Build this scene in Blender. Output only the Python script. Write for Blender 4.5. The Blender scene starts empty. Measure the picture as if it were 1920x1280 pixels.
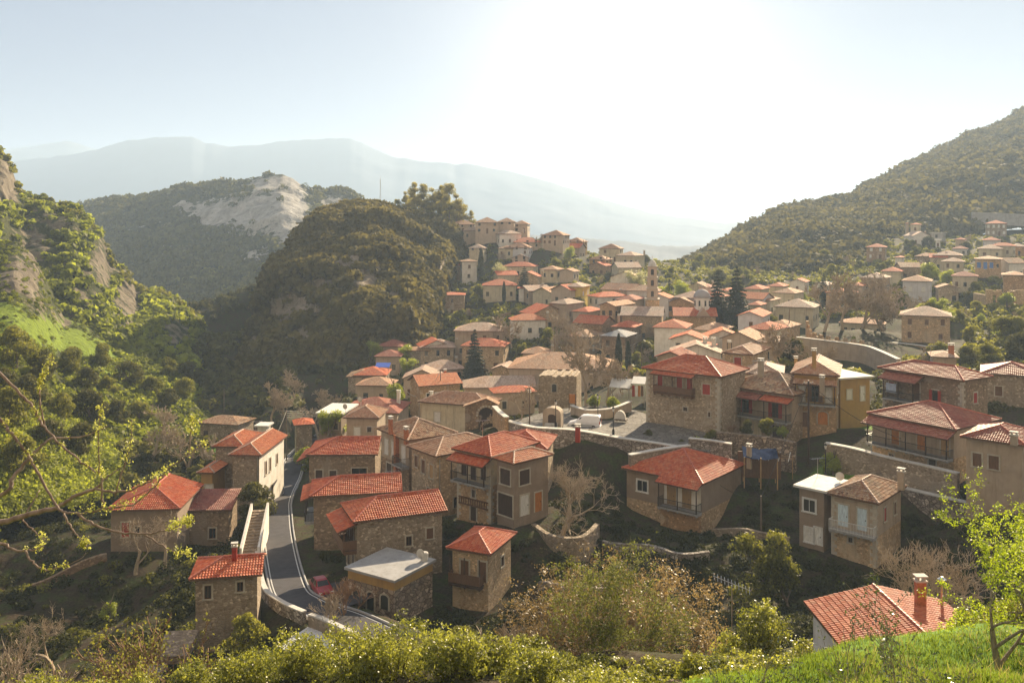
import bpy, math, random
import numpy as np
from mathutils import Vector, Matrix
random.seed(7)
R = math.radians
SC = bpy.context.scene
COL = SC.collection
F, CX, H0 = 1663.0, 960.0, 430.0           # focal length, centre and eye level in photograph pixels

def P(px, py, Y):
    """the place seen at a photograph pixel, Y metres ahead of the camera (camera at the origin, level)"""
    return np.array([(px - CX) / F * Y, Y, -(py - H0) / F * Y])

# ------------------------------------------------------------------ objects
def link(o, parent=None):
    COL.objects.link(o)
    if parent is not None:
        o.parent = parent
    return o

def tag(o, label=None, cat=None, group=None, kind=None):
    if label: o['label'] = label
    if cat: o['category'] = cat
    if group: o['group'] = group
    if kind: o['kind'] = kind
    return o

def empty(name, loc, rz=0.0, label=None, cat=None, group=None):
    o = bpy.data.objects.new(name, None)
    o.location = loc
    o.rotation_euler = (0, 0, rz)
    o.empty_display_size = 0.5
    link(o)
    return tag(o, label, cat, group)

class MB:
    """collects boxes, prisms, tubes, grids; build() links them as ONE mesh"""
    def __init__(s):
        s.v, s.f, s.uv, s.m = [], [], [], []
        s.n = 0
    def add(s, verts, faces, uvs=None, mat=0):
        b = s.n
        s.v.extend([tuple(map(float, p)) for p in verts])
        s.n = len(s.v)
        for i, f in enumerate(faces):
            s.f.append([b + k for k in f])
            s.uv.append(uvs[i] if uvs else None)
            s.m.append(mat)
        return s
    def box(s, lo, hi, mat=0):
        x0, y0, z0 = lo; x1, y1, z1 = hi
        vs = [(x0,y0,z0),(x1,y0,z0),(x1,y1,z0),(x0,y1,z0),(x0,y0,z1),(x1,y0,z1),(x1,y1,z1),(x0,y1,z1)]
        return s.add(vs, [(0,3,2,1),(4,5,6,7),(0,1,5,4),(1,2,6,5),(2,3,7,6),(3,0,4,7)], None, mat)
    def cbox(s, c, size, rz=0.0, mat=0):
        cs, sn = math.cos(rz), math.sin(rz)
        hx, hy, hz = size[0]/2, size[1]/2, size[2]/2
        vs = []
        for z in (-hz, hz):
            for x, y in ((-hx,-hy),(hx,-hy),(hx,hy),(-hx,hy)):
                vs.append((c[0]+x*cs-y*sn, c[1]+x*sn+y*cs, c[2]+z))
        return s.add(vs, [(0,3,2,1),(4,5,6,7),(0,1,5,4),(1,2,6,5),(2,3,7,6),(3,0,4,7)], None, mat)
    def poly(s, pts, uv=None, mat=0):
        return s.add(pts, [tuple(range(len(pts)))], [uv] if uv else None, mat)
    def tube(s, pts, radii, n=6, cap=True, mat=0):
        pts = [Vector(p) for p in pts]
        if not hasattr(radii, '__len__'): radii = [radii]*len(pts)
        vs, fs = [], []
        up = Vector((0.13, 0.21, 1)).normalized()
        for i, p in enumerate(pts):
            d = (pts[min(i+1, len(pts)-1)] - pts[max(i-1, 0)])
            d = d.normalized() if d.length > 1e-9 else Vector((0,0,1))
            a = d.cross(up)
            if a.length < 1e-3: a = d.cross(Vector((1,0,0)))
            a.normalize(); b = d.cross(a)
            for k in range(n):
                t = 2*math.pi*k/n
                vs.append(p + (a*math.cos(t) + b*math.sin(t))*radii[i])
        for i in range(len(pts)-1):
            for k in range(n):
                k2 = (k+1) % n
                fs.append((i*n+k, i*n+k2, (i+1)*n+k2, (i+1)*n+k))
        if cap:
            fs.append(tuple(range(n-1, -1, -1)))
            fs.append(tuple(range((len(pts)-1)*n, len(pts)*n)))
        return s.add(vs, fs, None, mat)
    def lathe(s, prof, c=(0,0,0), n=16, mat=0):
        vs, fs = [], []
        for r, z in prof:
            for k in range(n):
                t = 2*math.pi*k/n
                vs.append((c[0]+r*math.cos(t), c[1]+r*math.sin(t), c[2]+z))
        for i in range(len(prof)-1):
            for k in range(n):
                k2 = (k+1) % n
                fs.append((i*n+k, i*n+k2, (i+1)*n+k2, (i+1)*n+k))
        fs.append(tuple(range(n-1, -1, -1))); fs.append(tuple(range((len(prof)-1)*n, len(prof)*n)))
        return s.add(vs, fs, None, mat)
    def prism(s, pts2, z0, z1, mat=0):
        n = len(pts2)
        vs = [(x, y, z0) for x, y in pts2] + [(x, y, z1) for x, y in pts2]
        fs = [tuple(range(n-1, -1, -1)), tuple(range(n, 2*n))]
        fs += [(i, (i+1) % n, n+(i+1) % n, n+i) for i in range(n)]
        return s.add(vs, fs, None, mat)
    def mesh(s, name, mats):
        me = bpy.data.meshes.new(name)
        me.from_pydata(s.v, [], s.f)
        for m in (mats if isinstance(mats, (list, tuple)) else [mats]):
            me.materials.append(m)
        if any(s.m): me.polygons.foreach_set('material_index', s.m)
        if any(u is not None for u in s.uv):
            lay = me.uv_layers.new(name='UVMap')
            flat = []
            for u, f in zip(s.uv, s.f):
                for k in range(len(f)):
                    flat.extend(u[k] if u else (0.0, 0.0))
            lay.data.foreach_set('uv', flat)
        me.update()
        return me
    def build(s, name, mats, parent=None, smooth=False):
        me = s.mesh(name, mats)
        if smooth: me.polygons.foreach_set('use_smooth', [True]*len(me.polygons))
        return link(bpy.data.objects.new(name, me), parent)

def quad_mesh(name, V, quads, mat, attr=None, smooth=False):
    """big numpy mesh of quads; attr: per-vertex float called tint"""
    me = bpy.data.meshes.new(name)
    V = np.asarray(V, np.float32); Q = np.asarray(quads, np.int32)
    me.vertices.add(len(V)); me.vertices.foreach_set('co', V.ravel())
    me.loops.add(Q.size); me.loops.foreach_set('vertex_index', Q.ravel())
    me.polygons.add(len(Q))
    me.polygons.foreach_set('loop_start', np.arange(0, Q.size, Q.shape[1], dtype=np.int32))
    me.polygons.foreach_set('loop_total', np.full(len(Q), Q.shape[1], np.int32))
    if attr:
        for k, a in attr.items():
            at = me.attributes.new(k, 'FLOAT', 'POINT')
            at.data.foreach_set('value', np.asarray(a, np.float32))
    if smooth: me.polygons.foreach_set('use_smooth', np.ones(len(Q), bool))
    me.materials.append(mat)
    me.update(calc_edges=True)
    me.validate()
    return me

# ------------------------------------------------------------------ numpy noise
def _hash(ix, iy, iz, seed):
    h = (ix*374761393 + iy*668265263 + iz*2147483647 + seed*1274126177) & 0xffffffff
    h = ((h ^ (h >> 13)) * 1274126177) & 0xffffffff
    h = ((h ^ (h >> 15)) * 2246822519) & 0xffffffff
    return ((h ^ (h >> 16)) & 0xffffff) / float(0xffffff)

def vnoise(p, seed=0):
    p = np.asarray(p, np.float64)
    i = np.floor(p).astype(np.int64); f = p - i
    f = f*f*(3-2*f)
    out = 0
    for dx in (0, 1):
        for dy in (0, 1):
            for dz in (0, 1):
                w = (f[:,0] if dx else 1-f[:,0])*(f[:,1] if dy else 1-f[:,1])*(f[:,2] if dz else 1-f[:,2])
                out = out + w*_hash(i[:,0]+dx, i[:,1]+dy, i[:,2]+dz, seed)
    return out

def fbm(p, octaves=4, seed=0, gain=0.5):
    p = np.asarray(p, np.float64)
    a, s, t = 1.0, 0.0, 0.0
    for o in range(octaves):
        s = s + a*(vnoise(p*(2.03**o)+17.3*o, seed+o) - 0.5)*2
        t += a; a *= gain
    return s/t

# ------------------------------------------------------------------ materials
class NT:
    def __init__(s, name):
        s.mat = bpy.data.materials.new(name)
        s.mat.use_nodes = True
        s.t = s.mat.node_tree
        s.t.nodes.clear()
        s.out = s.t.nodes.new('ShaderNodeOutputMaterial')
    def n(s, typ, ins=None, **props):
        nd = s.t.nodes.new('ShaderNode' + typ)
        for k, v in props.items(): setattr(nd, k, v)
        for k, v in (ins or {}).items():
            sk = nd.inputs[k]
            if hasattr(v, 'is_linked') or isinstance(v, bpy.types.NodeSocket): s.t.links.new(v, sk)
            else:
                if sk.type == 'RGBA' and len(v) == 3: v = (*v, 1)
                sk.default_value = v
        return nd
    def math(s, op, a, b=0.0, c=None):
        ins = {0: a, 1: b}
        if c is not None: ins[2] = c
        return s.n('Math', ins, operation=op).outputs[0]
    def mix(s, fac, a, b, blend='MIX'):
        nd = s.t.nodes.new('ShaderNodeMix'); nd.data_type = 'RGBA'; nd.blend_type = blend
        for sk, v in ((nd.inputs[0], fac), (nd.inputs[6], a), (nd.inputs[7], b)):
            if isinstance(v, bpy.types.NodeSocket): s.t.links.new(v, sk)
            else: sk.default_value = (*v, 1) if hasattr(v, '__len__') and len(v) == 3 else v
        return nd.outputs[2]
    def noise(s, vec, scale, detail=4, rough=0.55):
        return s.n('TexNoise', {'Vector': vec, 'Scale': scale, 'Detail': detail, 'Roughness': rough}).outputs[0]
    def ramp(s, fac, lo, hi, a=0.0, b=1.0):
        return s.n('MapRange', {0: fac, 1: lo, 2: hi, 3: a, 4: b}, clamp=True).outputs[0]
    def obj(s): return s.n('TexCoord').outputs['Object']
    def pos(s): return s.n('NewGeometry').outputs['Position']
    def rnd(s): return s.n('ObjectInfo').outputs['Random']
    def bsdf(s, col, rough=0.8, bump=None, bstr=0.3, bdist=0.05, spec=0.3, metal=0.0, **kw):
        ins = {'Base Color': col, 'Roughness': rough, 'Specular IOR Level': spec, 'Metallic': metal}
        ins.update(kw)
        if bump is not None:
            ins['Normal'] = s.n('Bump', {'Height': bump, 'Strength': bstr, 'Distance': bdist}).outputs[0]
        return s.n('BsdfPrincipled', ins)
    def done(s, sh, vol=None):
        s.t.links.new(sh.outputs[0] if hasattr(sh, 'outputs') else sh, s.out.inputs[0])
        return s.mat

def m_stone(name, c1, c2, mortar, size=0.38, dark=0.75):
    t = NT(name); o = t.obj()
    warp = t.n('VectorMath', {0: o, 1: t.n('VectorMath', {0: t.n('TexNoise', {'Vector': o, 'Scale': 2.0}).outputs[1], 3: 0.25}, operation='SCALE').outputs[0]}, operation='ADD').outputs[0]
    sq = t.n('Mapping', {'Vector': warp, 'Scale': (1, 1, 1.5)}).outputs[0]
    vo = t.n('TexVoronoi', {'Vector': sq, 'Scale': 1/size})
    ed = t.n('TexVoronoi', {'Vector': sq, 'Scale': 1/size}, feature='DISTANCE_TO_EDGE').outputs[0]
    r = t.n('SeparateColor', {0: vo.outputs[1]})
    col = t.mix(r.outputs[0], c1, c2)
    col = t.mix(t.ramp(r.outputs[1], 0, 1, 0.0, 0.35), col, tuple(x*0.45 for x in c1))
    col = t.mix(t.ramp(r.outputs[2], 0.72, 1, 0.0, 0.8), col, tuple(min(1, x*1.6) for x in c2))
    col = t.mix(t.ramp(ed, 0.03, 0.10, 1, 0), col, mortar)
    big = t.noise(o, 0.35, 5, 0.6)
    col = t.mix(t.ramp(big, 0.35, 0.7, 0.0, 0.7), col, t.mix(1.0, col, (dark, dark*0.95, dark*0.88), 'MULTIPLY'))
    rn = t.rnd(); col = t.mix(t.ramp(rn, 0.45, 1, 0, 1), col, t.mix(1.0, col, (0.86, 0.70, 0.55), 'MULTIPLY')); col = t.mix(t.ramp(rn, 0.4, 0, 0, .8), col, t.mix(1.0, col, (1.25, 1.2, 1.12), 'MULTIPLY'))
    pt = t.noise(t.n('VectorMath', {0: o, 1: t.n('CombineXYZ', {0: t.math('MULTIPLY', rn, 90.0)}).outputs[0]}, operation='ADD').outputs[0], .28, 4, .6)
    col = t.mix(t.ramp(pt, .60, .64, 0, .75), col, t.mix(big, mortar, tuple(x*1.25 for x in mortar)))
    st = t.noise(t.n('Mapping', {'Vector': o, 'Scale': (1.3, 1.3, 0.18)}).outputs[0], 1.5, 4)
    col = t.mix(t.ramp(st, 0.55, 0.75, 0, 0.35), col, (0.10, 0.085, 0.06))
    return t.done(t.bsdf(col, 0.9, t.ramp(ed, 0.0, 0.22), 0.55, 0.06, 0.2))

def m_plaster(name, c, c2=None, stain=0.5, rough=0.85):
    t = NT(name); o = t.obj()
    c2 = c2 or tuple(x*0.72 for x in c)
    col = t.mix(t.ramp(t.noise(o, 0.8, 6, 0.65), 0.35, 0.68), c, c2)
    st = t.noise(t.n('Mapping', {'Vector': o, 'Scale': (2.2, 2.2, 0.22)}).outputs[0], 1.2, 5, 0.6)
    col = t.mix(t.ramp(st, 0.52, 0.75, 0, stain), col, (0.13, 0.105, 0.075))
    pk = t.noise(o, 2.3, 5, 0.6)
    col = t.mix(t.ramp(pk, 0.66, 0.72, 0, stain*0.9), col, (0.20, 0.16, 0.11))
    return t.done(t.bsdf(col, rough, t.noise(o, 14, 3), 0.12, 0.03, 0.25))

def m_tile(name, c1, c2, old=0.3, bump=False, per=0.23, crs=0.32, rough=0.62):
    t = NT(name)
    uv = t.n('UVMap').outputs[0]; s = t.n('SeparateXYZ', {0: uv})
    u = t.math('DIVIDE', s.outputs[0], per); v = t.math('DIVIDE', s.outputs[1], crs)
    fl = t.n('CombineXYZ', {0: t.math('FLOOR', u), 1: t.math('FLOOR', v), 2: t.rnd()}).outputs[0]
    wn = t.n('TexWhiteNoise', {0: fl})
    w = wn.outputs[0]; wc = t.n('SeparateColor', {0: wn.outputs[1]})
    col = t.mix(w, c1, c2)
    col = t.mix(t.ramp(wc.outputs[1], 0.8, 1.0, 0, old*1.5), col, tuple(x*0.5 for x in c1))
    col = t.mix(t.ramp(wc.outputs[2], 0.82, 1.0, 0, old*1.4), col, (0.42, 0.33, 0.24))
    o = t.obj()
    col = t.mix(t.ramp(t.noise(o, 0.5, 5, 0.65), 0.45, 0.72, 0, old), col, (0.24, 0.20, 0.14))
    col = t.mix(t.ramp(t.noise(o, 1.7, 4, 0.7), 0.6, 0.75, 0, old*0.8), col, (0.09, 0.08, 0.06))
    rn = t.rnd(); big = t.noise(t.n('VectorMath', {0: o, 1: t.n('CombineXYZ', {0: t.math('MULTIPLY', rn, 70.0)}).outputs[0]}, operation='ADD').outputs[0], .22, 5, .65)
    col = t.mix(t.ramp(big, .42, .70, 0, .12+.6*old), col, t.mix(w, (0.50, 0.20, 0.10), (0.58, 0.32, 0.18)))
    col = t.mix(t.ramp(rn, 0, 1, 0, .45), col, t.mix(1.0, col, (0.78, 0.86, 0.92), 'MULTIPLY'))
    h = None
    if bump:
        su = t.math('SINE', t.math('MULTIPLY', u, 6.2832))
        h = t.math('ADD', t.math('MULTIPLY', su, 0.5), t.math('MULTIPLY', t.math('FRACT', v), -0.6))
    return t.done(t.bsdf(col, rough, h, 0.9, 0.06, 0.12 if bump else 0.2))

def m_simple(name, c, rough=0.6, var=0.25, scale=3.0, spec=0.3, metal=0.0, bump=0.0):
    t = NT(name); o = t.obj()
    n = t.noise(o, scale, 5, 0.6)
    col = t.mix(t.ramp(n, 0.3, 0.7), tuple(x*(1-var) for x in c), tuple(min(1, x*(1+var)) for x in c))
    return t.done(t.bsdf(col, rough, n if bump else None, bump, 0.05, spec, metal))

def m_wood(name, c):
    t = NT(name); o = t.obj()
    g = t.noise(t.n('Mapping', {'Vector': o, 'Scale': (9, 9, 0.8)}).outputs[0], 2.0, 4)
    col = t.mix(t.ramp(g, 0.3, 0.7), tuple(x*0.6 for x in c), tuple(min(1, x*1.25) for x in c))
    col = t.mix(t.ramp(t.rnd(), 0, 1, 0, 0.35), col, tuple(x*0.55 for x in c))
    return t.done(t.bsdf(col, 0.6, g, 0.2, 0.02, 0.3))

def m_glass(name):
    t = NT(name); o = t.obj()
    r = t.rnd()
    col = t.mix(t.ramp(r, 0.3, 1.0), (0.012, 0.012, 0.013), (0.06, 0.055, 0.045))
    return t.done(t.bsdf(col, 0.12, t.noise(o, 1.5, 2), 0.05, 0.02, 0.5))

def m_leaf(name, dark, light, trans=0.45, tcol=None, rough=0.45, nscale=0.35, spec=0.4):
    t = NT(name)
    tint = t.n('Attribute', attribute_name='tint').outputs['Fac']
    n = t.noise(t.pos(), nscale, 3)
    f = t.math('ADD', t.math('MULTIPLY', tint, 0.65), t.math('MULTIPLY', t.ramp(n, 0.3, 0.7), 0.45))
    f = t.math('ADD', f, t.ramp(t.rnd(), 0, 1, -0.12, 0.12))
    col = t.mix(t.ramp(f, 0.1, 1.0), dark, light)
    b = t.bsdf(col, rough, None, spec=spec)
    tc = t.mix(0.5, col, tcol) if tcol else col
    tr = t.n('BsdfTranslucent', {'Color': t.mix(1.0, tc, (1.7, 1.7, 1.3), 'MULTIPLY')})
    sh = t.n('MixShader', {0: trans, 1: b.outputs[0], 2: tr.outputs[0]})
    return t.done(sh)

def m_bark(name, c1, c2):
    t = NT(name); o = t.obj()
    g = t.noise(t.n('Mapping', {'Vector': o, 'Scale': (6, 6, 1.2)}).outputs[0], 3.0, 5)
    return t.done(t.bsdf(t.mix(t.ramp(g, 0.3, 0.7), c1, c2), 0.85, g, 0.4, 0.03, 0.2))

def m_hill(name, veg1, veg2, grass, rock1, rock2, sc=1.0):
    """rock and grass come from where they are on the hill (vertex attributes), broken up by noise"""
    t = NT(name); p = t.pos()
    a_r = t.n('Attribute', attribute_name='rock').outputs['Fac']
    a_g = t.n('Attribute', attribute_name='grass').outputs['Fac']
    n1 = t.noise(p, 0.06*sc, 6, 0.65); n2 = t.noise(p, 0.25*sc, 5, 0.65); n3 = t.noise(p, 0.9*sc, 4, 0.6)
    veg = t.mix(t.ramp(n2, 0.35, 0.65), veg1, veg2)
    g = t.mix(t.ramp(n3, 0.3, 0.7), tuple(x*0.6 for x in grass), grass)
    gm = t.ramp(t.math('ADD', a_g, t.math('MULTIPLY', t.math('ADD', t.math('SUBTRACT', n2, 0.5), t.math('MULTIPLY', t.math('SUBTRACT', n3, 0.5), .8)), 1.5)), 0.45, 0.7)
    col = t.mix(gm, veg, g)
    streak = t.noise(t.n('Mapping', {'Vector': p, 'Scale': (1, 1, 0.25)}).outputs[0], 0.22*sc, 6, 0.7)
    rk = t.mix(t.ramp(streak, 0.35, 0.65), rock1, rock2)
    rk = t.mix(t.ramp(n3, 0.55, 0.7, 0, 0.7), rk, tuple(x*0.4 for x in rock1))
    rm = t.ramp(t.math('ADD', a_r, t.math('MULTIPLY', t.math('SUBTRACT', n2, 0.5), 1.6)), 0.45, 0.58)
    col = t.mix(rm, col, rk)
    h = t.math('ADD', t.math('MULTIPLY', streak, 2.0), t.math('MULTIPLY', n3, 0.7))
    return t.done(t.bsdf(col, 0.95, h, 0.8, 1.2/sc, 0.1))
# ------------------------------------------------------------------ material library
M = {}
M['stone']  = m_stone('rubble_stone', (0.29,0.225,0.16), (0.48,0.395,0.29), (0.40,0.33,0.25), 0.27)
M['stone2'] = m_stone('warm_rubble_stone', (0.38,0.26,0.15), (0.58,0.43,0.27), (0.50,0.39,0.26), 0.26)
M['stone3'] = m_stone('grey_rubble_stone', (0.24,0.195,0.15), (0.40,0.34,0.27), (0.28,0.235,0.185), 0.29)
M['stonew'] = m_stone('pale_retaining_stone', (0.22,0.19,0.17), (0.46,0.43,0.40), (0.12,0.105,0.09), 0.5)
M['quoin']  = m_simple('cut_stone', (0.44,0.40,0.33), 0.85, 0.2, 2.0)
M['beige']  = m_plaster('beige_plaster', (0.45,0.36,0.27), (0.35,0.275,0.205), 0.4)
M['brown']  = m_plaster('brown_plaster', (0.30,0.235,0.18), (0.235,0.18,0.135), 0.3)
M['cream']  = m_plaster('cream_plaster', (0.60,0.54,0.40), (0.47,0.40,0.28), 0.6)
M['white']  = m_plaster('white_plaster', (0.78,0.75,0.70), (0.62,0.58,0.52), 0.35)
M['bluish'] = m_plaster('pale_blue_plaster', (0.60,0.59,0.62), (0.50,0.49,0.51), 0.3)
M['yellow'] = m_plaster('yellow_plaster', (0.66,0.52,0.14), (0.52,0.40,0.12), 0.3)
M['pink']   = m_plaster('warm_pink_plaster', (0.52,0.42,0.33), (0.43,0.34,0.26), 0.4)
M['ochre']  = m_plaster('ochre_plaster', (0.42,0.27,0.09), (0.34,0.21,0.08), 0.3)
M['concrete'] = m_plaster('grey_concrete', (0.36,0.36,0.37), (0.27,0.27,0.27), 0.5)
M['limewash'] = m_plaster('pale_terrace_screed', (0.66,0.66,0.64), (0.55,0.55,0.53), 0.3)
TC = {'red': ((0.42,0.068,0.025), (0.58,0.16,0.065), 0.22, 0.6), 'orange': ((0.48,0.125,0.05), (0.62,0.23,0.10), 0.22, 0.5),
      'tan': ((0.42,0.21,0.12), (0.57,0.35,0.22), 0.4, 0.6), 'old': ((0.26,0.13,0.075), (0.46,0.31,0.19), 0.75, 0.75),
      'maroon': ((0.26,0.075,0.05), (0.38,0.13,0.09), 0.18, 0.5), 'grey': ((0.28,0.29,0.31), (0.40,0.41,0.43), 0.15, 0.5),
      'pale': ((0.42,0.29,0.22), (0.58,0.45,0.37), 0.5, 0.6)}
for k, (a, b, old, ro) in TC.items():
    M['t_'+k] = m_tile('%s_roof_tile' % k, a, b, old, False, rough=ro)
    M['f_'+k] = m_tile('%s_roof_tile_far' % k, a, b, old, True, rough=.8)
M['ridge'] = m_simple('ridge_tile_mortar', (0.50,0.36,0.28), 0.7, 0.3, 3.0)
M['ridge_red'] = m_simple('ridge_tile_red', (0.46,0.14,0.09), 0.55, 0.25, 3.0)
M['glass'] = m_glass('window_glass')
M['curtain'] = m_simple('closed_white_blind', (0.62,0.61,0.58), 0.7, 0.12, 4.0)
M['w_brown'] = m_wood('brown_wood', (0.16,0.085,0.045)); M['w_red'] = m_wood('red_painted_wood', (0.36,0.045,0.03))
M['w_orange'] = m_wood('orange_varnished_wood', (0.50,0.20,0.05)); M['w_blue'] = m_wood('blue_painted_wood', (0.10,0.22,0.55))
M['w_white'] = m_wood('white_painted_wood', (0.72,0.72,0.70)); M['w_pale'] = m_wood('pale_blue_wood', (0.60,0.74,0.88))
M['w_dark'] = m_wood('dark_wood', (0.07,0.042,0.028)); M['w_tan'] = m_wood('tan_wood', (0.42,0.27,0.12))
M['iron'] = m_simple('dark_iron', (0.03,0.028,0.026), 0.45, 0.3, 5, 0.5, 0.6)
M['steel'] = m_simple('grey_metal', (0.45,0.46,0.47), 0.35, 0.15, 5, 0.5, 0.8)
M['brick'] = m_simple('brick_chimney', (0.40,0.16,0.08), 0.85, 0.35, 6.0)
M['chimp'] = m_plaster('chimney_plaster', (0.44,0.36,0.27), None, 0.5)
M['coping'] = m_plaster('pale_coping', (0.58,0.56,0.52), (0.48,0.46,0.42), 0.25)

LABELS = []
BASES = []          # (x, y, z, smoothing) ground heights that the terrain is pulled through
FOOT = []           # house footprints (cx, cy, radius) that trees keep off
NEAR_TILES = 150.0

def roof_slopes(w, d, typ, pitch, axis, hips, z):
    """the sloping faces, each listed eave-left, eave-right, then up; plus ridge and hip lines"""
    tp = math.tan(R(pitch)); x0, x1 = -w/2, w/2
    if typ == 'shed':
        r = d*tp
        return [[(x0,0,z),(x1,0,z),(x1,d,z+r),(x0,d,z+r)]], [], r
    if axis == 'x':
        s = d/2; r = s*tp; il = s*min(1, w/2/s) if hips[0] else 0; ir = s*min(1, w/2/s) if hips[1] else 0
        a, b = (x0+il, s, z+r), (x1-ir, s, z+r)
        A, B, C, D = (x0,0,z), (x1,0,z), (x1,d,z), (x0,d,z)
        sl = [[A,B,b,a] if b[0]-a[0] > 0.01 else [A,B,a], [C,D,a,b] if b[0]-a[0] > 0.01 else [C,D,a]]
        li = [(a, b)]
        if hips[1]: sl.append([B,C,b]); li += [(B,b),(C,b)]
        else: li += []
        if hips[0]: sl.append([D,A,a]); li += [(D,a),(A,a)]
    else:
        s = w/2; r = s*tp; fi = s*min(1, d/2/s) if hips[0] else 0; bi = s*min(1, d/2/s) if hips[1] else 0
        a, b = (0, fi, z+r), (0, d-bi, z+r)
        A, B, C, D = (x0,0,z), (x1,0,z), (x1,d,z), (x0,d,z)
        sl = [[B,C,b,a] if b[1]-a[1] > 0.01 else [B,C,a], [D,A,a,b] if b[1]-a[1] > 0.01 else [D,A,a]]
        li = [(a, b)]
        if hips[0]: sl.append([A,B,a]); li += [(A,a),(B,a)]
        if hips[1]: sl.append([C,D,b]); li += [(C,b),(D,b)]
    return sl, li, r

def tile_slope(mb, poly, per=0.23, crs=0.32, fine=True, rng=None):
    """a roof slope: real barrel tiles in stepped courses when fine, else one flat face with UVs in metres"""
    p = [np.array(q, float) for q in poly]
    e = p[1]-p[0]; L = np.linalg.norm(e); e /= L
    up = p[-1]-p[0]; up = up - e*np.dot(up, e)
    if np.linalg.norm(up) < 1e-6: up = p[2]-p[1]; up -= e*np.dot(up, e)
    up /= np.linalg.norm(up); nrm = np.cross(e, up)
    q2 = [(float(np.dot(q-p[0], e)), float(np.dot(q-p[0], up))) for q in p]
    if not fine:
        mb.poly([tuple(q) for q in p], q2)
        return
    T = max(b for a, b in q2)
    def lr(t):
        xs = []
        n = len(q2)
        for i in range(n):
            (a0, b0), (a1, b1) = q2[i], q2[(i+1) % n]
            if abs(b1-b0) < 1e-9:
                if abs(b0-t) < 1e-6: xs += [a0, a1]
            elif (b0-t)*(b1-t) <= 1e-9:
                xs.append(a0+(a1-a0)*(t-b0)/(b1-b0))
        return (min(xs), max(xs)) if xs else (0, 0)
    prof = [0.0, 0.75, 1.0, 0.75]
    ns = int(math.ceil(L/per))*4+1
    S = np.arange(ns)*per/4
    hs = np.array([prof[i % 4] for i in range(ns)])*0.055
    nr = max(1, int(round(T/crs)))
    ts = np.linspace(0, T, nr+1)
    rows = []
    for i in range(nr):
        rows.append((ts[i], 0.04)); rows.append((ts[i+1], 0.0))
    V, U = [], []
    for t, h in rows:
        a, b = lr(min(max(t, 1e-5), T-1e-5))
        s = np.clip(S, a, b)
        jit = 0.012*np.sin(S*3.1+t*7.7)+0.010*np.sin(S*0.9-t*2.3)
        pts = p[0] + np.outer(s, e) + t*up + np.outer(hs + h + jit, nrm)
        V.append(pts); U.append([(float(x), float(t)) for x in s])
    V = np.array(V); nR = len(rows)
    verts = V.reshape(-1, 3); fs, uvs = [], []
    for r in range(nR-1):
        for k in range(ns-1):
            if (abs(U[r][k][0]-U[r][k+1][0]) < 1e-6) and (abs(U[r+1][k][0]-U[r+1][k+1][0]) < 1e-6): continue
            i = r*ns+k
            fs.append((i, i+1, i+ns+1, i+ns))
            v0 = (rows[r][0]+rows[r+1][0])/2 if r % 2 == 0 else rows[r][0]-0.02
            uvs.append([(U[r][k][0]+1e-3, v0), (U[r][k+1][0]-1e-3, v0), (U[r+1][k+1][0]-1e-3, v0), (U[r+1][k][0]+1e-3, v0)])
    mb.add(verts, fs, uvs)

def build_roof(w, d, z, typ, pitch, axis, hips, mat, parent, fine, thick=0.13, name='roof', at=(0,0)):
    mb = MB()
    if typ == 'flat':
        mb.box((-w/2+at[0], at[1], z), (w/2+at[0], d+at[1], z+0.22))
        mb2 = mb.build(name, M[mat], parent)
        return mb2, 0.22
    sl, li, r = roof_slopes(w, d, typ, pitch, axis, hips, z)
    off = lambda q: (q[0]+at[0], q[1]+at[1], q[2])
    for s in sl:
        s = [off(q) for q in s]
        tile_slope(mb, s, fine=fine)
        und = [(q[0], q[1], q[2]-thick) for q in s]
        n = len(s)
        mb.add([(q[0], q[1], q[2]+0.004) for q in s]+und, [tuple(range(2*n-1, n-1, -1))]+[(i, n+i, n+(i+1) % n, (i+1) % n) for i in range(n)], None, 1)
    ro = mb.build(name, [M[('t_' if fine else 'f_')+mat], M['w_brown']], parent)
    if fine:
        for a, b in li:
            rm = MB()
            a, b = Vector(off(a))+Vector((0,0,0.07)), Vector(off(b))+Vector((0,0,0.05))
            k = max(2, int((b-a).length/0.4))
            pts, rad = [], []
            for i in range(k):
                pts += [a+(b-a)*(i/k), a+(b-a)*((i+0.97)/k)]; rad += [0.115, 0.085]
            rm.tube(pts, rad, 6)
            rm.build('ridge_tile', M['ridge_red' if mat in ('red', 'maroon') else 'ridge'], ro)
    return ro, r

def face_fn(w, d, o):
    wi, di = w-2*o, d-2*o
    def f(face, u, z, out):
        if face == 'F': return (-wi/2+u, o-out, z)
        if face == 'R': return (wi/2+out, o+u, z)
        if face == 'L': return (-wi/2-out, d-o-u, z)
        return (wi/2-u, d-o+out, z)
    return f, {'F': wi, 'B': wi, 'L': di, 'R': di}

def panel(mb, fn, face, u0, u1, z0, z1, o0, o1, mat=0):
    a = [fn(face, u0, z0, o0), fn(face, u1, z0, o0), fn(face, u1, z1, o0), fn(face, u0, z1, o0)]
    b = [fn(face, u0, z0, o1), fn(face, u1, z0, o1), fn(face, u1, z1, o1), fn(face, u0, z1, o1)]
    mb.add(a+b, [(4,5,6,7),(0,1,5,4),(1,2,6,5),(2,3,7,6),(3,0,4,7)], None, mat)

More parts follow.
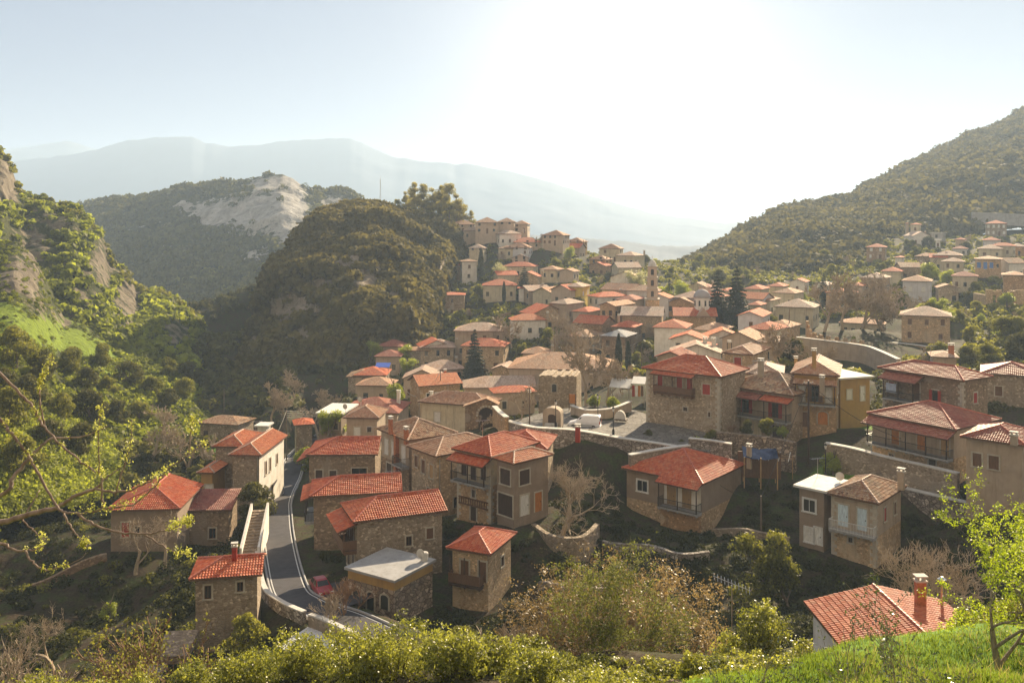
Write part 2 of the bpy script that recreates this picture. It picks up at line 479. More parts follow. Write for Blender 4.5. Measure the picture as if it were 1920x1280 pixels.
def arch_panel(mb, fn, face, u0, u1, z0, z1, o0, o1, mat=0, n=8):
    c, r = (u0+u1)/2, (u1-u0)/2
    pr = [(u0, z0), (u1, z0)] + [(c+r*math.cos(math.pi*k/n), z1-r*0.6+r*0.6*math.sin(math.pi*k/n)) for k in range(n+1)]
    N = len(pr)
    vs = [fn(face, u, z, o0) for u, z in pr]+[fn(face, u, z, o1) for u, z in pr]
    mb.add(vs, [tuple(range(N, 2*N))]+[(i, (i+1) % N, N+(i+1) % N, N+i) for i in range(N)], None, mat)

def window(root, fn, face, u, z, ww, hh, kind, frame='quoin', detail=2, shut='w_brown'):
    """kind w glass, s closed shutters, o open shutters, d door, a arched opening, b white blind, g balcony door"""
    u0, u1 = u-ww/2, u+ww/2
    mb = MB()
    door = kind in 'dg'
    nm = 'door' if door else 'window'
    pm = {'w': 'glass', 'o': 'glass', 'a': 'glass', 's': shut, 'd': shut, 'b': 'curtain', 'g': 'glass'}[kind]
    if kind == 'a': arch_panel(mb, fn, face, u0, u1, z, z+hh, 0.0, 0.02)
    else: panel(mb, fn, face, u0, u1, z, z+hh, 0.0, 0.02)
    if detail < 1:
        if kind != 'a': panel(mb, fn, face, u0-0.1, u1+0.1, z-0.12, z, 0.0, 0.07, 1)
        return mb.build(nm, [M[pm], M[frame]], root)
    wo = mb.build(nm, M[pm], root)
    fr = MB(); t = 0.14
    if kind == 'a':
        n = 8; c, r = u, ww/2
        pts = [(u0, z)] + [(c-r*math.cos(math.pi*k/n), z+hh-r*0.6+r*0.6*math.sin(math.pi*k/n)) for k in range(n+1)] + [(u1, z)]
        for (a0, b0), (a1, b1) in zip(pts[:-1], pts[1:]):
            dx, dz = a1-a0, b1-b0; l = math.hypot(dx, dz) or 1; nx, nz = -dz/l*t, dx/l*t
            q = [(a0, b0), (a1, b1), (a1+nx, b1+nz), (a0+nx, b0+nz)]
            fr.add([fn(face, a, b, 0.0) for a, b in q]+[fn(face, a, b, 0.07) for a, b in q], [(4,5,6,7),(0,1,5,4),(1,2,6,5),(2,3,7,6),(3,0,4,7)])
    else:
        panel(fr, fn, face, u0-t, u0, z, z+hh, 0, 0.07); panel(fr, fn, face, u1, u1+t, z, z+hh, 0, 0.07)
        panel(fr, fn, face, u0-t, u1+t, z+hh, z+hh+t, 0, 0.075)
        if not door: panel(fr, fn, face, u0-t-0.04, u1+t+0.04, z-0.12, z, 0, 0.13)
    fr.build('frame', M[frame], wo)
    if kind in 'wbg' and detail > 1:
        sb = MB(); mm = 'w_white' if kind == 'b' or frame == 'w_white' else 'w_brown'
        panel(sb, fn, face, u-0.025, u+0.025, z, z+hh, 0.02, 0.05)
        for a, b in ((u0, u0+0.05), (u1-0.05, u1)): panel(sb, fn, face, a, b, z, z+hh, 0.02, 0.05)
        panel(sb, fn, face, u0+0.05, u1-0.05, z+hh-0.05, z+hh, 0.02, 0.048); panel(sb, fn, face, u0+0.05, u1-0.05, z, z+0.05, 0.02, 0.048)
        if kind != 'w': panel(sb, fn, face, u0+0.05, u1-0.05, z+hh*0.62, z+hh*0.62+0.04, 0.02, 0.047)
        sb.build('sash', M[mm], wo)
    if kind in 'og':
        for sd in (-1, 1):
            s = MB()
            a = u0-ww*0.5 if sd < 0 else u1
            panel(s, fn, face, a, a+ww*0.5, z, z+hh, 0.075, 0.12); s.build('shutter', M[shut], wo)
    if kind == 'd' and detail > 1:
        k = MB(); panel(k, fn, face, u1-0.16, u1-0.10, z+hh*0.45, z+hh*0.45+0.12, 0.02, 0.06); k.build('handle', M['iron'], wo)
    return wo

def railing(parent, fn, face, u0, u1, z, out, kind, sides=True):
    mb = MB()
    if kind == 'wood':
        panel(mb, fn, face, u0, u1, z+0.1, z+0.95, out-0.06, out)
        if sides:
            panel(mb, fn, face, u0, u0+0.06, z+0.1, z+0.95, 0, out-0.06); panel(mb, fn, face, u1-0.06, u1, z+0.1, z+0.95, 0, out-0.06)
        return mb.build('railing', M['w_brown'], parent)
    n = max(2, int((u1-u0)/0.14))
    for i in range(n+1):
        a = u0+(u1-u0-0.03)*i/n
        panel(mb, fn, face, a, a+0.022, z, z+0.95, out-0.04, out-0.015)
    panel(mb, fn, face, u0, u1, z+0.95, z+1.0, out-0.06, out); panel(mb, fn, face, u0, u1, z+0.08, z+0.11, out-0.05, out-0.01)
    if sides:
        for a in (u0, u1-0.05):
            panel(mb, fn, face, a, a+0.05, z+0.95, z+0.995, 0, out-0.06)
            m = max(1, int(out/0.16))
            for k in range(m):
                o = (k+0.5)*(out-0.06)/m; panel(mb, fn, face, a+0.012, a+0.034, z, z+0.95, o, o+0.022)
    return mb.build('railing', M['w_white' if kind == 'white' else 'iron'], parent)

def balcony(root, fn, face, u0, u1, z, out, kind='iron', posts=0, top=None, pm='w_dark', slab='concrete'):
    mb = MB(); panel(mb, fn, face, u0, u1, z-0.18, z, 0, out)
    n = max(2, int((u1-u0)/1.1))
    for i in range(n+1):
        a = u0+0.05+(u1-u0-0.22)*i/n; panel(mb, fn, face, a, a+0.12, z-0.34, z-0.18, 0, out*0.9)
    b = mb.build('balcony', M[slab], root)
    railing(b, fn, face, u0, u1, z, out, kind)
    if posts and top:
        for i in range(posts):
            a = u0+0.05+(u1-u0-0.2)*i/max(1, posts-1)
            p = MB(); panel(p, fn, face, a, a+0.10, z, top, out-0.15, out-0.07); p.build('post', M[pm], b)
    return b

def lean_to(root, fn, face, u0, u1, z, rise, out, mat, fine, o_in=0.0, name='canopy'):
    mb = MB()
    q = [fn(face, u0, z, out), fn(face, u1, z, out), fn(face, u1, z+rise, o_in), fn(face, u0, z+rise, o_in)]
    tile_slope(mb, q, fine=fine)
    und = [(x, y, zz-0.1) for x, y, zz in q]
    mb.add([(x, y, zz-0.004) for x, y, zz in q]+und, [(7,6,5,4)]+[(i, 4+i, 4+(i+1) % 4, (i+1) % 4) for i in range(4)], None, 1)
    return mb.build(name, [M[('t_' if fine else 'f_')+mat], M['w_brown']], root)

def chimney(root, x, y, z0, h, s=0.6, mat='chimp', cap='coping'):
    mb = MB(); mb.box((x-s/2, y-s*0.35, z0), (x+s/2, y+s*0.35, z0+h))
    c = mb.build('chimney', M[mat], root)
    cp = MB()
    cp.box((x-s/2-0.07, y-s*0.35-0.07, z0+h), (x+s/2+0.07, y+s*0.35+0.07, z0+h+0.1))
    for sx in (-1, 1):
        cp.box((x+sx*s*0.35-0.06, y-s*0.3, z0+h+0.1), (x+sx*s*0.35+0.06, y+s*0.3, z0+h+0.3))
    cp.box((x-s/2-0.08, y-s*0.35-0.08, z0+h+0.3), (x+s/2+0.08, y+s*0.35+0.08, z0+h+0.37))
    cp.build('cap', M[cap], c)
    return c

def house(label, A, rot, w, d, h, wall='stone', roof='red', typ='hip', axis=None, hips=(1, 1), pitch=21, o=0.45,
          name=None, group=None, wins=None, auto=True, shut='w_brown', floors=None, chim=(), bury=4.0, wall2=None, split=None,
          seed=None, faces='FRL', quoins=False, frame='quoin', density=1.0, kinds='wwso', pull=True):
    """A: world place of the front-left eave corner. Returns a dict with the root and the facade function"""
    A = np.array(A, float); th = R(rot)
    ux, uy = np.array([math.cos(th), math.sin(th)]), np.array([-math.sin(th), math.cos(th)])
    fc = A[:2] + ux*w/2
    Y = float(np.linalg.norm((fc+uy*d/2)))
    z0 = A[2]-h
    fine = Y < NEAR_TILES
    detail = 2 if Y < 135 else (1 if Y < 175 else 0)
    rng = random.Random(seed if seed is not None else label)
    nm = name or ('stone_house' if wall.startswith('stone') else 'plaster_house')
    root = empty(nm, (fc[0], fc[1], z0), th, label, 'house', group)
    if axis is None: axis = 'x' if w >= d else 'y'
    LABELS.append((label, fc[0], fc[1]))
    tp = math.tan(R(pitch)); o = min(o, d*0.2, w*0.2)
    fn, ln = face_fn(w, d, o)
    wi, di = ln['F'], ln['R']
    if typ == 'flat': zt = h
    else: zt = h + o*tp - 0.14
    mb = MB()
    if typ == 'hip' or typ == 'flat' or typ == 'ruin':
        prof = None
    if split and wall2:      # upper storey in another material
        mb.box((-wi/2, o, -bury), (wi/2, d-o, split)); mb.box((-wi/2-0.012, o-0.012, split), (wi/2+0.012, d-o+0.012, zt), 1)
    else:
        mb.box((-wi/2, o, -bury), (wi/2, d-o, zt))
    if typ in ('gable', 'hip') and not (hips[0] and hips[1]):
        if axis == 'x':
            s = d/2; top = h+s*tp-0.14
            for k, x in ((0, -wi/2), (1, wi/2)):
                if not hips[k]:
                    a, b = (x, x+0.25) if k == 0 else (x-0.25, x)
                    mb.add([(a,o,zt),(a,d-o,zt),(a,s,top),(b,o,zt),(b,d-o,zt),(b,s,top)], [(0,2,1),(3,4,5),(0,1,4,3),(1,2,5,4),(2,0,3,5)], None, 1 if wall2 else 0)
        else:
            s = w/2; top = h+s*tp-0.14
            for k, y in ((0, o), (1, d-o)):
                if not hips[k]:
                    a, b = (y, y+0.25) if k == 0 else (y-0.25, y)
                    mb.add([(-wi/2,a,zt),(wi/2,a,zt),(0,a,top),(-wi/2,b,zt),(wi/2,b,zt),(0,b,top)], [(0,1,2),(3,5,4),(0,3,4,1),(1,4,5,2),(2,5,3,0)], None, 1 if wall2 else 0)
    if typ == 'shed':
        r = d*tp
        mb.add([(-wi/2,o,zt),(wi/2,o,zt),(wi/2,d-o,zt),(-wi/2,d-o,zt),(wi/2,d-o,h+(d-o)*tp-0.14),(-wi/2,d-o,h+(d-o)*tp-0.14)],
               [(0,1,4,5),(1,2,4),(3,0,5),(2,3,5,4)])
    mb.build('wall', [M[wall], M[wall2 or wall]], root)
    if quoins:
        for sx in (-1, 1):
            q = MB(); k = 0; z = 0.0
            while z < zt-0.35:
                l1, l2 = (0.55, 0.3) if k % 2 else (0.3, 0.55)
                x0, x1 = sx*wi/2, sx*(wi/2-l1)
                q.box((min(x0, x1)-(0.02 if sx < 0 else 0), o-0.02, z), (max(x0, x1)+(0.02 if sx > 0 else 0), o+l2, z+0.32))
                z += 0.35; k += 1
            q.build('quoin', M['quoin'], root)
    rise = 0
    if typ == 'flat':
        build_roof(w, d, h, 'flat', 0, 'x', (0, 0), roof, root, fine)
        rise = 0.2
    elif typ != 'none':
        _, rise = build_roof(w, d, h, typ, pitch, axis, hips, roof, root, fine)
    for c in chim:
        x, y, hh = c[0]*w, c[1]*d, c[2]
        chimney(root, x, y, h + 0.1, hh+rise*0.6, c[3] if len(c) > 3 else 0.6, c[4] if len(c) > 4 else 'chimp')
    if wins is not None:
        for wd in wins:      # (face, u fraction, sill height, width, height, kind[, shutter])
            f = wd[0]
            window(root, fn, f, wd[1]*ln[f], wd[2], wd[3], wd[4], wd[5], frame, detail, wd[6] if len(wd) > 6 else shut)
    elif auto:
        fl = floors or max(1, int(h/2.8))
        for f in faces:
            L = ln[f]; n = max(1, int(L/2.7*density))
            if L < 1.6: continue
            for k in range(fl):
                zb = h - (k+1)*h/fl + 0.9 if fl > 1 else max(0.5, h*0.28)
                for i in range(n):
                    if rng.random() < 0.16: continue
                    u = (i+0.5+rng.uniform(-0.08, 0.08))/n*L
                    kd = rng.choice(kinds)
                    hh = min(rng.choice([1.15, 1.3, 1.3]), h/fl-1.2 if h/fl > 2.2 else 1.0)
                    if k == fl-1 and fl > 1 and i == n//2 and f == 'F': kd, zz, hh = 'd', h-(k+1)*h/fl+0.05, 2.0
                    else: zz = zb
                    window(root, fn, f, u, zz, rng.choice([0.75, 0.85, 0.95]), hh, kd, frame, detail, shut)
    if pull:
        for a, b in ((0.5, -0.1), (0.1, 0.3), (0.9, 0.3), (0.5, 0.6), (0.5, 1.05)):
            q = A[:2]+ux*w*a+uy*d*b
            BASES.append((q[0], q[1], z0-0.25, 1))
    cc = fc+uy*d/2
    FOOT.append((cc[0], cc[1], 0.5*math.hypot(w, d)))
    return dict(root=root, fn=fn, ln=ln, z0=z0, h=h, w=w, d=d, fine=fine, zt=zt, o=o, detail=detail, rise=rise)

def traced(a, Y, b, c=None, cside='R', d=None, rot=None, w=None):
    """front-left eave corner pixel a at depth Y; front-right corner pixel b and a back corner pixel c share its height"""
    A = P(a[0], a[1], Y); z = A[2]
    def on(px, py):
        y = -z*F/(py-H0); return np.array([(px-CX)/F*y, y])
    if rot is None or w is None:
        B = on(*b) if b is not None else None
        if rot is None:
            v = B-A[:2]; rot = math.degrees(math.atan2(v[1], v[0]))
        if w is None:
            if rot is not None and b is not None:
                # where the ray through b's column meets the front line
                th = R(rot); k = (b[0]-CX)/F
                dx, dy = math.cos(th), math.sin(th)
                s = (k*A[1]-A[0])/(dx-k*dy); w = s
    if d is None:
        C = on(*c); th = R(rot); v = np.array([-math.sin(th), math.cos(th)])
        d = abs(float(np.dot(C-A[:2], v)))
    return dict(A=A, rot=rot, w=w, d=d)
def near(label, a, Y, b, c=None, d=None, rot=None, w=None, **kw):
    t = traced(a, Y, b, c, d=d, rot=rot, w=w)
    if kw.get('typ') == 'gable': kw.setdefault('hips', (0, 0))
    return house(label, t['A'], t['rot'], t['w'], t['d'], **kw)

def far(label, x0, x1, py, Y, rot=0, d=6.0, h=5.5, **kw):
    t = traced((x0, py), Y, (x1, py), d=d, rot=rot)
    if kw.get('typ') == 'gable': kw.setdefault('hips', (0, 0))
    return house(label, t['A'], rot, t['w'], d, h, **kw)

G_ROW = 'red roofed houses of the hillside village'

# ================================================================== nearest houses, right of the gully
x = house('white walled cottage with long red tile roof and brick chimney just below the grass slope', P(1629, 1276, 45.0), 1, 8.6, 9.6, 3.4,
          wall='white', roof='red', typ='gable', axis='y', hips=(0, 0), pitch=13, wins=[], name='white_cottage')
chimney(x['root'], 2.0, 7.6, 3.4, 2.0, 0.55, 'brick', 'coping')
mb = MB(); mb.lathe([(0.09, 3.6), (0.09, 5.1), (0.10, 5.12), (0.24, 5.14), (0.26, 5.2), (0.05, 5.34)], (3.7, 8.4, 0), 12)
mb.build('flue', M['steel'], x['root'])

x = near('stone house with two pale blue balcony doors and old brown hip roof above gully', (1547,924), 87, (1648,939), (1704,912), rot=-42, h=6.3,
         wall='stone2', wall2='beige', split=2.9, roof='old', pitch=24, quoins=True,
         wins=[('F',.27,3.3,1.0,2.1,'d','w_pale'),('F',.70,3.3,.9,2.1,'d','w_pale'),('F',.44,1.9,.4,.5,'w'),('R',.35,3.9,.6,1.3,'s','w_red'),('R',.75,3.9,.6,1.2,'s','w_brown')],
         chim=[(.52,.75,1.1)])
balcony(x['root'], x['fn'], 'F', .1, x['ln']['F']+.1, 3.05, .95, 'white')
x = near('brown plastered annex with flat white roof terrace beside the blue door house', (1487,912), 89, (1549,925), (1583,902), h=6.0, wall='brown', roof='limewash', typ='flat',
         wins=[('F',.42,3.7,1.25,1.25,'w'),('F',.42,.7,.9,1.4,'b'),('F',.78,.6,.7,1.7,'d','w_white')], frame='w_white', name='flat_roofed_annex')

x = near('house with enclosed white balcony and red tile hip roof over a tall stone base', (1165,877), 101, (1318,908), (1372,865), h=6.0, wall='stone2', wall2='brown', split=2.7,
         roof='red', pitch=21, quoins=False, axis='y', hips=(1, 1),
         wins=[('F',.22,3.7,1.35,1.25,'w')], chim=[(.62,.82,1.3,.5)], frame='w_white')
mb = MB(); f = x['fn']; L = x['ln']['F']
panel(mb, f, 'F', L*.52, L-.02, 2.95, 5.6, 0.0, 0.04); mb.build('white_panel', M['white'], x['root'])
for u in (.62, .82): window(x['root'], lambda fc, u, z, o: f(fc, u, z, o+.045), 'F', L*u, 3.0, .8, 2.0, 'd', 'w_tan', 2, 'w_tan')
balcony(x['root'], f, 'F', L*.5, L+.1, 2.85, 1.2, 'iron', 3, 5.6)
lean_to(x['root'], f, 'F', L*.48, L+.35, 5.55, .6, 1.5, 'red', True)
mb = MB(); panel(mb, f, 'F', L*.5, L-.05, -3, 2.6, 0, .5); mb.build('buttress', M['stone2'], x['root'])

# ================================================================== big row above the square
x = near('tall rubble stone house with red shutters and long wooden balcony beside the square', (1203,690), 119, (1352,707), d=8.5, h=8.0, wall='stone', roof='red', pitch=22, quoins=True,
         wins=[('F',.20,5.3,.75,2.1,'s','w_red'),('F',.47,5.3,.8,2.1,'s','w_red'),('F',.61,5.3,.8,2.1,'s','w_red'),('F',.83,5.5,1.05,1.3,'s','w_red'),('F',.55,3.0,.6,.5,'w'),('F',.87,2.7,.3,.6,'w'),
               ('L',.5,5.4,.8,1.2,'s','w_red')], chim=[(.86,.3,1.0)])
balcony(x['root'], x['fn'], 'F', x['ln']['F']*.15, x['ln']['F']*.68, 5.15, 1.0, 'wood', 3, 7.6, slab='w_brown')
lean_to(x['root'], x['fn'], 'F', x['ln']['F']*.12, x['ln']['F']*.70, 7.55, .45, 1.4, 'red', True)

x = near('house with red awning balcony and pale old tile roof between stone house and white roof', (1352,722), 119, (1488,742), d=9, h=6.4, wall='stone', wall2='beige', split=2.9, roof='old', pitch=23,
         wins=[('F',.32,3.2,.95,2.1,'g','w_red'),('F',.76,3.2,.95,2.1,'g','w_red'),('F',.4,1.0,.5,.8,'s','w_dark'),('F',.8,.2,1.6,2.0,'s','w_dark')], chim=[(.75,.25,1.1,.5),(.45,.6,1.2)])
f = x['fn']; L = x['ln']['F']
balcony(x['root'], f, 'F', .1, L-.1, 3.0, 1.3, 'iron', 4, 5.3)
lean_to(x['root'], f, 'F', -.2, L*.58, 5.35, .65, 1.7, 'maroon', True); lean_to(x['root'], f, 'F', L*.6, L+.3, 5.45, .5, 1.7, 'red', True)
mb = MB(); panel(mb, f, 'F', 0, L*.55, -2, 2.8, .0, .05); mb.build('whitewash', M['cream'], x['root'])

x = near('plastered house with orange arched door and wide white roof facing the sun', (1482,700), 114, (1575,709), rot=-22, d=10, h=6.9, wall='stone2', wall2='ochre', split=3.0, roof='tan', pitch=23, axis='y', hips=(1, 0),
         wins=[('F',.18,3.4,.7,1.9,'b'),('F',.5,3.4,.9,2.1,'g','w_brown'),('F',.82,3.4,.7,1.9,'b'),('F',.68,.6,1.2,1.6,'a'),('F',.25,.1,.9,1.9,'d','w_brown'),
               ('R',.12,4.0,.9,1.2,'b'),('R',.5,4.0,.6,1.4,'w'),('R',.78,3.3,.7,2.1,'d','w_white')], chim=[(-.03,.15,2.0,.5,'ochre')])
mb = MB(); arch_panel(mb, x['fn'], 'F', x['ln']['F']*.68-.58, x['ln']['F']*.68+.58, .6, 2.2, .022, .05); mb.build('shutter', M['w_orange'], x['root'])
balcony(x['root'], x['fn'], 'F', .1, x['ln']['F']-.1, 3.2, 1.1, 'iron', 3, 5.7)
lean_to(x['root'], x['fn'], 'F', -.1, x['ln']['F']+.1, 5.75, .5, 1.4, 'tan', True)
y = near('low house with flat pale concrete roof behind the arched orange door', (1575,712), 119, (1640,702), rot=20, d=7, h=6.4, wall='ochre', roof='limewash', typ='flat', wins=[('F',.3,3.6,.8,1.3,'b'),('F',.75,3.2,.7,2.0,'d','w_white')], name='flat_roofed_house')

x = near('large stone house with broad maroon hip roof and laundry on its balcony', (1645,689), 112, (1807,714), (1864,706), h=7.6, wall='stone3', roof='maroon', pitch=20, quoins=True,
         wins=[('F',.12,4.7,.7,1.3,'s','w_red'),('F',.45,4.4,.8,2.0,'d','w_brown'),('F',.68,4.6,.75,1.3,'o','w_red'),('F',.3,1.0,.8,1.2,'w'),('R',.5,4.7,.7,1.2,'s','w_red')])
f = x['fn']; L = x['ln']['F']
balcony(x['root'], f, 'F', L*.1, L*.5, 4.2, 1.5, 'iron', 3, 6.6)
lean_to(x['root'], f, 'F', L*.06, L*.55, 6.6, .75, 2.0, 'maroon', True)
LAUNDRY = (x, L)

x = near('house with orange doors under a deep veranda and maroon tile roof in the garden', (1625,774), 103, (1792,806), (1867,784), h=5.6, wall='stone2', wall2='beige', split=2.4, roof='maroon', pitch=19,
         wins=[('F',.3,2.6,.95,2.0,'d','w_orange'),('F',.62,2.6,.95,2.0,'d','w_orange'),('F',.9,2.6,.9,2.0,'d','w_tan'),('F',.25,.6,.6,.8,'w'),('F',.75,.1,.8,1.7,'d','w_dark'),('R',.5,3.0,.8,1.2,'w')])
f = x['fn']; L = x['ln']['F']
balcony(x['root'], f, 'F', .05, L-.05, 2.4, 1.3, 'iron', 5, 4.7, slab='concrete')
lean_to(x['root'], f, 'F', -.3, L+.35, 4.7, .75, 1.9, 'maroon', True)

x = near('plastered house with pinkish tile roof behind the lime green tree', (1800,818), 88, (1925,846), rot=-42, d=7, h=6.0, wall='beige', roof='maroon', pitch=20, wins=[('F',.2,3.2,.8,1.3,'s','w_brown'),('F',.5,3.2,.9,1.3,'s','w_brown'),('L',.5,3.2,.8,1.2,'w')], chim=[(.35,-.12,.3)])
x = near('low house with long brown tile roof at the edge of the garden lawn', (1838,699), 122, (1960,722), rot=-28, d=8, h=4.2, wall='stone3', roof='maroon', pitch=18, faces='F', chim=[(.75,.6,.8)])
x = near('small roof with white slope and brick chimney stack behind the broad maroon roof', (1745,668), 140, (1800,668), rot=-20, d=6, h=4, wall='beige', roof='pale', pitch=16, faces='F', chim=[(.25,.3,1.2,.8,'brick')])

# ================================================================== middle of the village, below the square
x = near('house with peeling cream balcony front and red hip roof', (846,841), 96, (921,857), d=8.5, h=7.4, wall='stone2', wall2='cream', split=4.2, roof='red', pitch=24, quoins=True,
         wins=[('F',.22,4.7,.75,1.5,'s','w_dark'),('F',.5,4.45,.75,2.1,'d','w_dark'),('F',.8,4.7,.7,1.5,'s','w_dark'),('F',.5,2.6,.45,.8,'w'),('F',.5,.1,.8,1.5,'d','w_dark')])
f = x['fn']; L = x['ln']['F']
balcony(x['root'], f, 'F', .0, L, 4.3, 1.1, 'iron', 3, 6.4)
lean_to(x['root'], f, 'F', -.3, L+.1, 6.45, .6, 1.5, 'red', True)
mb = MB()
for i in range(13): panel(mb, f, 'F', .4+i*(L-.9)/12, .46+i*(L-.9)/12, 1.75, 2.35, .1, .16)
panel(mb, f, 'F', .35, L-.35, 2.35, 2.45, .0, .2); panel(mb, f, 'F', .35, L-.35, 1.65, 1.75, .0, .2)
mb.build('wooden_gallery', M['w_brown'], x['root'])
x = near('grey brown wing with orange tile roof and open ground floor beside the cream balcony front', (921,858), 92.2, (963,870), (1049,854), h=5.9, wall='brown', roof='orange', pitch=22, hips=(1, 1),
         wins=[('F',.5,3.4,1.5,1.6,'s','w_dark'),('R',.3,3.4,1.4,1.5,'s','w_dark'),('F',.5,.2,2.2,2.2,'s','w_dark'),('R',.3,.2,1.2,2.1,'d','w_white'),('R',.7,.2,1.0,2.0,'d','w_orange')])
x = near('house with red brick chimney and sunlit red slope behind the grey brown wing', (925,838), 100, (975,846), d=7, h=5, w=6.2, rot=-12, wall='stone', roof='red', pitch=22, wins=[], chim=[(.96,.55,1.0,.55,'w_red')])
x = near('narrow stone house with tan hip roof and cut stone window frames', (762,836), 105, (817,856), (905,820), h=7.4, wall='stone', roof='tan', pitch=21, frame='quoin',
         wins=[('F',.2,5.2,.7,1.3,'s','w_brown'),('F',.48,4.8,.75,1.5,'s','w_brown'),('F',.8,4.6,.75,1.5,'s','w_tan'),('F',.7,2.1,.7,1.2,'w'),('R',.3,1.0,.7,1.2,'w')])
mb = MB(); mb.tube([x['fn']('R', .35, -2, .06), x['fn']('R', .35, 6.9, .06)], .06, 6); mb.build('drainpipe', M['steel'], x['root'])
x = near('old house with weathered barrel tile roof, two brick chimneys and glazed wooden front', (706,803), 112, (764,826), (870,815), h=6.2, wall='stone3', wall2='beige', split=2.8, roof='old', pitch=24,
         wins=[('F',.2,3.3,1.0,1.9,'b'),('F',.45,3.3,.9,1.9,'b'),('F',.82,3.2,1.0,2.0,'b'),('F',.3,.3,1.3,2.0,'s','w_dark')], chim=[(.02,-.03,.9,.5,'brick')])
f = x['fn']; L = x['ln']['F']
chimney(x['root'], x['w']*.5-.7, .2, 5.6, 1.8, .55, 'brick'); mb = MB(); panel(mb, f, 'F', L*.62-.25, L*.62+.25, -1, 6.3, 0, .5); mb.build('chimney_breast', M['brick'], x['root'])
balcony(x['root'], f, 'F', L*.68, L+.1, 3.0, 1.1, 'iron')
x = near('long low house with pale speckled red roof across the lane', (572,853), 118, (709,852), rot=2, d=7.5, h=4.6, wall='stone3', roof='red', pitch=22, hips=(1, 0),
         wins=[('F',.15,1.4,.9,1.1,'s','w_dark'),('F',.36,1.2,.9,1.2,'s','w_dark'),('F',.76,1.5,2.0,1.2,'w')])
lean_to(x['root'], x['fn'], 'L', 0, x['ln']['L'], 3.6, .8, 1.7, 'red', True, name='porch_roof')
x = near('two storey stone house with bright red roof and dark balcony along the road', (580,931), 94, (755,922), (559,905), d=6.2, h=6.0, wall='stone3', roof='red', pitch=21, hips=(1, 0),
         wins=[('F',.62,3.2,.75,1.2,'w'),('F',.25,3.1,.7,1.1,'s','w_brown'),('L',.3,3.4,.8,2.0,'d','w_dark'),('L',.75,3.4,.8,2.0,'d','w_dark'),('L',.5,.3,1.4,2.0,'a')])
balcony(x['root'], x['fn'], 'L', .1, x['ln']['L']-.1, 3.2, 1.0, 'iron', 3, 5.6)
lean_to(x['root'], x['fn'], 'L', -.3, x['ln']['L']+.3, 5.5, .5, 1.4, 'red', True, name='porch_roof')
x = near('long stone house with red roof, wooden corner balcony and one white framed window', (662,979), 82, (840,957), (600,965), d=6.0, h=5.6, wall='stone3', roof='red', pitch=22, hips=(1, 0),
         wins=[('F',.60,2.6,.55,.9,'w'),('F',.85,3.0,.65,1.0,'s','w_brown'),('L',.25,3.0,.6,1.7,'g','w_brown'),('L',.6,3.0,.6,1.7,'g','w_brown'),('L',.88,3.0,.5,1.7,'w'),('L',.7,.1,1.0,1.9,'d','w_dark'),('L',.3,.2,1.2,1.9,'s','w_dark')])
balcony(x['root'], x['fn'], 'L', 0, x['ln']['L'], 2.8, 1.3, 'wood', 4, 4.7, pm='w_brown', slab='w_brown')
lean_to(x['root'], x['fn'], 'L', -.3, x['ln']['L']+.45, 4.75, .65, 1.9, 'red', True, name='porch_roof')
x = near('small stone house with red hip roof and shaded wooden balcony above the flat roof', (836,1027), 80, (920,1040), (990,1002), h=4.9, wall='stone2', roof='red', pitch=23, quoins=False,
         wins=[('F',.35,2.2,.8,1.7,'s','w_brown'),('F',.85,2.2,.7,1.8,'d','w_brown'),('R',.6,2.6,.6,.9,'w')])
balcony(x['root'], x['fn'], 'F', .0, x['ln']['F']-.4, 2.0, .9, 'wood', 3, 4.4, slab='w_dark')
x = near('one storey stone shop with three arched openings and flat grey concrete roof', (645,1067), 78, (740,1093), (830,1055), h=3.4, wall='stonew', wall2='ochre', split=2.6, roof='concrete', typ='flat', name='flat_roofed_shop',
         wins=[('F',.2,.8,.85,1.25,'a'),('F',.5,.05,.8,1.9,'a'),('F',.8,.8,.85,1.25,'a')], o=.25)
mb = MB(); mb.lathe([(.3,3.62),(.32,4.3),(.2,4.4)], (2.2, 5.0, 0), 12); mb.build('water_tank', M['coping'], x['root'])

# ================================================================== left side of the road
x = near('stone house with red roof and slim chimney standing below the road wall', (354,1087), 72, (492,1077), (336,1060), d=4.8, h=6.0, wall='stone3', roof='red', pitch=19, hips=(1, 0),
         wins=[('F',.2,4.2,.55,1.1,'w'),('F',.72,4.6,.5,.8,'w'),('L',.5,4.2,.5,1.0,'w'),('L',.3,.1,.7,1.8,'d','w_dark')], chim=[(.08,.4,1.2,.4,'w_red')])
x = near('tall grey stone house with tan hip roof and whitewashed road front', (427,853), 112, (490,855), d=11, rot=-3, h=8.4, wall='stone3', roof='orange', pitch=24, axis='y', hips=(1, 0),
         wins=[('R',.25,5.2,.6,1.7,'s','w_brown'),('R',.42,5.2,.6,1.7,'s','w_brown'),('R',.7,5.4,.6,1.3,'s','w_brown'),('R',.3,1.2,.7,2.0,'d','w_dark'),('R',.5,1.2,.7,2.0,'d','w_dark')])
mb = MB(); panel(mb, x['fn'], 'R', .02, x['ln']['R']-.02, -1.5, x['zt'], 0, .018); mb.build('whitewash', M['white'], x['root'])
mb = MB(); mb.tube([x['fn']('F', x['ln']['F']-.15, -1, .07), x['fn']('F', x['ln']['F']-.15, 8.2, .07)], .06, 6); mb.build('drainpipe', M['steel'], x['root'])
x = near('stone block with orange hip roof attached behind the whitewashed road house', (396,837), 117, (458,837), rot=-3, d=8, h=8.0, wall='stone3', roof='orange', pitch=24, wins=[('F',.85,6.4,.6,.9,'w')])
x = near('little lean house with bright orange roof against the grey stone block', (368,886), 113, (402,887), rot=-4, d=6, h=4.6, wall='ochre', roof='orange', pitch=22, wins=[('F',.7,.6,1.0,2.4,'s','w_white')])
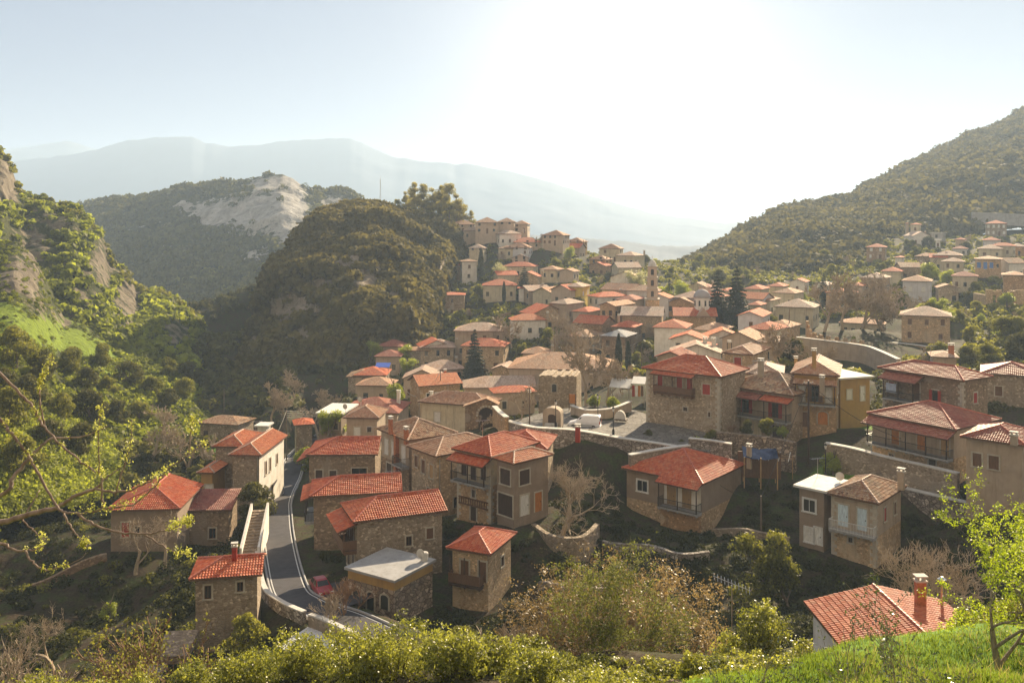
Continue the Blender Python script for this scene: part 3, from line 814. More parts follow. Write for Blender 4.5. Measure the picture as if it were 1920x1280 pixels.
x = near('low house with long faded red roof behind the bare bushes', (197,957), 98, (338,955), rot=4, d=9.5, h=4.4, wall='brown', roof='red', pitch=19, hips=(1, 0), wins=[('F',.22,1.3,.8,1.6,'s','w_red'),('F',.4,1.3,.6,1.1,'w')])
x = near('dark red lean roof between the faded red roof and the grey stone house', (343,957), 103, (434,957), rot=2, d=4.5, h=4.2, wall='stone3', roof='maroon', typ='shed', pitch=15, wins=[('F',.6,.8,.8,1.2,'w')], name='lean_to_shed')
x = near('abandoned stone house with mossy roof and sunlit end wall by the gorge', (369,792), 165, (447,799), rot=-14, d=6.5, h=4.4, wall='stone3', roof='old', pitch=17, wins=[('F',.15,1.5,.9,1.4,'s','w_dark'),('F',.8,1.5,.7,1.2,'w')])
x = near('roofless white wall ruin beside the mossy roofed house', (476,800), 150, (502,802), rot=-5, d=3, h=3.2, wall='white', roof='limewash', typ='flat', auto=False, name='roofless_outbuilding')
x = near('house with big brown red roof and two white chimneys beyond the lane', (634,772), 152, (748,775), rot=-6, d=10, h=4.5, wall='beige', roof='maroon', pitch=20, faces='F', chim=[(.36,.6,1.3,.6,'white'),(.93,.5,1.4,.6,'white')])
x = near('dark plastered house with small hip roof and one pale shuttered window', (643,783), 136, (711,784), rot=-4, d=7, h=5.4, wall='beige', roof='tan', pitch=24, axis='y', wins=[('F',.35,2.6,.95,1.3,'b'),('F',.75,3.2,.65,.8,'s','w_dark')])
x = near('house with flat white roof terrace and yellow bush beside the small hip roof', (591,776), 140, (643,782), rot=-8, d=8, h=5.2, wall='brown', roof='limewash', typ='flat', wins=[('F',.75,2.8,.8,1.0,'w')], name='flat_roofed_house')
x = near('tiny red roofed shed at the bend of the road', (551,797), 148, (591,786), rot=18, d=4.5, h=3.2, wall='stone3', roof='red', pitch=20, auto=False, name='garden_shed')
x = near('stone house with plain orange gable roof and four small windows', (785,724), 160, (868,718), d=7.4, h=6.4, wall='stone2', roof='orange', typ='gable', pitch=22, frame='white',
         wins=[('F',.2,3.9,.7,1.0,'w'),('F',.42,3.9,.7,1.0,'w'),('F',.64,3.9,.7,1.0,'w'),('F',.86,3.9,.7,1.0,'w')], chim=[(.3,.7,.6,.5,'brick')])
x = near('cream house with white speckled roof in front of the orange gable', (783,753), 140, (915,762), d=6.5, h=4.4, wall='cream', roof='tan', pitch=22, wins=[('F',.25,1.4,1.0,1.5,'b'),('F',.75,.2,.9,2.0,'d','w_white')], chim=[(.95,.6,.9)])
x = near('long building with bright corrugated pale roof beside the orange gable', (868,727), 166, (1006,724), rot=4, d=8.5, h=4.8, wall='pink', roof='pale', pitch=20, hips=(1, 0), axis='x', faces='F')
x = near('house with low red roof in front of the corrugated pale roof', (925,737), 152, (1008,722), rot=12, d=5, h=4, wall='beige', roof='red', pitch=18, faces='F')
x = near('large hall with faded tan hip roof behind the bare plane tree', (950,690), 172, (1152,702), rot=-8, d=14, h=5.2, wall='pink', roof='tan', pitch=19, faces='F')

# square ruin block and arch gate
A = P(1010, 704, 135)
x = house('roofless square tower of dark rubble stone behind the fountain', A, -12, 5.8, 5.5, 6.4, wall='stone', typ='none', auto=False, name='stone_tower_ruin', o=0.0)
mb = MB(); rr = random.Random(3)
for i in range(14): mb.box((-2.9+i*.414, .0, x['zt']), (-2.9+(i+1)*.414, 5.5, x['zt']+rr.uniform(.02, .4)))
mb.build('broken_top', M['stone'], x['root'])
window(x['root'], x['fn'], 'F', 2.4, 4.0, .7, 1.2, 'a', 'quoin', 2)

# ================================================================== the village further up and back
T = {'g': 'gable'}
FAR = [
 # label, x0, x1, py, Y, rot, d, h, wall, roof, extra
 ('house with pale roof in front of the dark hillside, conifer before it', 849,945,620,215,-4,8,9.5,'beige','pale',dict(hips=(1,1))),
 ('house with deep red roof directly behind the tall conifer', 862,946,648,205,-10,7,6,'stone2','red',dict()),
 ('small chapel with white gable roof left of the tan hall', 918,962,692,186,-15,6,4,'stone2','pale',dict(typ='gable', axis='y')),
 ('cottage with pinkish gable above a green bush near the chapel', 976,1032,662,200,-10,6,4,'stone2','tan',dict(chim=[(.5,.5,.5)])),
 ('house with white enclosed balcony and mossy old roof above the tan hall', 1057,1116,629,205,-8,8,5.6,'beige','old',dict(kinds='bb')),
 ('grey stone house with slate grey metal roof near the dark cypresses', 1123,1184,629,195,-4,7.5,7.5,'stone3','grey',dict(floors=2,density=1.3)),
 ('tall narrow white stone tower house on the hillside', 864,897,490,300,8,6.5,12,'white','old',dict(floors=3,pitch=14)),
 ('stone house with red roof leaning against the tall white tower house', 840,865,498,306,4,7,9,'stone2','red',dict(pitch=15)),
 ('small pale house with pinkish roof above the tall white tower house', 877,904,465,316,-6,7,6.5,'cream','pale',dict(density=1.2)),
 ('flat pale house at the start of the ridge beside the pines', 843,884,421,342,0,7,7,'pink','tan',dict()),
 ('ridge house with brown balcony and hip roof', 889,929,417,336,0,8,8.5,'pink','tan',dict(kinds='sw')),
 ('ridge house with tan roof right of the balconied one', 931,961,416,340,-4,8,7,'pink','tan',dict()),
 ('ridge house with red roof at the crest', 960,986,420,344,-8,8,7,'pink','tan',dict()),
 ('tall pink house with flat red roof and balconies at the ridge end', 1014,1057,441,325,0,8,9,'pink','tan',dict(floors=3,pitch=12,density=1.4)),
 ('brown house with open porch next to the tall pink ridge house', 1059,1093,453,336,0,7,6,'ochre','tan',dict(pitch=14)),
 ('yellowish tower like house standing alone at the slope end', 1121,1157,466,330,-18,7,10,'cream','tan',dict(floors=3,pitch=10)),
 ('small house with white porch roof below the yellowish tower house', 1102,1136,486,318,-10,6,5,'ochre','tan',dict()),
 ('red roofed house under the ridge houses', 962,1008,454,326,0,7,5,'pink','red',dict()),
 ('house with blue grey lit wall and red roof on the hillside', 945,986,464,318,-12,7,6,'bluish','tan',dict()),
 ('little beige house with white lit gable on the hillside', 958,987,484,310,-6,5,5,'pink','pale',dict(axis='y',typ='gable')),
 ('wide red roof house with white end above the spruce', 940,1002,499,300,-14,7,5,'cream','red',dict()),
 ('pale house with brown roof right of the spruce', 1010,1052,505,292,0,7,5,'cream','tan',dict()),
 ('low house with tan gable roof under the small porch house', 1046,1083,509,290,0,6,4.5,'pink','tan',dict(typ='gable')),
 ('narrow stone block house with slanted roof below the dark hillside', 799,815,548,267,2,6,8,'stone','old',dict(pitch=12,density=.8)),
 ('stone block house with flat red roof alone against the dark hillside', 818,873,553,265,2,7,8,'stone','red',dict(pitch=9,density=.6)),
 ('house with columns and red roof beside a slim cypress', 903,970,535,266,0,8,5.5,'cream','red',dict(density=1.3)),
 ('tiny white hut beside the columned house', 970,985,540,264,0,4,3,'white','red',dict(pitch=8,auto=False)),
 ('yellow fronted house with white lit roof', 1056,1099,537,246,0,8,5,'yellow','pale',dict(kinds='bb')),
 ('house with wide pink roof below the yellow front', 1027,1070,568,232,-16,8,5.5,'beige','pale',dict()),
 ('house with red roof and wooden balcony below the pink roof', 1070,1110,583,225,-10,8,8,'pink','red',dict(floors=2)),
 ('two storey stone house with gable front and four windows', 1120,1160,572,222,-14,10,8,'stone2','tan',dict(typ='gable',axis='y',floors=2,density=1.4,kinds='w')),
 ('long stone building with bare side wall in front of the bell tower', 1162,1244,591,216,-12,9,7.5,'stone2','pale',dict(typ='gable',axis='x',density=.35,floors=1)),
 ('small house with red pyramid roof under the long bare wall', 1143,1199,612,206,0,8,4,'stone3','red',dict(axis='y')),
 ('house with red and white roof over white shutters and a stone terrace', 1222,1288,613,186,-20,8,8,'white','red',dict(density=1.3,kinds='sb')),
 ('house with orange roof and cream balcony wall right of the white shutters', 1294,1360,617,190,-10,9,7.5,'cream','tan',dict(density=1.3)),
 ('wide house with white hip roof behind the church dome', 1257,1330,557,240,-8,8,6,'bluish','pale',dict(density=1.2)),
 ('house with large white slope right of the church dome', 1337,1384,577,214,-14,9,6,'beige','pale',dict()),
 ('bluish white house with broad gable front', 1379,1441,592,186,-4,10,8,'bluish','red',dict(typ='gable',axis='y',floors=2,kinds='s')),
 ('low cream house with row of tall windows below the bluish gable', 1394,1464,615,175,-16,8,5,'cream','red',dict(kinds='s',density=1.6)),
 ('house with bright red roof and white tile band behind the tall stone house', 1226,1300,669,144,-4,6,6,'beige','red',dict(hips=(0,0))),
 ('stone house with red shutter and brown gable facing the square', 1353,1424,661,140,-10,9,7.5,'stone2','tan',dict(axis='y',wins=[('F',.48,4.2,1.1,1.5,'s','w_red')])),
 ('house with white stove pipes and red roof in front of the church', 1281,1338,650,158,-6,6,5.5,'stone2','red',dict(chim=[(.2,.4,.6,.7,'white'),(.5,.5,.6,.7,'white')])),
 ('house with pale tile roof behind the red awning balcony', 1398,1470,700,131,-18,8,6,'beige','pale',dict(chim=[(.8,.5,1.2,.5,'ochre')],faces='FR')),
 ('bright white roofed house in the village middle', 1450,1542,574,214,-6,9,5.5,'cream','pale',dict()),
 ('white walled house with broad gable at the foot of the wooded hill', 1478,1518,528,266,-6,7,5,'white','red',dict(typ='gable',axis='y')),
 ('house with red roof left of the white gable under the wooded hill', 1436,1476,536,256,-8,7,5,'cream','red',dict()),
 ('house with tan roof in front of the white gable', 1446,1500,548,240,-14,8,5,'cream','tan',dict()),
 ('small house with white lit roof right of the white gable', 1521,1560,534,262,-10,7,5,'white','pale',dict(typ='gable',axis='y')),
 ('brown house with orange tile roof and chimney above the plane trees', 1545,1600,548,236,-16,8,6,'stone2','orange',dict(chim=[(.3,.3,.7)])),
 ('house with orange roof touching the brown chimney house', 1588,1625,535,248,-8,7,5,'pink','orange',dict()),
 ('house with wide white roof and dark veranda above the plane trees', 1612,1674,520,252,-8,9,6.5,'stone3','pale',dict()),
 ('house with red ridge behind the wide white roof', 1650,1700,508,272,-6,8,6,'cream','red',dict()),
 ('slender white house with red roof standing above its neighbours', 1675,1696,482,300,-10,6,7,'white','red',dict(density=1.4,pitch=14)),
 ('bluish house with brown roof and tall windows near the plane trees', 1689,1758,526,240,-6,9,9,'bluish','tan',dict(floors=2,density=1.2,kinds='bw')),
 ('house with white curved roof in the upper right cluster', 1748,1816,478,292,-6,9,6,'beige','pale',dict()),
 ('low house with pale roof in front of the white curved roof', 1764,1818,490,280,-6,7,4,'cream','pale',dict()),
 ('brown stone house with three bright blue windows', 1825,1890,485,270,-8,9,7.5,'stone2','tan',dict(wins=[('F',.15,2.4,1.0,1.7,'s','w_blue'),('F',.4,2.1,1.0,2.1,'d','w_blue'),('F',.64,2.4,1.0,1.7,'s','w_blue'),('F',.88,2.6,.6,1.1,'w')],pitch=12)),
 ('house with cream veranda and maroon roof below the blue windows', 1783,1846,517,256,-4,7,6,'cream','maroon',dict(kinds='wd',density=1.3)),
 ('stone house with white lit hip roof and balcony beside garden stairs', 1686,1805,590,186,-3,8.5,6.8,'stone2','pale',dict(floors=2,kinds='sw')),
 ('low tavern with tan roof and glazed front under the plane trees', 1572,1676,604,205,-6,7,4,'cream','tan',dict(floors=1,density=1.5,kinds='w',pitch=15)),
 ('lone house with orange lit windows on the wooded slope', 1622,1670,463,330,-4,8,7,'stone','red',dict(floors=2,kinds='b')),
 ('white stone house with red roof high on the wooded slope', 1705,1729,421,372,-8,8,10,'cream','red',dict(floors=2)),
 ('low red wing beside the white stone house high on the slope', 1697,1707,419,380,0,8,6,'pink','red',dict(auto=False)),
 ('grey terrace house with flat roof below the white stone house', 1742,1776,437,368,-10,9,4,'concrete','concrete',dict(typ='flat')),
 ('small white house with flat roof under the terrace house', 1752,1768,450,350,-4,6,5,'white','limewash',dict(typ='flat')),
 ('dark red roofed house above the white curved roof', 1789,1816,449,345,-6,8,6,'pink','red',dict()),
 ('white house row below the dark red roof', 1784,1822,466,330,-6,7,4,'bluish','maroon',dict(density=1.5)),
 ('house with rows of white windows below the mountain road wall', 1847,1898,419,385,-4,9,8,'stone3','red',dict(floors=2,kinds='b',density=1.4)),
 ('house with red roof and turquoise wall in the upper cluster', 1842,1886,450,340,-4,8,5,'bluish','red',dict()),
 ('house with shining white hip roof in the upper cluster', 1832,1892,466,312,-6,9,5,'cream','pale',dict()),
 ('house with pale roof cut by the picture edge above the blue windows', 1892,1935,462,320,-6,9,6,'stone2','pale',dict()),
 ('house with tan roof behind the ruined facade', 1878,1935,515,245,-6,9,7,'stone2','tan',dict(pitch=15,chim=[(.4,.3,.8)])),
 ('low red roofed shed at the foot of the dark hillside', 630,674,676,222,4,6,4.5,'stone3','red',dict(pitch=15,auto=False)),
 ('house with weathered maroon roof between two lime green trees', 704,754,649,216,-6,7,4.5,'beige','maroon',dict()),
 ('house with grey brown roof under the weathered maroon roof', 700,752,668,208,-2,6,4.5,'beige','maroon',dict()),
 ('shed with long tan roof right of the lime green trees', 757,806,657,213,-4,5,4,'stone3','tan',dict(pitch=14,auto=False)),
 ('house with mossy tan roof beside a bright blue awning', 648,700,706,190,0,6,4,'stone3','old',dict(auto=False)),
 ('cottage with brown hip roof behind the orange gable house', 665,735,722,176,-4,6,4,'beige','tan',dict(faces='F')),
 ('house with red roof half hidden by the pines on the ridge', 745,796,403,352,0,8,3,'pink','red',dict(auto=False)),
 ('red roofed house left of the tall fir pair', 1346,1372,545,255,-8,8,4,'cream','red',dict()),
 ('house with red slopes right of the tall fir pair', 1392,1436,541,250,-10,8,5,'cream','red',dict()),
 ('low house with tan roof behind the bluish gable', 1412,1452,562,225,-12,8,5,'cream','tan',dict()),
 ('house with small white dormer roof near the fir pair', 1398,1432,571,214,-8,6,5,'cream','red',dict()),
 ('house with brown roof behind the church', 1300,1344,540,262,-4,8,5,'beige','maroon',dict()),
 ('pale house with maroon roof left of the bell tower', 1152,1200,561,236,-4,8,6,'beige','maroon',dict()),
 ('house with pinkish roof under the pale hillside tree', 1125,1152,548,256,0,7,5,'pink','tan',dict()),
 ('stone cottage with dark door near the crenellated terrace', 1428,1492,610,180,-14,7,5.5,'stone2','tan',dict()),
 ('house with white roof and orange end wall beside the grassy bank', 1418,1462,640,160,-10,7,5,'pink','pale',dict()),
]
def typ_ok(ex, rot): return not (ex.get('typ') == 'gable' and ex.get('axis') == 'x') and rot > -18
for (lab, x0, x1, py, Y, rot, d, h, wall, roof, ex) in FAR:
    ex = dict(ex); ex.setdefault('pitch', 20)
    if x0 > 1000 and typ_ok(ex, rot): rot -= 22; x1 = x0+(x1-x0)*.84; d *= .95; h *= .84
    if Y > 240: h *= .82
    if Y > 300 and x0 < 1200: h *= .62; ex['floors'] = 2; ex['pitch'] = 24; x1 = x0+(x1-x0)*1.18
    far(lab, x0, x1, py, Y, rot, d*1.15, h, wall=wall, roof=roof, **ex)

# more of the packed village: each fitted into a gap between the houses above
_fx = np.array([((e[1]+e[2])/2, e[3], e[4]) for e in FAR])
def depth_at(px, py):
    w = 1/(((_fx[:,0]-px)/1.6)**2+((_fx[:,1]-py)*2.2)**2+60)**2
    return float((w*_fx[:,2]).sum()/w.sum())
_rg = random.Random(1234); _named = list(LABELS); _used = set()
CW = {'stone': 'stone', 'stone2': 'warm stone', 'cream': 'cream', 'white': 'white', 'white ': 'white', 'beige': 'beige', 'pink': 'pinkish', 'bluish': 'pale grey'}
CR = {'red': 'red', 'tan': 'tan', 'pale': 'pale', 'orange': 'orange', 'old': 'mossy'}
SPOT = []
for (xa, xb, ya, yb, n) in ((1150,1480,525,560,40),(1190,1500,560,640,40),(1500,1800,505,580,22),(1700,1915,440,520,22),(960,1160,560,640,20),(925,1190,445,550,60),(850,1100,425,455,14),(1240,1460,640,668,7),(640,960,640,720,12)):
    for k in range(n): SPOT.append((_rg.uniform(xa, xb), _rg.uniform(ya, yb)))
for (px, py) in SPOT:
    Y = depth_at(px, py); wpx = _rg.uniform(6.0, 9.5)/Y*F
    c = P(px, py, Y)
    if min(math.hypot(c[0]-f_[0], c[1]-f_[1])-f_[2]*.42 for f_ in FOOT) < 2.2: continue
    if 1490 < px < 1700 and py > 585: continue
    wl, rf = _rg.choice(['white','white','cream','cream','pink','stone2','beige','bluish','stone']), _rg.choice(['red','red','tan','pale','orange','old','tan'])
    gb = _rg.random() < .3
    j = min(_named, key=lambda t: (t[1]-c[0])**2+(t[2]-c[1])**2)
    ref = ' '.join(j[0].split()[:7]); ref = ref[:-len(ref.split()[-1])-1] if ref.split()[-1] in ('with','and','of','the','in','on','by','a','its','at','between','beside','behind') else ref
    lab = '%s walled %s with %s roof near the %s' % (CW[wl], 'gable house' if gb else 'hip roofed house', CR[rf], ref)
    q = 0; names = ['wide','small','squat','narrow','tall','plain','modest','old']
    while lab in _used and q < 8: lab = '%s %s walled house with %s roof near the %s' % (names[q], CW[wl], CR[rf], ref); q += 1
    if lab in _used or len(lab.split()) > 16: continue
    _used.add(lab)
    rot = _rg.choice([-38,-30,-24,-18,-10,12,24]) if px > 1000 else _rg.choice([-14,-8,0,8,16])
    far(lab, px-wpx/2, px+wpx/2, py, Y, rot, _rg.uniform(6,8.5), _rg.uniform(4.2,6.5)*(.8 if Y > 290 else 1), wall=wl, roof=rf, pitch=_rg.uniform(18,24), typ='gable' if gb else 'hip',
        axis=_rg.choice(['x','y']) if gb else None, density=1.1, group=None, chim=[(_rg.uniform(.2,.8),_rg.uniform(.3,.7),.6,.55)] if _rg.random() < .5 else ())
# ------------------------------------------------------------------ church with dome
x = far('domed village church with red roof and white cross gable', 1262, 1346, 592, 205, -8, 9, 6.5, wall='stone2', roof='red', typ='gable', axis='x', name='church', pitch=20, density=.6, floors=1)
cx, cy = 1.8, 4.5
mb = MB(); mb.lathe([(1.75, 6.8), (1.75, 10.2), (1.95, 10.25), (1.95, 10.45)], (cx, cy, 0), 16); dr = mb.build('drum', M['white'], x['root'])
for k in range(8):
    a = 2*math.pi*(k+.5)/8; w_ = MB(); w_.cbox((cx+1.76*math.cos(a), cy+1.76*math.sin(a), 9.2), (.1, .42, 1.3), a); w_.build('window', M['glass'], dr)
mb = MB(); mb.lathe([(2.0, 10.45), (1.95, 10.9), (1.7, 11.5), (1.25, 12.0), (.7, 12.3), (.12, 12.45)], (cx, cy, 0), 20); mb.build('dome', M['f_grey'], x['root'], True)
mb = MB(); mb.box((cx-.05, cy-.05, 12.4), (cx+.05, cy+.05, 13.8)); mb.box((cx-.35, cy-.045, 13.2), (cx+.35, cy+.045, 13.3)); mb.build('cross', M['coping'], x['root'])
mb = MB(); z = 6.5; mb.add([(.2,-.3,z),(3.4,-.3,z),(1.8,-.3,z+1.9),(.2,4.5,z),(3.4,4.5,z),(1.8,4.5,z+1.9)], [(0,1,2),(0,2,5,3),(1,4,5,2),(0,3,4,1)]); mb.build('cross_gable', M['f_pale'], x['root'])
# ------------------------------------------------------------------ bell tower
b = P(1223, 607, 226); root = empty('bell_tower', b, R(-8), 'slender stone bell tower with three tiers of arched openings beside the church', 'tower')
BASES.append((b[0], b[1], b[2], 1)); FOOT.append((b[0], b[1], 3))
def tower_box(z0, z1, s, name, m):
    mb = MB(); mb.box((-s, -s, z0), (s, s, z1)); return mb.build(name, M[m], root)
tower_box(-4, 6.2, 1.75, 'base', 'stone2'); tower_box(6.2, 6.5, 1.9, 'cornice', 'quoin')
zz = 6.5
for k, s in enumerate((1.35, 1.25, 1.15)):
    st = tower_box(zz, zz+2.5, s, 'storey', 'pink')
    for face in range(4):
        a = face*math.pi/2; ca, sa = math.cos(a), math.sin(a)
        mb = MB()
        fnl = lambda f_, u, z, o: (ca*(u)-sa*(-(s+o)), sa*(u)+ca*(-(s+o)), z)
        arch_panel(mb, fnl, 'F', -.38, .38, zz+.5, zz+1.95, 0, .03); mb.build('belfry_opening', M['glass'], st)
    tower_box(zz+2.5, zz+2.75, s+.2, 'cornice', 'quoin'); zz += 2.75
mb = MB(); mb.lathe([(1.1, zz), (1.05, zz+.5), (.7, zz+1.2), (.1, zz+1.6)], (0,0,0), 8); mb.box((-.04,-.04,zz+1.5), (.04,.04,zz+2.6)); mb.box((-.3,-.035,zz+2.1), (.3,.035,zz+2.18)); mb.build('cupola', M['coping'], root)

# ------------------------------------------------------------------ ruin with empty windows
A = P(1849, 540, 226); root = empty('ruined_facade', (A[0], A[1], A[2]-9), R(-6), 'roofless ruin whose empty windows show green behind', 'ruin')
mb = MB(); Lw = 9.5
cells = [(1.6, 2.6), (3.9, 4.9), (6.2, 7.2)]
def ruin_wall(mb, y0, y1):
    xs = [0] + [v for c in cells for v in c] + [Lw]
    for i in range(0, len(xs), 2): mb.box((xs[i], y0, -3), (xs[i+1], y1, 8.6-(.5 if i == 4 else 0)))
    for a, b_ in cells:
        mb.box((a, y0+.02, -3), (b_, y1-.02, .9)); mb.box((a, y0+.02, 2.6), (b_, y1-.02, 5.0)); 
        if a != 3.9: mb.box((a, y0+.02, 7.2), (b_, y1-.02, 8.3))
ruin_wall(mb, 0, .6); mb.box((0, .6, -3), (.6, 8, 7.2)); mb.box((Lw-.6, .6, -3), (Lw, 8, 8.0))
mb.build('wall', M['stone2'], root)
BASES.append((A[0]+4, A[1]+3, A[2]-9.3, 1)); FOOT.append((A[0]+4, A[1]+4, 6))
TREES = [
 ('fir0', 890, 700, 196, 92, 'tall dark conifer standing before the two red roofed houses'),
 ('fir1', 1345, 577, 212, 72, 'left fir of the tall pair behind the church'),
 ('fir2', 1381, 575, 210, 72, 'right fir of the tall pair behind the church'),
 ('spruce', 983, 542, 275, 48, 'layered spruce beside the columned house'),
 ('cypress', 902, 502, 300, 42, 'slim cypress against the tall white tower house'),
 ('cypress', 945, 575, 262, 48, 'slim bare stemmed cypress in front of the columned house'),
 ('fir0', 1255, 548, 250, 32, 'small dark fir beside the yellow green bushes behind the bell tower'),
 ('fir1', 1544, 545, 245, 32, 'small fir between the white gabled houses'),
 ('cypress', 1160, 692, 172, 66, 'left dark cypress before the slate roofed house'),
 ('cypress', 1178, 692, 171, 60, 'right dark cypress before the slate roofed house'),
 ('lime0', 690, 668, 214, 40, 'lime green tree left of the weathered maroon roof'),
 ('lime1', 768, 662, 214, 36, 'lime green tree right of the weathered maroon roof'),
 ('lime0', 758, 694, 203, 36, 'lower lime green tree beside the grey brown roof'),
 ('bush0', 710, 613, 228, 16, 'lone bright green bush on the dark hillside'),
 ('pale0', 1180, 548, 262, 56, 'large pale flowering tree left of the bell tower'),
 ('lime1', 1272, 560, 256, 40, 'yellow green tree right of the bell tower'),
 ('lime0', 1246, 572, 250, 44, 'darker yellow tree just behind the bell tower'),
 ('lime1', 1072, 482, 318, 26, 'round green tree in front of the tall pink ridge house'),
 ('pale1', 932, 530, 292, 44, 'feathery pale tree right of the slim cypress'),
 ('lime0', 1752, 592, 200, 46, 'bright green tree behind the balconied hip roof house'),
 ('lime1', 1722, 590, 205, 30, 'smaller bright green tree left of the bright one behind the hip roof'),
 ('lime0', 1906, 628, 180, 44, 'spring green tree under the ruined facade'),
 ('bush1', 1888, 566, 222, 22, 'green bush sprouting on the ruin wall'),
 ('bush2', 1742, 506, 268, 24, 'green bush row below the white curved roof'),
 ('bush0', 1722, 500, 280, 20, 'small green bush beside the slender white house'),
 ('lime1', 1780, 530, 262, 34, 'yellow green tree with hanging cable near the pale roof'),
 ('bare0', 1100, 775, 130, 132, 'big bare plane tree in the planted bed by the van'),
 ('bare1', 1140, 770, 134, 110, 'bare plane tree behind the parked van, right trunk'),
 ('thin2', 1052, 985, 90, 142, 'bare walnut tree inside the curved stone yard'),
 ('thin0', 1075, 965, 93, 110, 'smaller bare walnut tree behind the curved yard'),
 ('bare0', 1545, 610, 190, 88, 'leftmost bare plane tree on the crenellated terrace'),
 ('bare1', 1580, 612, 192, 96, 'second bare plane tree on the crenellated terrace'),
 ('bare3', 1618, 612, 196, 100, 'third bare plane tree on the crenellated terrace'),
 ('bare4', 1655, 610, 200, 96, 'rightmost bare plane tree above the tavern roof'),
 ('bare2', 1700, 590, 215, 56, 'bare tree in front of the bluish house'),
 ('bare4', 1460, 672, 150, 76, 'bare tree in the yard beside the low cream house'),
 ('bare1', 1558, 690, 145, 50, 'small bare tree before the curved plastered wall'),
 ('bare0', 1510, 688, 146, 44, 'low bare tree at the left end of the curved plastered wall'),
 ('bare3', 1030, 660, 205, 78, 'bare tree below the wooden balcony house on the slope'),
 ('bare4', 1065, 655, 208, 60, 'bare tree right of it on the dark slope'),
 ('bare2', 600, 745, 178, 62, 'bare tree beyond the brown red roof, left of it'),
 ('bare1', 510, 800, 172, 80, 'bare tree behind the roofless white ruin'),
 ('bare0', 555, 760, 185, 64, 'bare tree on the gorge rim behind the telephone pole'),
 ('bare4', 630, 735, 182, 50, 'bare tree above the maroon roof with white chimneys'),
 ('bare3', 285, 845, 140, 92, 'wide bare tree in the hollow behind the faded red roof'),
 ('bare2', 350, 840, 142, 66, 'bare tree left of the mossy roofed house'),
 ('thin1', 255, 990, 93, 74, 'bare grey bush tree beside the faded red roof'),
 ('thin1', 310, 985, 94, 74, 'bare tree in front of the dark red lean roof'),
 ('thin0', 1740, 1120, 62, 130, 'leafless tree in shade beside the cottage chimney'),
 ('thin0', 1800, 1120, 60, 120, 'second leafless tree in shade behind the cottage'),
 ('thin2', 100, 1095, 72, 92, 'reddish bare tree on the shaded lawn'),
 ('budbush0', 270, 1200, 58, 120, 'olive tinted twiggy shrub beside the stone house below the road'),
 ('budbush1', 240, 1215, 55, 90, 'brownish twiggy shrub left of the olive tinted one'),
 ('budbush1', 90, 1265, 46, 100, 'orange brown twiggy shrub above the bottom bushes'),
 ('twigs0', 30, 1220, 52, 90, 'grey twiggy shrub at the shaded lawn edge'),
 ('twigs1', 150, 1250, 48, 60, 'low reddish twiggy shrub by the bottom bushes'),
 ('twigs2', 950, 1235, 45, 100, 'grey twiggy shrub below the small stone house'),
 ('twigs0', 905, 1230, 46, 70, 'smaller grey twiggy shrub beside the flat roofed shop'),
 ('twigs1', 650, 1145, 73, 70, 'pale twiggy shrub at the road edge before the shop'),
 ('twigs2', 625, 1160, 71, 60, 'thin pale twigs overhanging the road bend'),
 ('bush1', 385, 1040, 88, 22, 'small silvery green bush beside the stairs'),
 ('bush2', 205, 1035, 86, 24, 'bright green bush under the faded red roof house'),
 ('bush0', 575, 832, 142, 32, 'sunlit green bush at the bend of the road'),
 ('lime0', 612, 802, 138, 46, 'yellow leaved tree in front of the flat white terrace'),
 ('bush1', 1088, 800, 113, 12, 'small bush in front of the van wheel, left'),
 ('bush2', 1105, 803, 112, 12, 'small bush in front of the van wheel, right'),
 ('bush0', 1050, 796, 114, 16, 'bush beside the fountain on the square'),
 ('bush1', 1115, 762, 124, 26, 'spiky green plant in the bed behind the van'),
 ('bush2', 1150, 762, 124, 22, 'leafy green plant in the bed by the plane trunk'),
 ('bush0', 1562, 835, 102, 30, 'narrow sunlit bush at the garden wall corner'),
 ('oak0', 1440, 1060, 80, 104, 'dark leafy tree in the shaded gully'),
 ('oak1', 1480, 1070, 78, 70, 'lower leafy tree in the gully left of the blue door house'),
 ('oak1', 870, 1150, 60, 60, 'shadowy leafy tree under the small stone house'),
 ('round1', 460, 1140, 70, 62, 'rounded dark tree against the stone house below the road'),
 ('dark0', 480, 935, 106, 52, 'dark ivy covered tree by the grey stone house corner'),
 ('bare4', 960, 640, 215, 56, 'pale twiggy tree on the slope below the columned house'),
 ('bush1', 930, 632, 216, 24, 'pale green bush on the slope below the columned house'),
 ('bush0', 1002, 705, 180, 30, 'bright green bush beside the pinkish gable cottage'),
 ('oak0', 940, 735, 172, 40, 'overgrown tree beside the corrugated roof'),
 ('bare2', 900, 806, 124, 46, 'tangled bare tree beside the arched gate'),
 ('bare0', 975, 790, 122, 62, 'thin bare tree left of the dark stone tower'),
 ('bush2', 740, 738, 168, 26, 'yellow green bush left of the stone gable'),
 ('bare1', 1015, 432, 326, 20, 'tiny bare tree on the skyline by the tall pink house'),
 ('bush0', 1600, 640, 182, 12, 'small green bush on the battlement terrace'),
]
PIN = [(745,400,355,28),(760,400,356,40),(778,400,352,52),(795,402,354,58),(812,404,356,52),(828,406,352,56),(842,410,350,60),(856,412,348,54),(870,418,352,34),(884,418,354,24),(770,402,360,46),(835,408,362,52)]
for i, (px, py, Y, hp) in enumerate(PIN):
    TREES.append(('pine%d' % (i % 3), px, py, Y, hp, None))
for (k, px, py, Y, hp, lab) in TREES:
    p = P(px, py, Y)
    if Y > 115: BASES.append((p[0], p[1], p[2], 1))
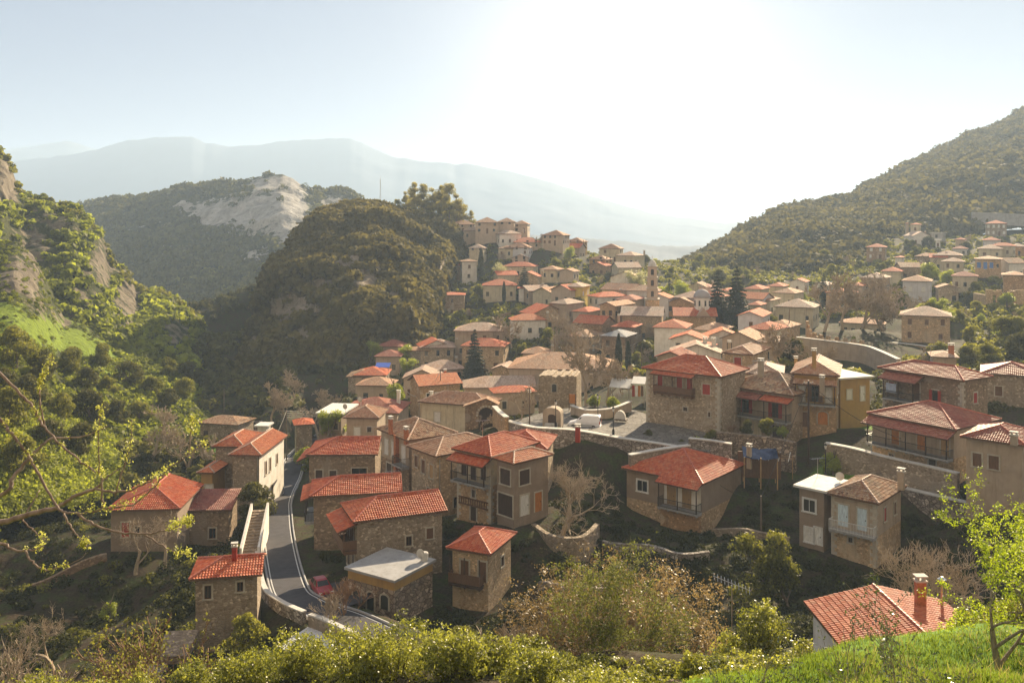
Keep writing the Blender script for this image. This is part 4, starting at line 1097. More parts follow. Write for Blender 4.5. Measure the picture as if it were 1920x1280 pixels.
# ------------------------------------------------------------------ materials of the land
M['ground'] = None
def mk_ground():
    t = NT('grass_and_earth'); p = t.pos()
    n1 = t.noise(p, 0.10, 5, 0.65); n2 = t.noise(p, 0.6, 5, 0.65); n3 = t.noise(p, 4.0, 4, 0.6)
    g = t.mix(t.ramp(n3, 0.3, 0.7), (0.022, 0.030, 0.008), (0.060, 0.078, 0.018))
    e = t.mix(t.ramp(n3, 0.3, 0.7), (0.026, 0.019, 0.012), (0.068, 0.05, 0.032))
    col = t.mix(t.ramp(n2, 0.36, 0.56), g, e)
    col = t.mix(t.ramp(n1, 0.55, 0.7, 0, .8), col, t.mix(t.ramp(n3, .3, .7), (0.018, 0.020, 0.009), (0.04, 0.036, 0.017)))
    a_g = t.n('Attribute', attribute_name='grass').outputs['Fac']
    bg = t.mix(t.ramp(n3, 0.3, 0.75), (0.06, 0.12, 0.015), (0.17, 0.30, 0.035))
    bg = t.mix(t.ramp(n2, 0.55, 0.72, 0, .6), bg, (0.13, 0.15, 0.04))
    col = t.mix(t.ramp(t.math('ADD', a_g, t.math('MULTIPLY', t.math('SUBTRACT', n2, .5), .5)), .35, .6), col, bg)
    return t.done(t.bsdf(col, 0.95, t.math('ADD', n2, t.math('MULTIPLY', n3, .3)), 0.5, 0.4, 0.1))
M['ground'] = mk_ground()
def mk_asphalt():
    t = NT('asphalt'); p = t.pos()
    n = t.noise(p, 1.2, 5, 0.6); n2 = t.noise(p, 40, 2)
    col = t.mix(t.ramp(n, .3, .7), (0.026, 0.023, 0.029), (0.048, 0.043, 0.050))
    pt = t.noise(p, .35, 5, .7); col = t.mix(t.ramp(pt, .56, .6, 0, .6), col, (0.020, 0.018, 0.021)); col = t.mix(t.ramp(t.noise(p, .9, 6, .75), .62, .7, 0, .4), col, (0.075, 0.068, 0.062))
    return t.done(t.bsdf(col, 0.75, n2, .3, .01, .4))
M['asphalt'] = mk_asphalt()
def mk_paving():
    t = NT('stone_slab_paving'); p = t.pos()
    v = t.n('TexVoronoi', {'Vector': p, 'Scale': 1.4}); e = t.n('TexVoronoi', {'Vector': p, 'Scale': 1.4}, feature='DISTANCE_TO_EDGE').outputs[0]
    r = t.n('SeparateColor', {0: v.outputs[1]}).outputs[0]
    col = t.mix(r, (0.13, 0.12, 0.11), (0.22, 0.205, 0.19)); col = t.mix(t.ramp(e, .02, .06, 1, 0), col, (0.08, 0.075, 0.07))
    return t.done(t.bsdf(col, .85, e, .3, .02, .1))
M['paving'] = mk_paving()
M['gravel'] = m_simple('white_gravel', (0.62, 0.63, 0.66), .9, .25, 9.0, bump=.4)
M['paint'] = m_simple('road_paint', (0.50, 0.50, 0.49), .6, .12, 3.0)
M['hill_left'] = m_hill('rocky_green_hillside', (0.030,0.036,0.013), (0.075,0.080,0.026), (0.19,0.26,0.03), (0.11,0.09,0.068), (0.24,0.205,0.155))
M['hill_mid'] = m_hill('cliff_mountain', (0.035,0.040,0.018), (0.085,0.088,0.036), (0.14,0.16,0.04), (0.21,0.20,0.185), (0.46,0.445,0.425), .6)
M['hill_dark'] = m_hill('scrub_hill', (0.045,0.040,0.017), (0.11,0.085,0.040), (0.18,0.26,0.03), (0.16,0.13,0.10), (0.30,0.26,0.21))
M['hill_right'] = m_hill('wooded_mountain', (0.032,0.038,0.020), (0.075,0.078,0.036), (0.12,0.14,0.05), (0.17,0.155,0.13), (0.28,0.26,0.23), .6)
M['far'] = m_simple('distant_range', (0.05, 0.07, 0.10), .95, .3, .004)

# ------------------------------------------------------------------ the road, the square, their walls (as places)
ROAD = [(712,1188,68),(650,1164,71.5),(606,1148,74),(568,1120,77),(545,1092,80.5),(531,1055,88),(521,1005,99),(519,967,109),(520,942,116),(528,915,124),(541,886,134),(549,864,145),(557,846,157),(578,828,172),(612,812,190)]
road_pts = []
for px, py, Y in ROAD:
    q = P(px, py, Y); road_pts.append(q)
road_pts = np.array(road_pts)
# even out the heights along the road
zz = road_pts[:,2].copy()
for _ in range(12): zz[1:-1] = (zz[:-2]+2*zz[1:-1]+zz[2:])/4
road_pts[:,2] = zz
def smooth_line(p, n=8):
    out = []
    m = len(p)
    for i in range(m-1):
        p0, p1, p2, p3 = p[max(i-1,0)], p[i], p[i+1], p[min(i+2,m-1)]
        for k in range(n):
            t = k/n
            out.append(0.5*((2*p1)+(-p0+p2)*t+(2*p0-5*p1+4*p2-p3)*t*t+(-p0+3*p1-3*p2+p3)*t**3))
    out.append(p[-1]); return np.array(out)
road_c = smooth_line(road_pts)
road_w = np.interp(np.arange(len(road_c)), [0, 40, 70, len(road_c)-1], [1.5, 1.6, 1.75, 1.75])
def side(line, off):
    t = np.gradient(line[:,:2], axis=0); t /= np.linalg.norm(t, axis=1)[:,None]
    n = np.stack([-t[:,1], t[:,0]], 1)
    q = line.copy(); q[:,:2] += n*np.asarray(off).reshape(-1,1) if hasattr(off, '__len__') else n*off
    return q
SQ = [P(1000,806,112), P(1100,812,109.5), P(1160,828,108), P(1245,836,106.5), P(1330,848,104), P(1370,818,112), P(1290,800,116), P(1190,770,127), P(1120,760,131), P(1040,768,128), P(960,790,121)]
sqz = float(np.mean([q[2] for q in SQ]))-0.0

# (line, half width of the flat strip, fall-off)
FLAT = [(side(road_c, 0)-np.array([0,0,.18]), 2.3, 3.5)]

def slope_ctl():
    c = []
    def g(px, py, Y, s=1): q = P(px, py, Y); c.append((q[0], q[1], q[2], s))
    # grass knoll the camera stands above
    for x, y, z in ((0,0,-1.75),(-6,2,-2.2),(6,2,-1.9),(14,4,-2.2),(-20,4,-4),(30,8,-3),(-45,6,-9),(60,10,-3),(-90,20,-22),(100,30,-4)): c.append((x, y, z, 1))
    g(1900,1198,24); g(1750,1230,23); g(1600,1252,21.5); g(1420,1276,21); g(1300,1296,21); g(1240,1310,20); g(1150,1345,20); g(1000,1390,20); g(850,1420,20); g(700,1440,20); g(400,1460,20); g(0,1460,20); g(1000,1500,12); g(600,1560,12); g(200,1560,12); g(2100,1150,26); g(2400,1120,28)
    g(1700,1330,14); g(1400,1400,14); g(1900,1330,14)
    for x, y, z in ((12,30,-16.5),(22,32,-16.5),(5,30,-16.5),(34,36,-16.5),(22,40,-22.5),(34,44,-24),(10,42,-24.5),(46,46,-22)): c.append((x, y, z, 1))
    for x, y, z in ((-6,26,-15.5),(-16,28,-18.5),(-26,32,-22),(-38,36,-26),(-4,38,-22.5),(-16,42,-25.5),(-28,46,-28),(-2,52,-28.5),(-14,56,-30.5),(-26,60,-33)): c.append((x, y, z, 1))
    for x, y, z in ((-24,24,-17),(-18,23,-16),(-12,23,-15.5),(-6,23,-15),(-2,23,-14.8),(1.5,24,-14.8),(-10,18,-12.5),(-4,18,-11.8),(0,17,-11),(-3,12,-8.6),(3.2,24.5,-14.6),(4.5,26,-15),(-16,14,-11.5),(-8,9,-7.5)): c.append((x, y, z, 1))
    # gully
    for x, y, z in ((8,64,-32),(20,66,-31.5),(32,68,-32),(6,76,-33.5),(16,80,-34),(26,79,-33.8),(36,78,-33.5),(44,74,-31),(46,90,-33),(8,88,-33.5),(54,66,-28)): c.append((x, y, z, 1))
    # low gardens left of the road
    for x, y, z in ((-34,68,-36),(-44,74,-37),(-56,82,-38),(-40,86,-38),(-54,96,-39),(-66,70,-36),(-70,110,-40),(-60,120,-42),(-52,140,-45),(-80,90,-38),(-44,165,-47),(-60,180,-47),(-20,175,-43),(-36,200,-50),(-50,230,-62),(-110,120,-40),(-30,240,-64),(-90,200,-70),(-140,260,-110),(-70,300,-130),(-130,380,-150),(-20,330,-110),(-60,450,-160),(-200,450,-160),(-20,520,-150),(-140,600,-170),(-280,600,-170),(-20,620,-160),(-350,400,-150),(60,640,-120)): c.append((x, y, z, 1))
    # far saddle and slopes beyond the houses
    g(1250,512,345); g(1200,505,360); g(1300,515,330); g(1400,520,300); g(1150,505,350); g(1000,450,360); g(900,440,365); g(1560,525,285)
    g(1650,505,330); g(1750,470,380); g(1850,440,420); g(1920,430,440); g(2100,420,420); g(2100,560,250); g(2100,700,150); g(2000,760,115); g(2100,860,85)
    for x, y, z in ((60,430,-30),(120,470,-30),(0,440,-60),(200,520,-10),(60,560,-70),(160,600,-60)): c.append((x, y, z, 1))
    g(1650,640,178); g(1580,640,182); g(1520,640,180); g(1700,720,140); g(1600,790,112); g(1640,820,108)
    # dark hillside foot
    g(560,690,215); g(620,690,205); g(700,700,190); g(480,730,235); g(600,740,190); g(540,760,175); g(820,650,228); g(900,600,240); g(960,640,215); g(1040,640,212)
    return c
CTL = None
def build_ctl():
    global CTL
    c = slope_ctl() + BASES
    for k in range(len(SQ)): c.append((SQ[k][0], SQ[k][1], SQ[k][2]-.3, 1))
    CTL = np.array(c, float)
build_ctl()

def ground(xy):
    """height of the land: a smooth surface pulled through the house bases and the control heights"""
    xy = np.asarray(xy, float)
    out = np.zeros(len(xy))
    s2 = (0.016*np.hypot(CTL[:,0], CTL[:,1])+0.9)**2
    for i in range(0, len(xy), 4000):
        q = xy[i:i+4000]
        d2 = (q[:,None,0]-CTL[None,:,0])**2 + (q[:,None,1]-CTL[None,:,1])**2
        w = 1.0/(d2+s2[None,:])**1.7
        out[i:i+4000] = (w*CTL[None,:,2]).sum(1)/w.sum(1)
    Y = np.hypot(xy[:,0], xy[:,1])
    p3 = np.stack([xy[:,0], xy[:,1], np.zeros(len(xy))], 1)
    out += fbm(p3*0.09, 3, 5)*np.clip((Y-20)/60, 0, 1)*0.7 + fbm(p3*0.45, 3, 9)*0.16*np.clip(Y/12, 0.15, 1)
    for line, hw, fo in FLAT:
        L = line[::2]
        for i in range(0, len(xy), 20000):
            q = xy[i:i+20000]
            m = (q[:,0] > L[:,0].min()-10) & (q[:,0] < L[:,0].max()+10) & (q[:,1] > L[:,1].min()-10) & (q[:,1] < L[:,1].max()+10)
            if not m.any(): continue
            d = np.hypot(q[m][:,None,0]-L[None,:,0], q[m][:,None,1]-L[None,:,1]); j = d.argmin(1); d = d.min(1)
            t = np.clip((d-hw)/fo, 0, 1); t = t*t*(3-2*t)
            sub = out[i:i+20000]; sub[m] = sub[m]*t + L[j,2]*(1-t); out[i:i+20000] = sub
    return out

def G1(x, y): return float(ground([(x, y)])[0])

def grid_mesh(V, nr, nc):
    idx = np.arange(nr*nc).reshape(nr, nc)
    return np.stack([idx[:-1,:-1], idx[:-1,1:], idx[1:,1:], idx[1:,:-1]], -1).reshape(-1, 4)

pxs = np.concatenate([np.linspace(-1500, -200, 70), np.linspace(-190, 2110, 470), np.linspace(2120, 3400, 60)])
ys = np.concatenate([np.linspace(-40, 3.5, 14), 4.0*1.0145**np.arange(0, 345)])
ys = ys[ys < 640]
rows = []
for y in ys:
    yy = max(y, 30.0) if y < 4 else y
    rows.append(np.stack([(pxs-CX)/F*(y if y >= 4 else 4.0)*(1.0 if y >= 4 else 4.0), np.full(len(pxs), y)], 1) if y >= 4 else np.stack([(pxs-CX)/F*40.0, np.full(len(pxs), y)], 1))
# near rows widen so that the sheet also lies beside and behind the camera
for i, y in enumerate(ys):
    if 4 <= y < 40: rows[i][:,0] = (pxs-CX)/F*(40.0*(1-(y-4)/36)+y*((y-4)/36))*1.0
XY = np.concatenate(rows); Z = ground(XY)
V = np.column_stack([XY, Z])
ypx = XY[:,1]; 
gr = np.zeros(len(V))
kn = np.exp(-(((XY[:,0]-9)/15)**2+((XY[:,1]-14)/13)**2)); gr += kn*1.3
for (gx, gy, r, a) in ((37.5,101,4,.9),(47,118,7,.9),(-52,64,6,.8),(-60,78,8,.5),(18,84,5,.35),(-46,150,10,.7),(-40,100,6,.4)):
    gr += a*np.exp(-(((XY[:,0]-gx)/r)**2+((XY[:,1]-gy)/r)**2))
me = quad_mesh('ground', V, grid_mesh(V, len(ys), len(pxs)), M['ground'], {'grass': np.clip(gr, 0, 1.2)}, True)
tag(link(bpy.data.objects.new('ground', me)), kind='structure')

# ------------------------------------------------------------------ hills as fans between a foot line and a crest line
HILL = {}
def interp_line(L, q):
    L = np.array(L, float); return [np.interp(q, L[:,0], L[:,k]) for k in (1, 2)]
def hill(name, mat, crest, foot, step, nv, bulge=1.0, amp=3.0, freq=0.03, back=0.6, drop=1.0, seed=1, rock=None, grass=None, edge=0.12, ridged=0.0, bulge_fn=None):
    px = np.arange(crest[0][0], crest[-1][0]+.1, step)
    cy, cY = interp_line(crest, px); fy, fY = interp_line(foot, px)
    if 5 < amp < 20: cy = cy + fbm(np.stack([px*.055, px*0+seed, px*0], 1), 4, seed+50, .6)*(5 if name == 'scrub_hill' else 3)
    T = np.stack([(px-CX)/F*cY, cY, -(cy-H0)/F*cY], 1); B = np.stack([(px-CX)/F*fY, fY, -(fy-H0)/F*fY], 1)
    vs = np.concatenate([np.linspace(0, 1, nv), np.linspace(1.04, 2.0, 14)])
    V, at = [], []
    for v in vs:
        if v <= 1:
            zf = v**bulge if bulge_fn is None else bulge_fn(v)
            p = B*(1-v)+T*v; p[:,2] = B[:,2]*(1-zf)+T[:,2]*zf
        else:
            p = T + (T-B)*(v-1)*back; p[:,2] = T[:,2] - (v-1)*drop*np.maximum(T[:,2]-B[:,2], 20)
        V.append(p); at.append(np.stack([px, np.full(len(px), v)], 1))
    V = np.concatenate(V); at = np.concatenate(at)
    n = fbm(V*freq, 5, seed, .55)
    if ridged: n = n*(1-ridged) + ridged*(1-2*np.abs(fbm(V*freq*0.8+5, 4, seed+11, .55)))
    fade = np.clip(np.minimum(at[:,1]/edge, 1), 0, 1)*np.where(at[:,1] <= 1, 0.25+0.75*np.clip((1-at[:,1])/0.15, 0, 1), .6)
    out = np.stack([V[:,0]*0+0, -np.ones(len(V)), np.full(len(V), .6)], 1)
    V = V + out*(n*amp*fade)[:,None]
    py = -V[:,2]/V[:,1]*F+H0; pxx = V[:,0]/V[:,1]*F+CX
    ra = rock(pxx, py, n) if rock else np.zeros(len(V)); ga = grass(pxx, py, n) if grass else np.zeros(len(V))
    me = quad_mesh(name, V, grid_mesh(V, len(vs), len(px)), mat, {'rock': ra, 'grass': ga}, True)
    o = tag(link(bpy.data.objects.new(name, me)), kind='structure')
    HILL.setdefault(name, []).append(dict(V=V.reshape(len(vs), len(px), 3), nv=nv, rock=ra.reshape(len(vs), -1), grass=ga.reshape(len(vs), -1), py=py.reshape(len(vs), -1), px=pxx.reshape(len(vs), -1)))
    return o
def blob(px, py, L):
    r = np.zeros(len(px))
    for x, y, sx, sy, a in L: r = np.maximum(r, a*np.exp(-((px-x)/sx)**2-((py-y)/sy)**2))
    return r

# rocky fin at the left and its green front slope
hill('rocky_hillside', M['hill_left'],
     [(-500,120,330),(-200,190,320),(-60,240,305),(0,283,300),(18,300,300),(30,345,298),(60,372,297),(90,375,296),(128,388,295),(150,392,292),(178,418,292),(200,455,290),(212,490,288),(245,520,287),(262,545,286),(300,548,284),(332,565,282),(352,588,280),(372,600,279),(386,640,278),(394,690,276),(402,735,272),(430,760,268)],
     [(-500,900,170),(0,800,185),(200,790,195),(330,780,205),(430,800,215)], 3, 110, .85, 9, .05, .7, .8, 3,
     rock=lambda px, py, n: blob(px, py, [(10,340,40,60,.85),(60,460,70,90,.55),(190,500,40,70,.6),(110,420,60,50,.5),(240,560,40,70,.66),(330,620,40,50,.5),(385,650,12,50,.9),(160,560,60,60,.45)]) + .12*n,
     grass=lambda px, py, n: blob(px, py, [(290,560,30,16,.9),(130,400,30,12,.4),(360,610,25,20,.5)]), ridged=.45)
hill('green_hillside', M['hill_left'],
     [(-500,330,240),(-200,410,235),(0,455,230),(30,452,230),(62,478,229),(85,520,228),(105,560,226),(120,585,225),(150,600,224),(190,628,222),(215,655,221),(260,672,219),(310,690,216),(345,705,213),(380,745,208),(410,775,203),(440,800,198)],
     [(-500,1150,70),(-100,1010,96),(60,960,108),(200,930,125),(300,905,142),(380,860,160),(440,830,175)], 3, 110, .95, 3.0, .06, .7, .8, 21,
     rock=lambda px, py, n: blob(px, py, [(40,520,50,45,.9),(60,480,30,30,.8),(70,570,35,40,.6),(110,590,25,30,.5),(10,500,30,30,.5),(125,608,14,10,.8),(20,640,30,30,.3)]) + .1*n,
     grass=lambda px, py, n: blob(px, py, [(60,620,120,38,.95),(190,655,80,26,1.1),(230,700,60,14,1.0),(0,590,70,30,1.0),(130,640,60,30,1.0),(260,700,40,16,.8),(320,730,30,30,.5),(60,700,200,80,.32),(400,775,25,14,.9),(330,650,50,20,.4)]), ridged=.2)
# mountain with the pale cliff
hill('cliff_mountain', M['hill_mid'],
     [(-100,440,800),(60,410,780),(150,386,760),(200,376,750),(250,372,745),(300,365,740),(335,352,735),(380,350,725),(420,344,715),(455,341,705),(480,333,700),(505,329,695),(530,329,690),(550,336,685),(570,350,680),(582,361,678),(590,356,690),(612,359,700),(640,357,705),(662,362,705),(676,376,705),(690,420,700),(720,470,690),(800,520,680)],
     [(-100,760,460),(200,760,440),(350,770,430),(480,760,420),(600,720,430),(800,700,450)], 3, 120, .8, 12, .02, .6, .7, 5,
     rock=lambda px, py, n: blob(px, py, [(470,400,75,48,.95),(540,395,40,70,1.2),(520,345,70,16,1.0),(400,400,50,32,.9),(345,388,20,12,1.2),(560,430,30,60,.85),(490,480,50,20,.7),(630,385,50,20,.75),(300,420,50,16,.42),(250,430,80,16,.35),(500,440,60,30,.5),(320,470,80,30,.32),(380,500,60,20,.3)]) + .14*n,
     grass=lambda px, py, n: blob(px, py, [(300,385,90,10,.42),(570,375,25,30,.4)]), ridged=.5)
# dark scrub hill below the ridge houses
hill('scrub_hill', M['hill_dark'],
     [(380,800,235),(410,755,240),(440,700,246),(460,655,252),(478,600,262),(486,565,270),(500,535,278),(520,505,287),(538,478,295),(552,458,300),(572,440,306),(590,420,312),(615,400,318),(640,391,323),(668,386,328),(690,386,332),(715,390,336),(738,396,340),(765,401,344),(800,408,348),(826,416,350),(845,430,350),(858,452,346),(866,474,342),(872,490,340)],
     [(380,830,220),(440,770,222),(520,745,220),(600,712,216),(700,690,216),(770,672,220),(800,650,232),(825,610,258),(840,565,290),(856,525,318),(866,508,330),(872,500,335)], 2.5, 140, .80, 16, .042, .7, .8, 8,
     rock=lambda px, py, n: blob(px, py, [(560,575,45,30,.85),(650,490,34,14,.95),(690,520,34,30,.75),(520,590,30,50,.8),(480,640,14,20,.85),(600,540,40,25,.75),(560,630,40,20,.7),(740,560,30,30,.6),(820,500,20,30,.55),(640,395,40,10,.45),(760,500,60,40,.35),(540,600,60,60,.42)]) + .13*n,
     grass=lambda px, py, n: blob(px, py, [(760,405,60,9,.95),(840,425,22,9,1.0),(720,402,40,8,.8)]), ridged=.45)
# wooded mountain at the right
hill('wooded_mountain', M['hill_right'],
     [(1262,520,430),(1285,503,440),(1310,492,450),(1345,468,470),(1380,443,490),(1420,420,510),(1460,402,530),(1490,388,545),(1525,385,560),(1560,380,580),(1590,374,600),(1625,352,620),(1660,335,640),(1700,315,665),(1750,290,690),(1790,272,710),(1815,252,725),(1850,246,740),(1880,232,755),(1905,215,770),(1930,200,780),(2100,120,830),(2600,-60,900)],
     [(1262,524,400),(1330,520,360),(1420,528,330),(1540,532,312),(1620,500,345),(1690,465,385),(1780,448,405),(1920,425,430),(2100,420,420),(2600,520,300)], 3, 110, .9, 8, .022, .6, .5, 13,
     rock=lambda px, py, n: blob(px, py, [(1850,300,90,40,.42),(1700,325,40,14,.4),(1400,440,20,14,.35),(1600,400,60,20,.3)]) + .1*n,
     grass=lambda px, py, n: blob(px, py, [(1640,375,40,8,.5)]), ridged=.35)
# distant ranges
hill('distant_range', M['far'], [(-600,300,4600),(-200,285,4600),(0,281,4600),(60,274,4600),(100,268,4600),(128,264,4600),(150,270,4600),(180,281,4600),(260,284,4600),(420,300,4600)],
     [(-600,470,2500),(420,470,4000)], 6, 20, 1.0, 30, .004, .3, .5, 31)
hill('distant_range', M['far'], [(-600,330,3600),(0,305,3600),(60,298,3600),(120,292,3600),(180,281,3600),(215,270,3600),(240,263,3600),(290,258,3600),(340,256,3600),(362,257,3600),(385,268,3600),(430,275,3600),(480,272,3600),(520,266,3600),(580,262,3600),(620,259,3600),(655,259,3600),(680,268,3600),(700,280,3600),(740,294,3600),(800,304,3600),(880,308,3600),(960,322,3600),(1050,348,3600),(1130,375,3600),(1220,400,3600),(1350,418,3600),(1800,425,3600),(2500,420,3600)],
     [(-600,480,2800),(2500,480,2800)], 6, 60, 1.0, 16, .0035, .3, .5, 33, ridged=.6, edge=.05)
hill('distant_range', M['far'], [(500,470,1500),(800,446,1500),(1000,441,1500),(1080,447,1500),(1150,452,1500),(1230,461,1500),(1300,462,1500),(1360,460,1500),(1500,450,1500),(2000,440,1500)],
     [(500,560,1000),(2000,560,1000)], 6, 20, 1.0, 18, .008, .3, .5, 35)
# the valley floor beyond
mb = MB(); mb.add([(-4500,500,-150),(4500,500,-150),(4500,6000,-150),(-4500,6000,-150)], [(0,1,2,3)]); tag(mb.build('valley_floor', M['far']), kind='structure')
for x0, x1 in ((-4500,-400),(400,4500)): 
    pass

# ------------------------------------------------------------------ road surface, kerbs, lines
def ribbon(name, left, right, mat, kind='structure', lift=0.0, sub=1):
    n = len(left)
    V = np.concatenate([left, right]); V[:,2] += lift
    fs = np.stack([np.arange(n-1)+n, np.arange(n-1)+1+n, np.arange(n-1)+1, np.arange(n-1)], 1)
    me = quad_mesh(name, V, fs, mat)
    return tag(link(bpy.data.objects.new(name, me)), kind=kind)
ribbon('road', side(road_c, road_w), side(road_c, -road_w), M['asphalt'])
for sg in (1, -1):
    ribbon('road_marking', side(road_c, sg*(road_w-.18)), side(road_c, sg*(road_w-.28)), M['paint'], lift=.006) if sg > 0 else ribbon('road_marking', side(road_c, -(road_w-.28)), side(road_c, -(road_w-.18)), M['paint'], lift=.006)
def kerb(line_in, line_out, h, name, mat):
    n = len(line_in); V = np.concatenate([line_in+[0,0,-.4], line_in+[0,0,h], line_out+[0,0,h], line_out+[0,0,-.6]])
    fs = []
    for k in range(3):
        for i in range(n-1): fs.append((k*n+i, k*n+i+1, (k+1)*n+i+1, (k+1)*n+i))
    me = quad_mesh(name, V, fs, mat); return link(bpy.data.objects.new(name, me))
tag(kerb(side(road_c, -road_w), side(road_c, -(road_w+.18)), .12, 'kerb', M['concrete']), kind='structure')
tag(kerb(side(road_c, road_w+.18)[10:], side(road_c, road_w)[10:], .12, 'kerb', M['concrete']), kind='structure')

def wall_along(name, label, pts, th, top, bottom, mat, cop=True, group=None, cat='wall', copw=.12, merlon=False):
    """pts: ground-level line of the wall top; top is added above, bottom hangs below"""
    pts = np.array(pts, float); root = empty(name, pts[len(pts)//2], 0, label, cat, group)
    o0 = pts[len(pts)//2].copy()
    q = pts-o0; l = side(q, th/2); r = side(q, -th/2)
    def strip(l, r, z0, z1, nm, m):
        n = len(l); mb = MB()
        vs = [tuple(p+[0,0,z0]) for p in l]+[tuple(p+[0,0,z1]) for p in l]+[tuple(p+[0,0,z1]) for p in r]+[tuple(p+[0,0,z0]) for p in r]
        fs = []
        for k in range(3):
            for i in range(n-1): fs.append((k*n+i, k*n+i+1, (k+1)*n+i+1, (k+1)*n+i))
        fs += [(0, n, 2*n, 3*n), (n-1, 4*n-1, 3*n-1, 2*n-1)]
        mb.add(vs, fs); return mb.build(nm, M[m], root)
    strip(l, r, -bottom, top, 'masonry', mat)
    if cop: strip(side(q, th/2+copw), side(q, -th/2-copw), top, top+.12, 'coping', 'coping')
    if merlon:
        ln = np.concatenate([[0], np.cumsum(np.linalg.norm(np.diff(q[:,:2], axis=0), axis=1))])
        for k in range(int(ln[-1]/1.6)):
            s = k*1.6+.5; c = [np.interp(s, ln, q[:,j]) for j in range(3)]; c2 = [np.interp(s+.2, ln, q[:,j]) for j in range(3)]
            m_ = MB(); m_.cbox((c[0], c[1], c[2]+top+.3), (.8, th, .6), math.atan2(c2[1]-c[1], c2[0]-c[0])); m_.build('merlon', M[mat], root)
    return root

# parapet walls beside the road
wall_along('road_parapet', 'low whitewashed parapet along the outer edge of the curving road', side(road_c, road_w+.75)[14:50], .35, .75, 5.5, 'stonew', copw=.05)
wall_along('road_parapet', 'low stone parapet at the bend above the white gravel bed', side(road_c, road_w+.75)[0:13], .35, .7, 4.5, 'stone3', copw=.05)
g0 = side(road_c, road_w+.95)[0:13]; g1 = side(road_c, road_w+1.0)[0:13].copy(); k = np.sin(np.linspace(0, math.pi, len(g1)))
g1[:,:2] += (side(road_c, road_w+4.2)[0:13]-side(road_c, road_w+1)[0:13])[:,:2]*k[:,None]*1.15
ribbon('gravel_bed', g1, g0, M['gravel'], lift=-.2)
# stairs down from the road
a = P(487, 955, 98.5); b_ = P(468, 1040, 90)
root = empty('stairs', b_, 0, 'steep stone stairs between whitewashed side walls going down from the road', 'stairs')
mb = MB(); n = 15; dirv = (a-b_); wd = np.array([1.0, .18, 0])*.72
for i in range(n):
    p0 = dirv*(i/n); p1 = dirv*((i+1)/n)
    vs = [p0-wd+[0,0,-2.5], p0+wd+[0,0,-2.5], p1+wd+[0,0,-2.5], p1-wd+[0,0,-2.5]]; z1 = p1[2]
    vs += [np.array([v[0], v[1], z1]) for v in vs]
    mb.add(vs, [(0,3,2,1),(4,5,6,7),(0,1,5,4),(1,2,6,5),(2,3,7,6),(3,0,4,7)])
mb.build('flight', M['stone3'], root)
for sg in (-1, 1):
    mb = MB(); e = wd*sg*1.03; e2 = wd*sg*1.35
    vs = [e, e2, dirv+e2, dirv+e]; mb.add([v+[0,0,-2.6] for v in vs]+[v+[0,0,.75] for v in vs], [(0,3,2,1),(4,5,6,7),(0,1,5,4),(1,2,6,5),(2,3,7,6),(3,0,4,7)])
    mb.build('side_wall', M['white'], root)

# the square: paving sheet, retaining wall
mb = MB(); c = np.mean(SQ, axis=0)
n = len(SQ); mb.add([c+[0,0,.06]]+[q+[0,0,.06] for q in SQ], [(0, i+1, (i+1) % n+1) for i in range(n)]); tag(mb.build('square_paving', M['paving']), kind='structure')
tw = smooth_line(np.array([P(945,792,118), P(1000,806,112), P(1080,812,110), P(1160,826,108.2), P(1240,838,106.5), P(1290,847,105.5)]), 6)
wall_along('retaining_wall', 'tall rubble retaining wall with pale coping under the village square', tw, .6, .35, 6.5, 'stonew')
lw = smooth_line(np.array([P(1180,858,101), P(1240,847,102.5), P(1292,840,104)]), 5)
wall_along('lane_wall', 'short wall with pale coping beside the sunken lane above the red hip roof', lw-[0,0,.2], .5, .5, 3.0, 'stone3')
wall_along('lane_wall', 'lane wall with pale coping below the stone house with red shutters', smooth_line(np.array([P(1292,828,106), P(1330,832,105), P(1372,839,104)]), 5), .5, .4, 4.0, 'stonew')
wall_along('rubble_bank', 'loose white and grey rubble wall under the red awning house', smooth_line(np.array([P(1330,812,110), P(1380,815,108), P(1440,822,106), P(1492,832,104)]), 5), .8, .2, 4.5, 'stonew', cop=False)
gw = smooth_line(np.array([P(1548,838,103), P(1600,848,101), P(1660,864,98), P(1730,880,95), P(1797,896,92)]), 5)
wall_along('garden_wall', 'long stone wall with flat coping in front of the veranda house garden', gw, .55, .45, 4.6, 'stone3')
wall_along('path_wall', 'lower terrace wall below the garden wall path, behind the old tile hip roof', smooth_line(np.array([P(1690,918,96), P(1740,930,93), P(1800,944,90), P(1870,960,87)]), 5), .6, .25, 5.5, 'stonew')
pa = smooth_line(np.array([P(1545,884,104), P(1640,900,99.5), P(1720,922,95), P(1800,944,91)]), 6)
ribbon('garden_path', side(pa, .9), side(pa, -.9), M['paving'], lift=.1)
tl = smooth_line(np.array([P(1513,606,188), P(1520,626,184), P(1545,636,181), P(1590,642,179), P(1640,648,176)]), 5)
wall_along('terrace_wall', 'curved terrace wall with battlement blocks below the plane trees', tl, .6, .2, 5.5, 'stone2', cop=False, merlon=True)
wall_along('approach_wall', 'long curved plastered retaining wall of the rising upper street', smooth_line(np.array([P(1492,634,170), P(1560,642,168), P(1620,650,164), P(1650,660,158), P(1685,676,150)]), 5), .6, .2, 7.5, 'beige')
wall_along('street_wall', 'rubble wall of the upper street below the balconied hip roof house', smooth_line(np.array([P(1640,642,182), P(1720,650,176), P(1790,662,170)]), 5), .6, .3, 6.5, 'stone2')
wall_along('mountain_road_wall', 'pale concrete wall of the mountain road above the highest houses', smooth_line(np.array([P(1822,400,420), P(1870,402,418), P(1960,406,412)]), 4), .8, .5, 5.0, 'concrete')
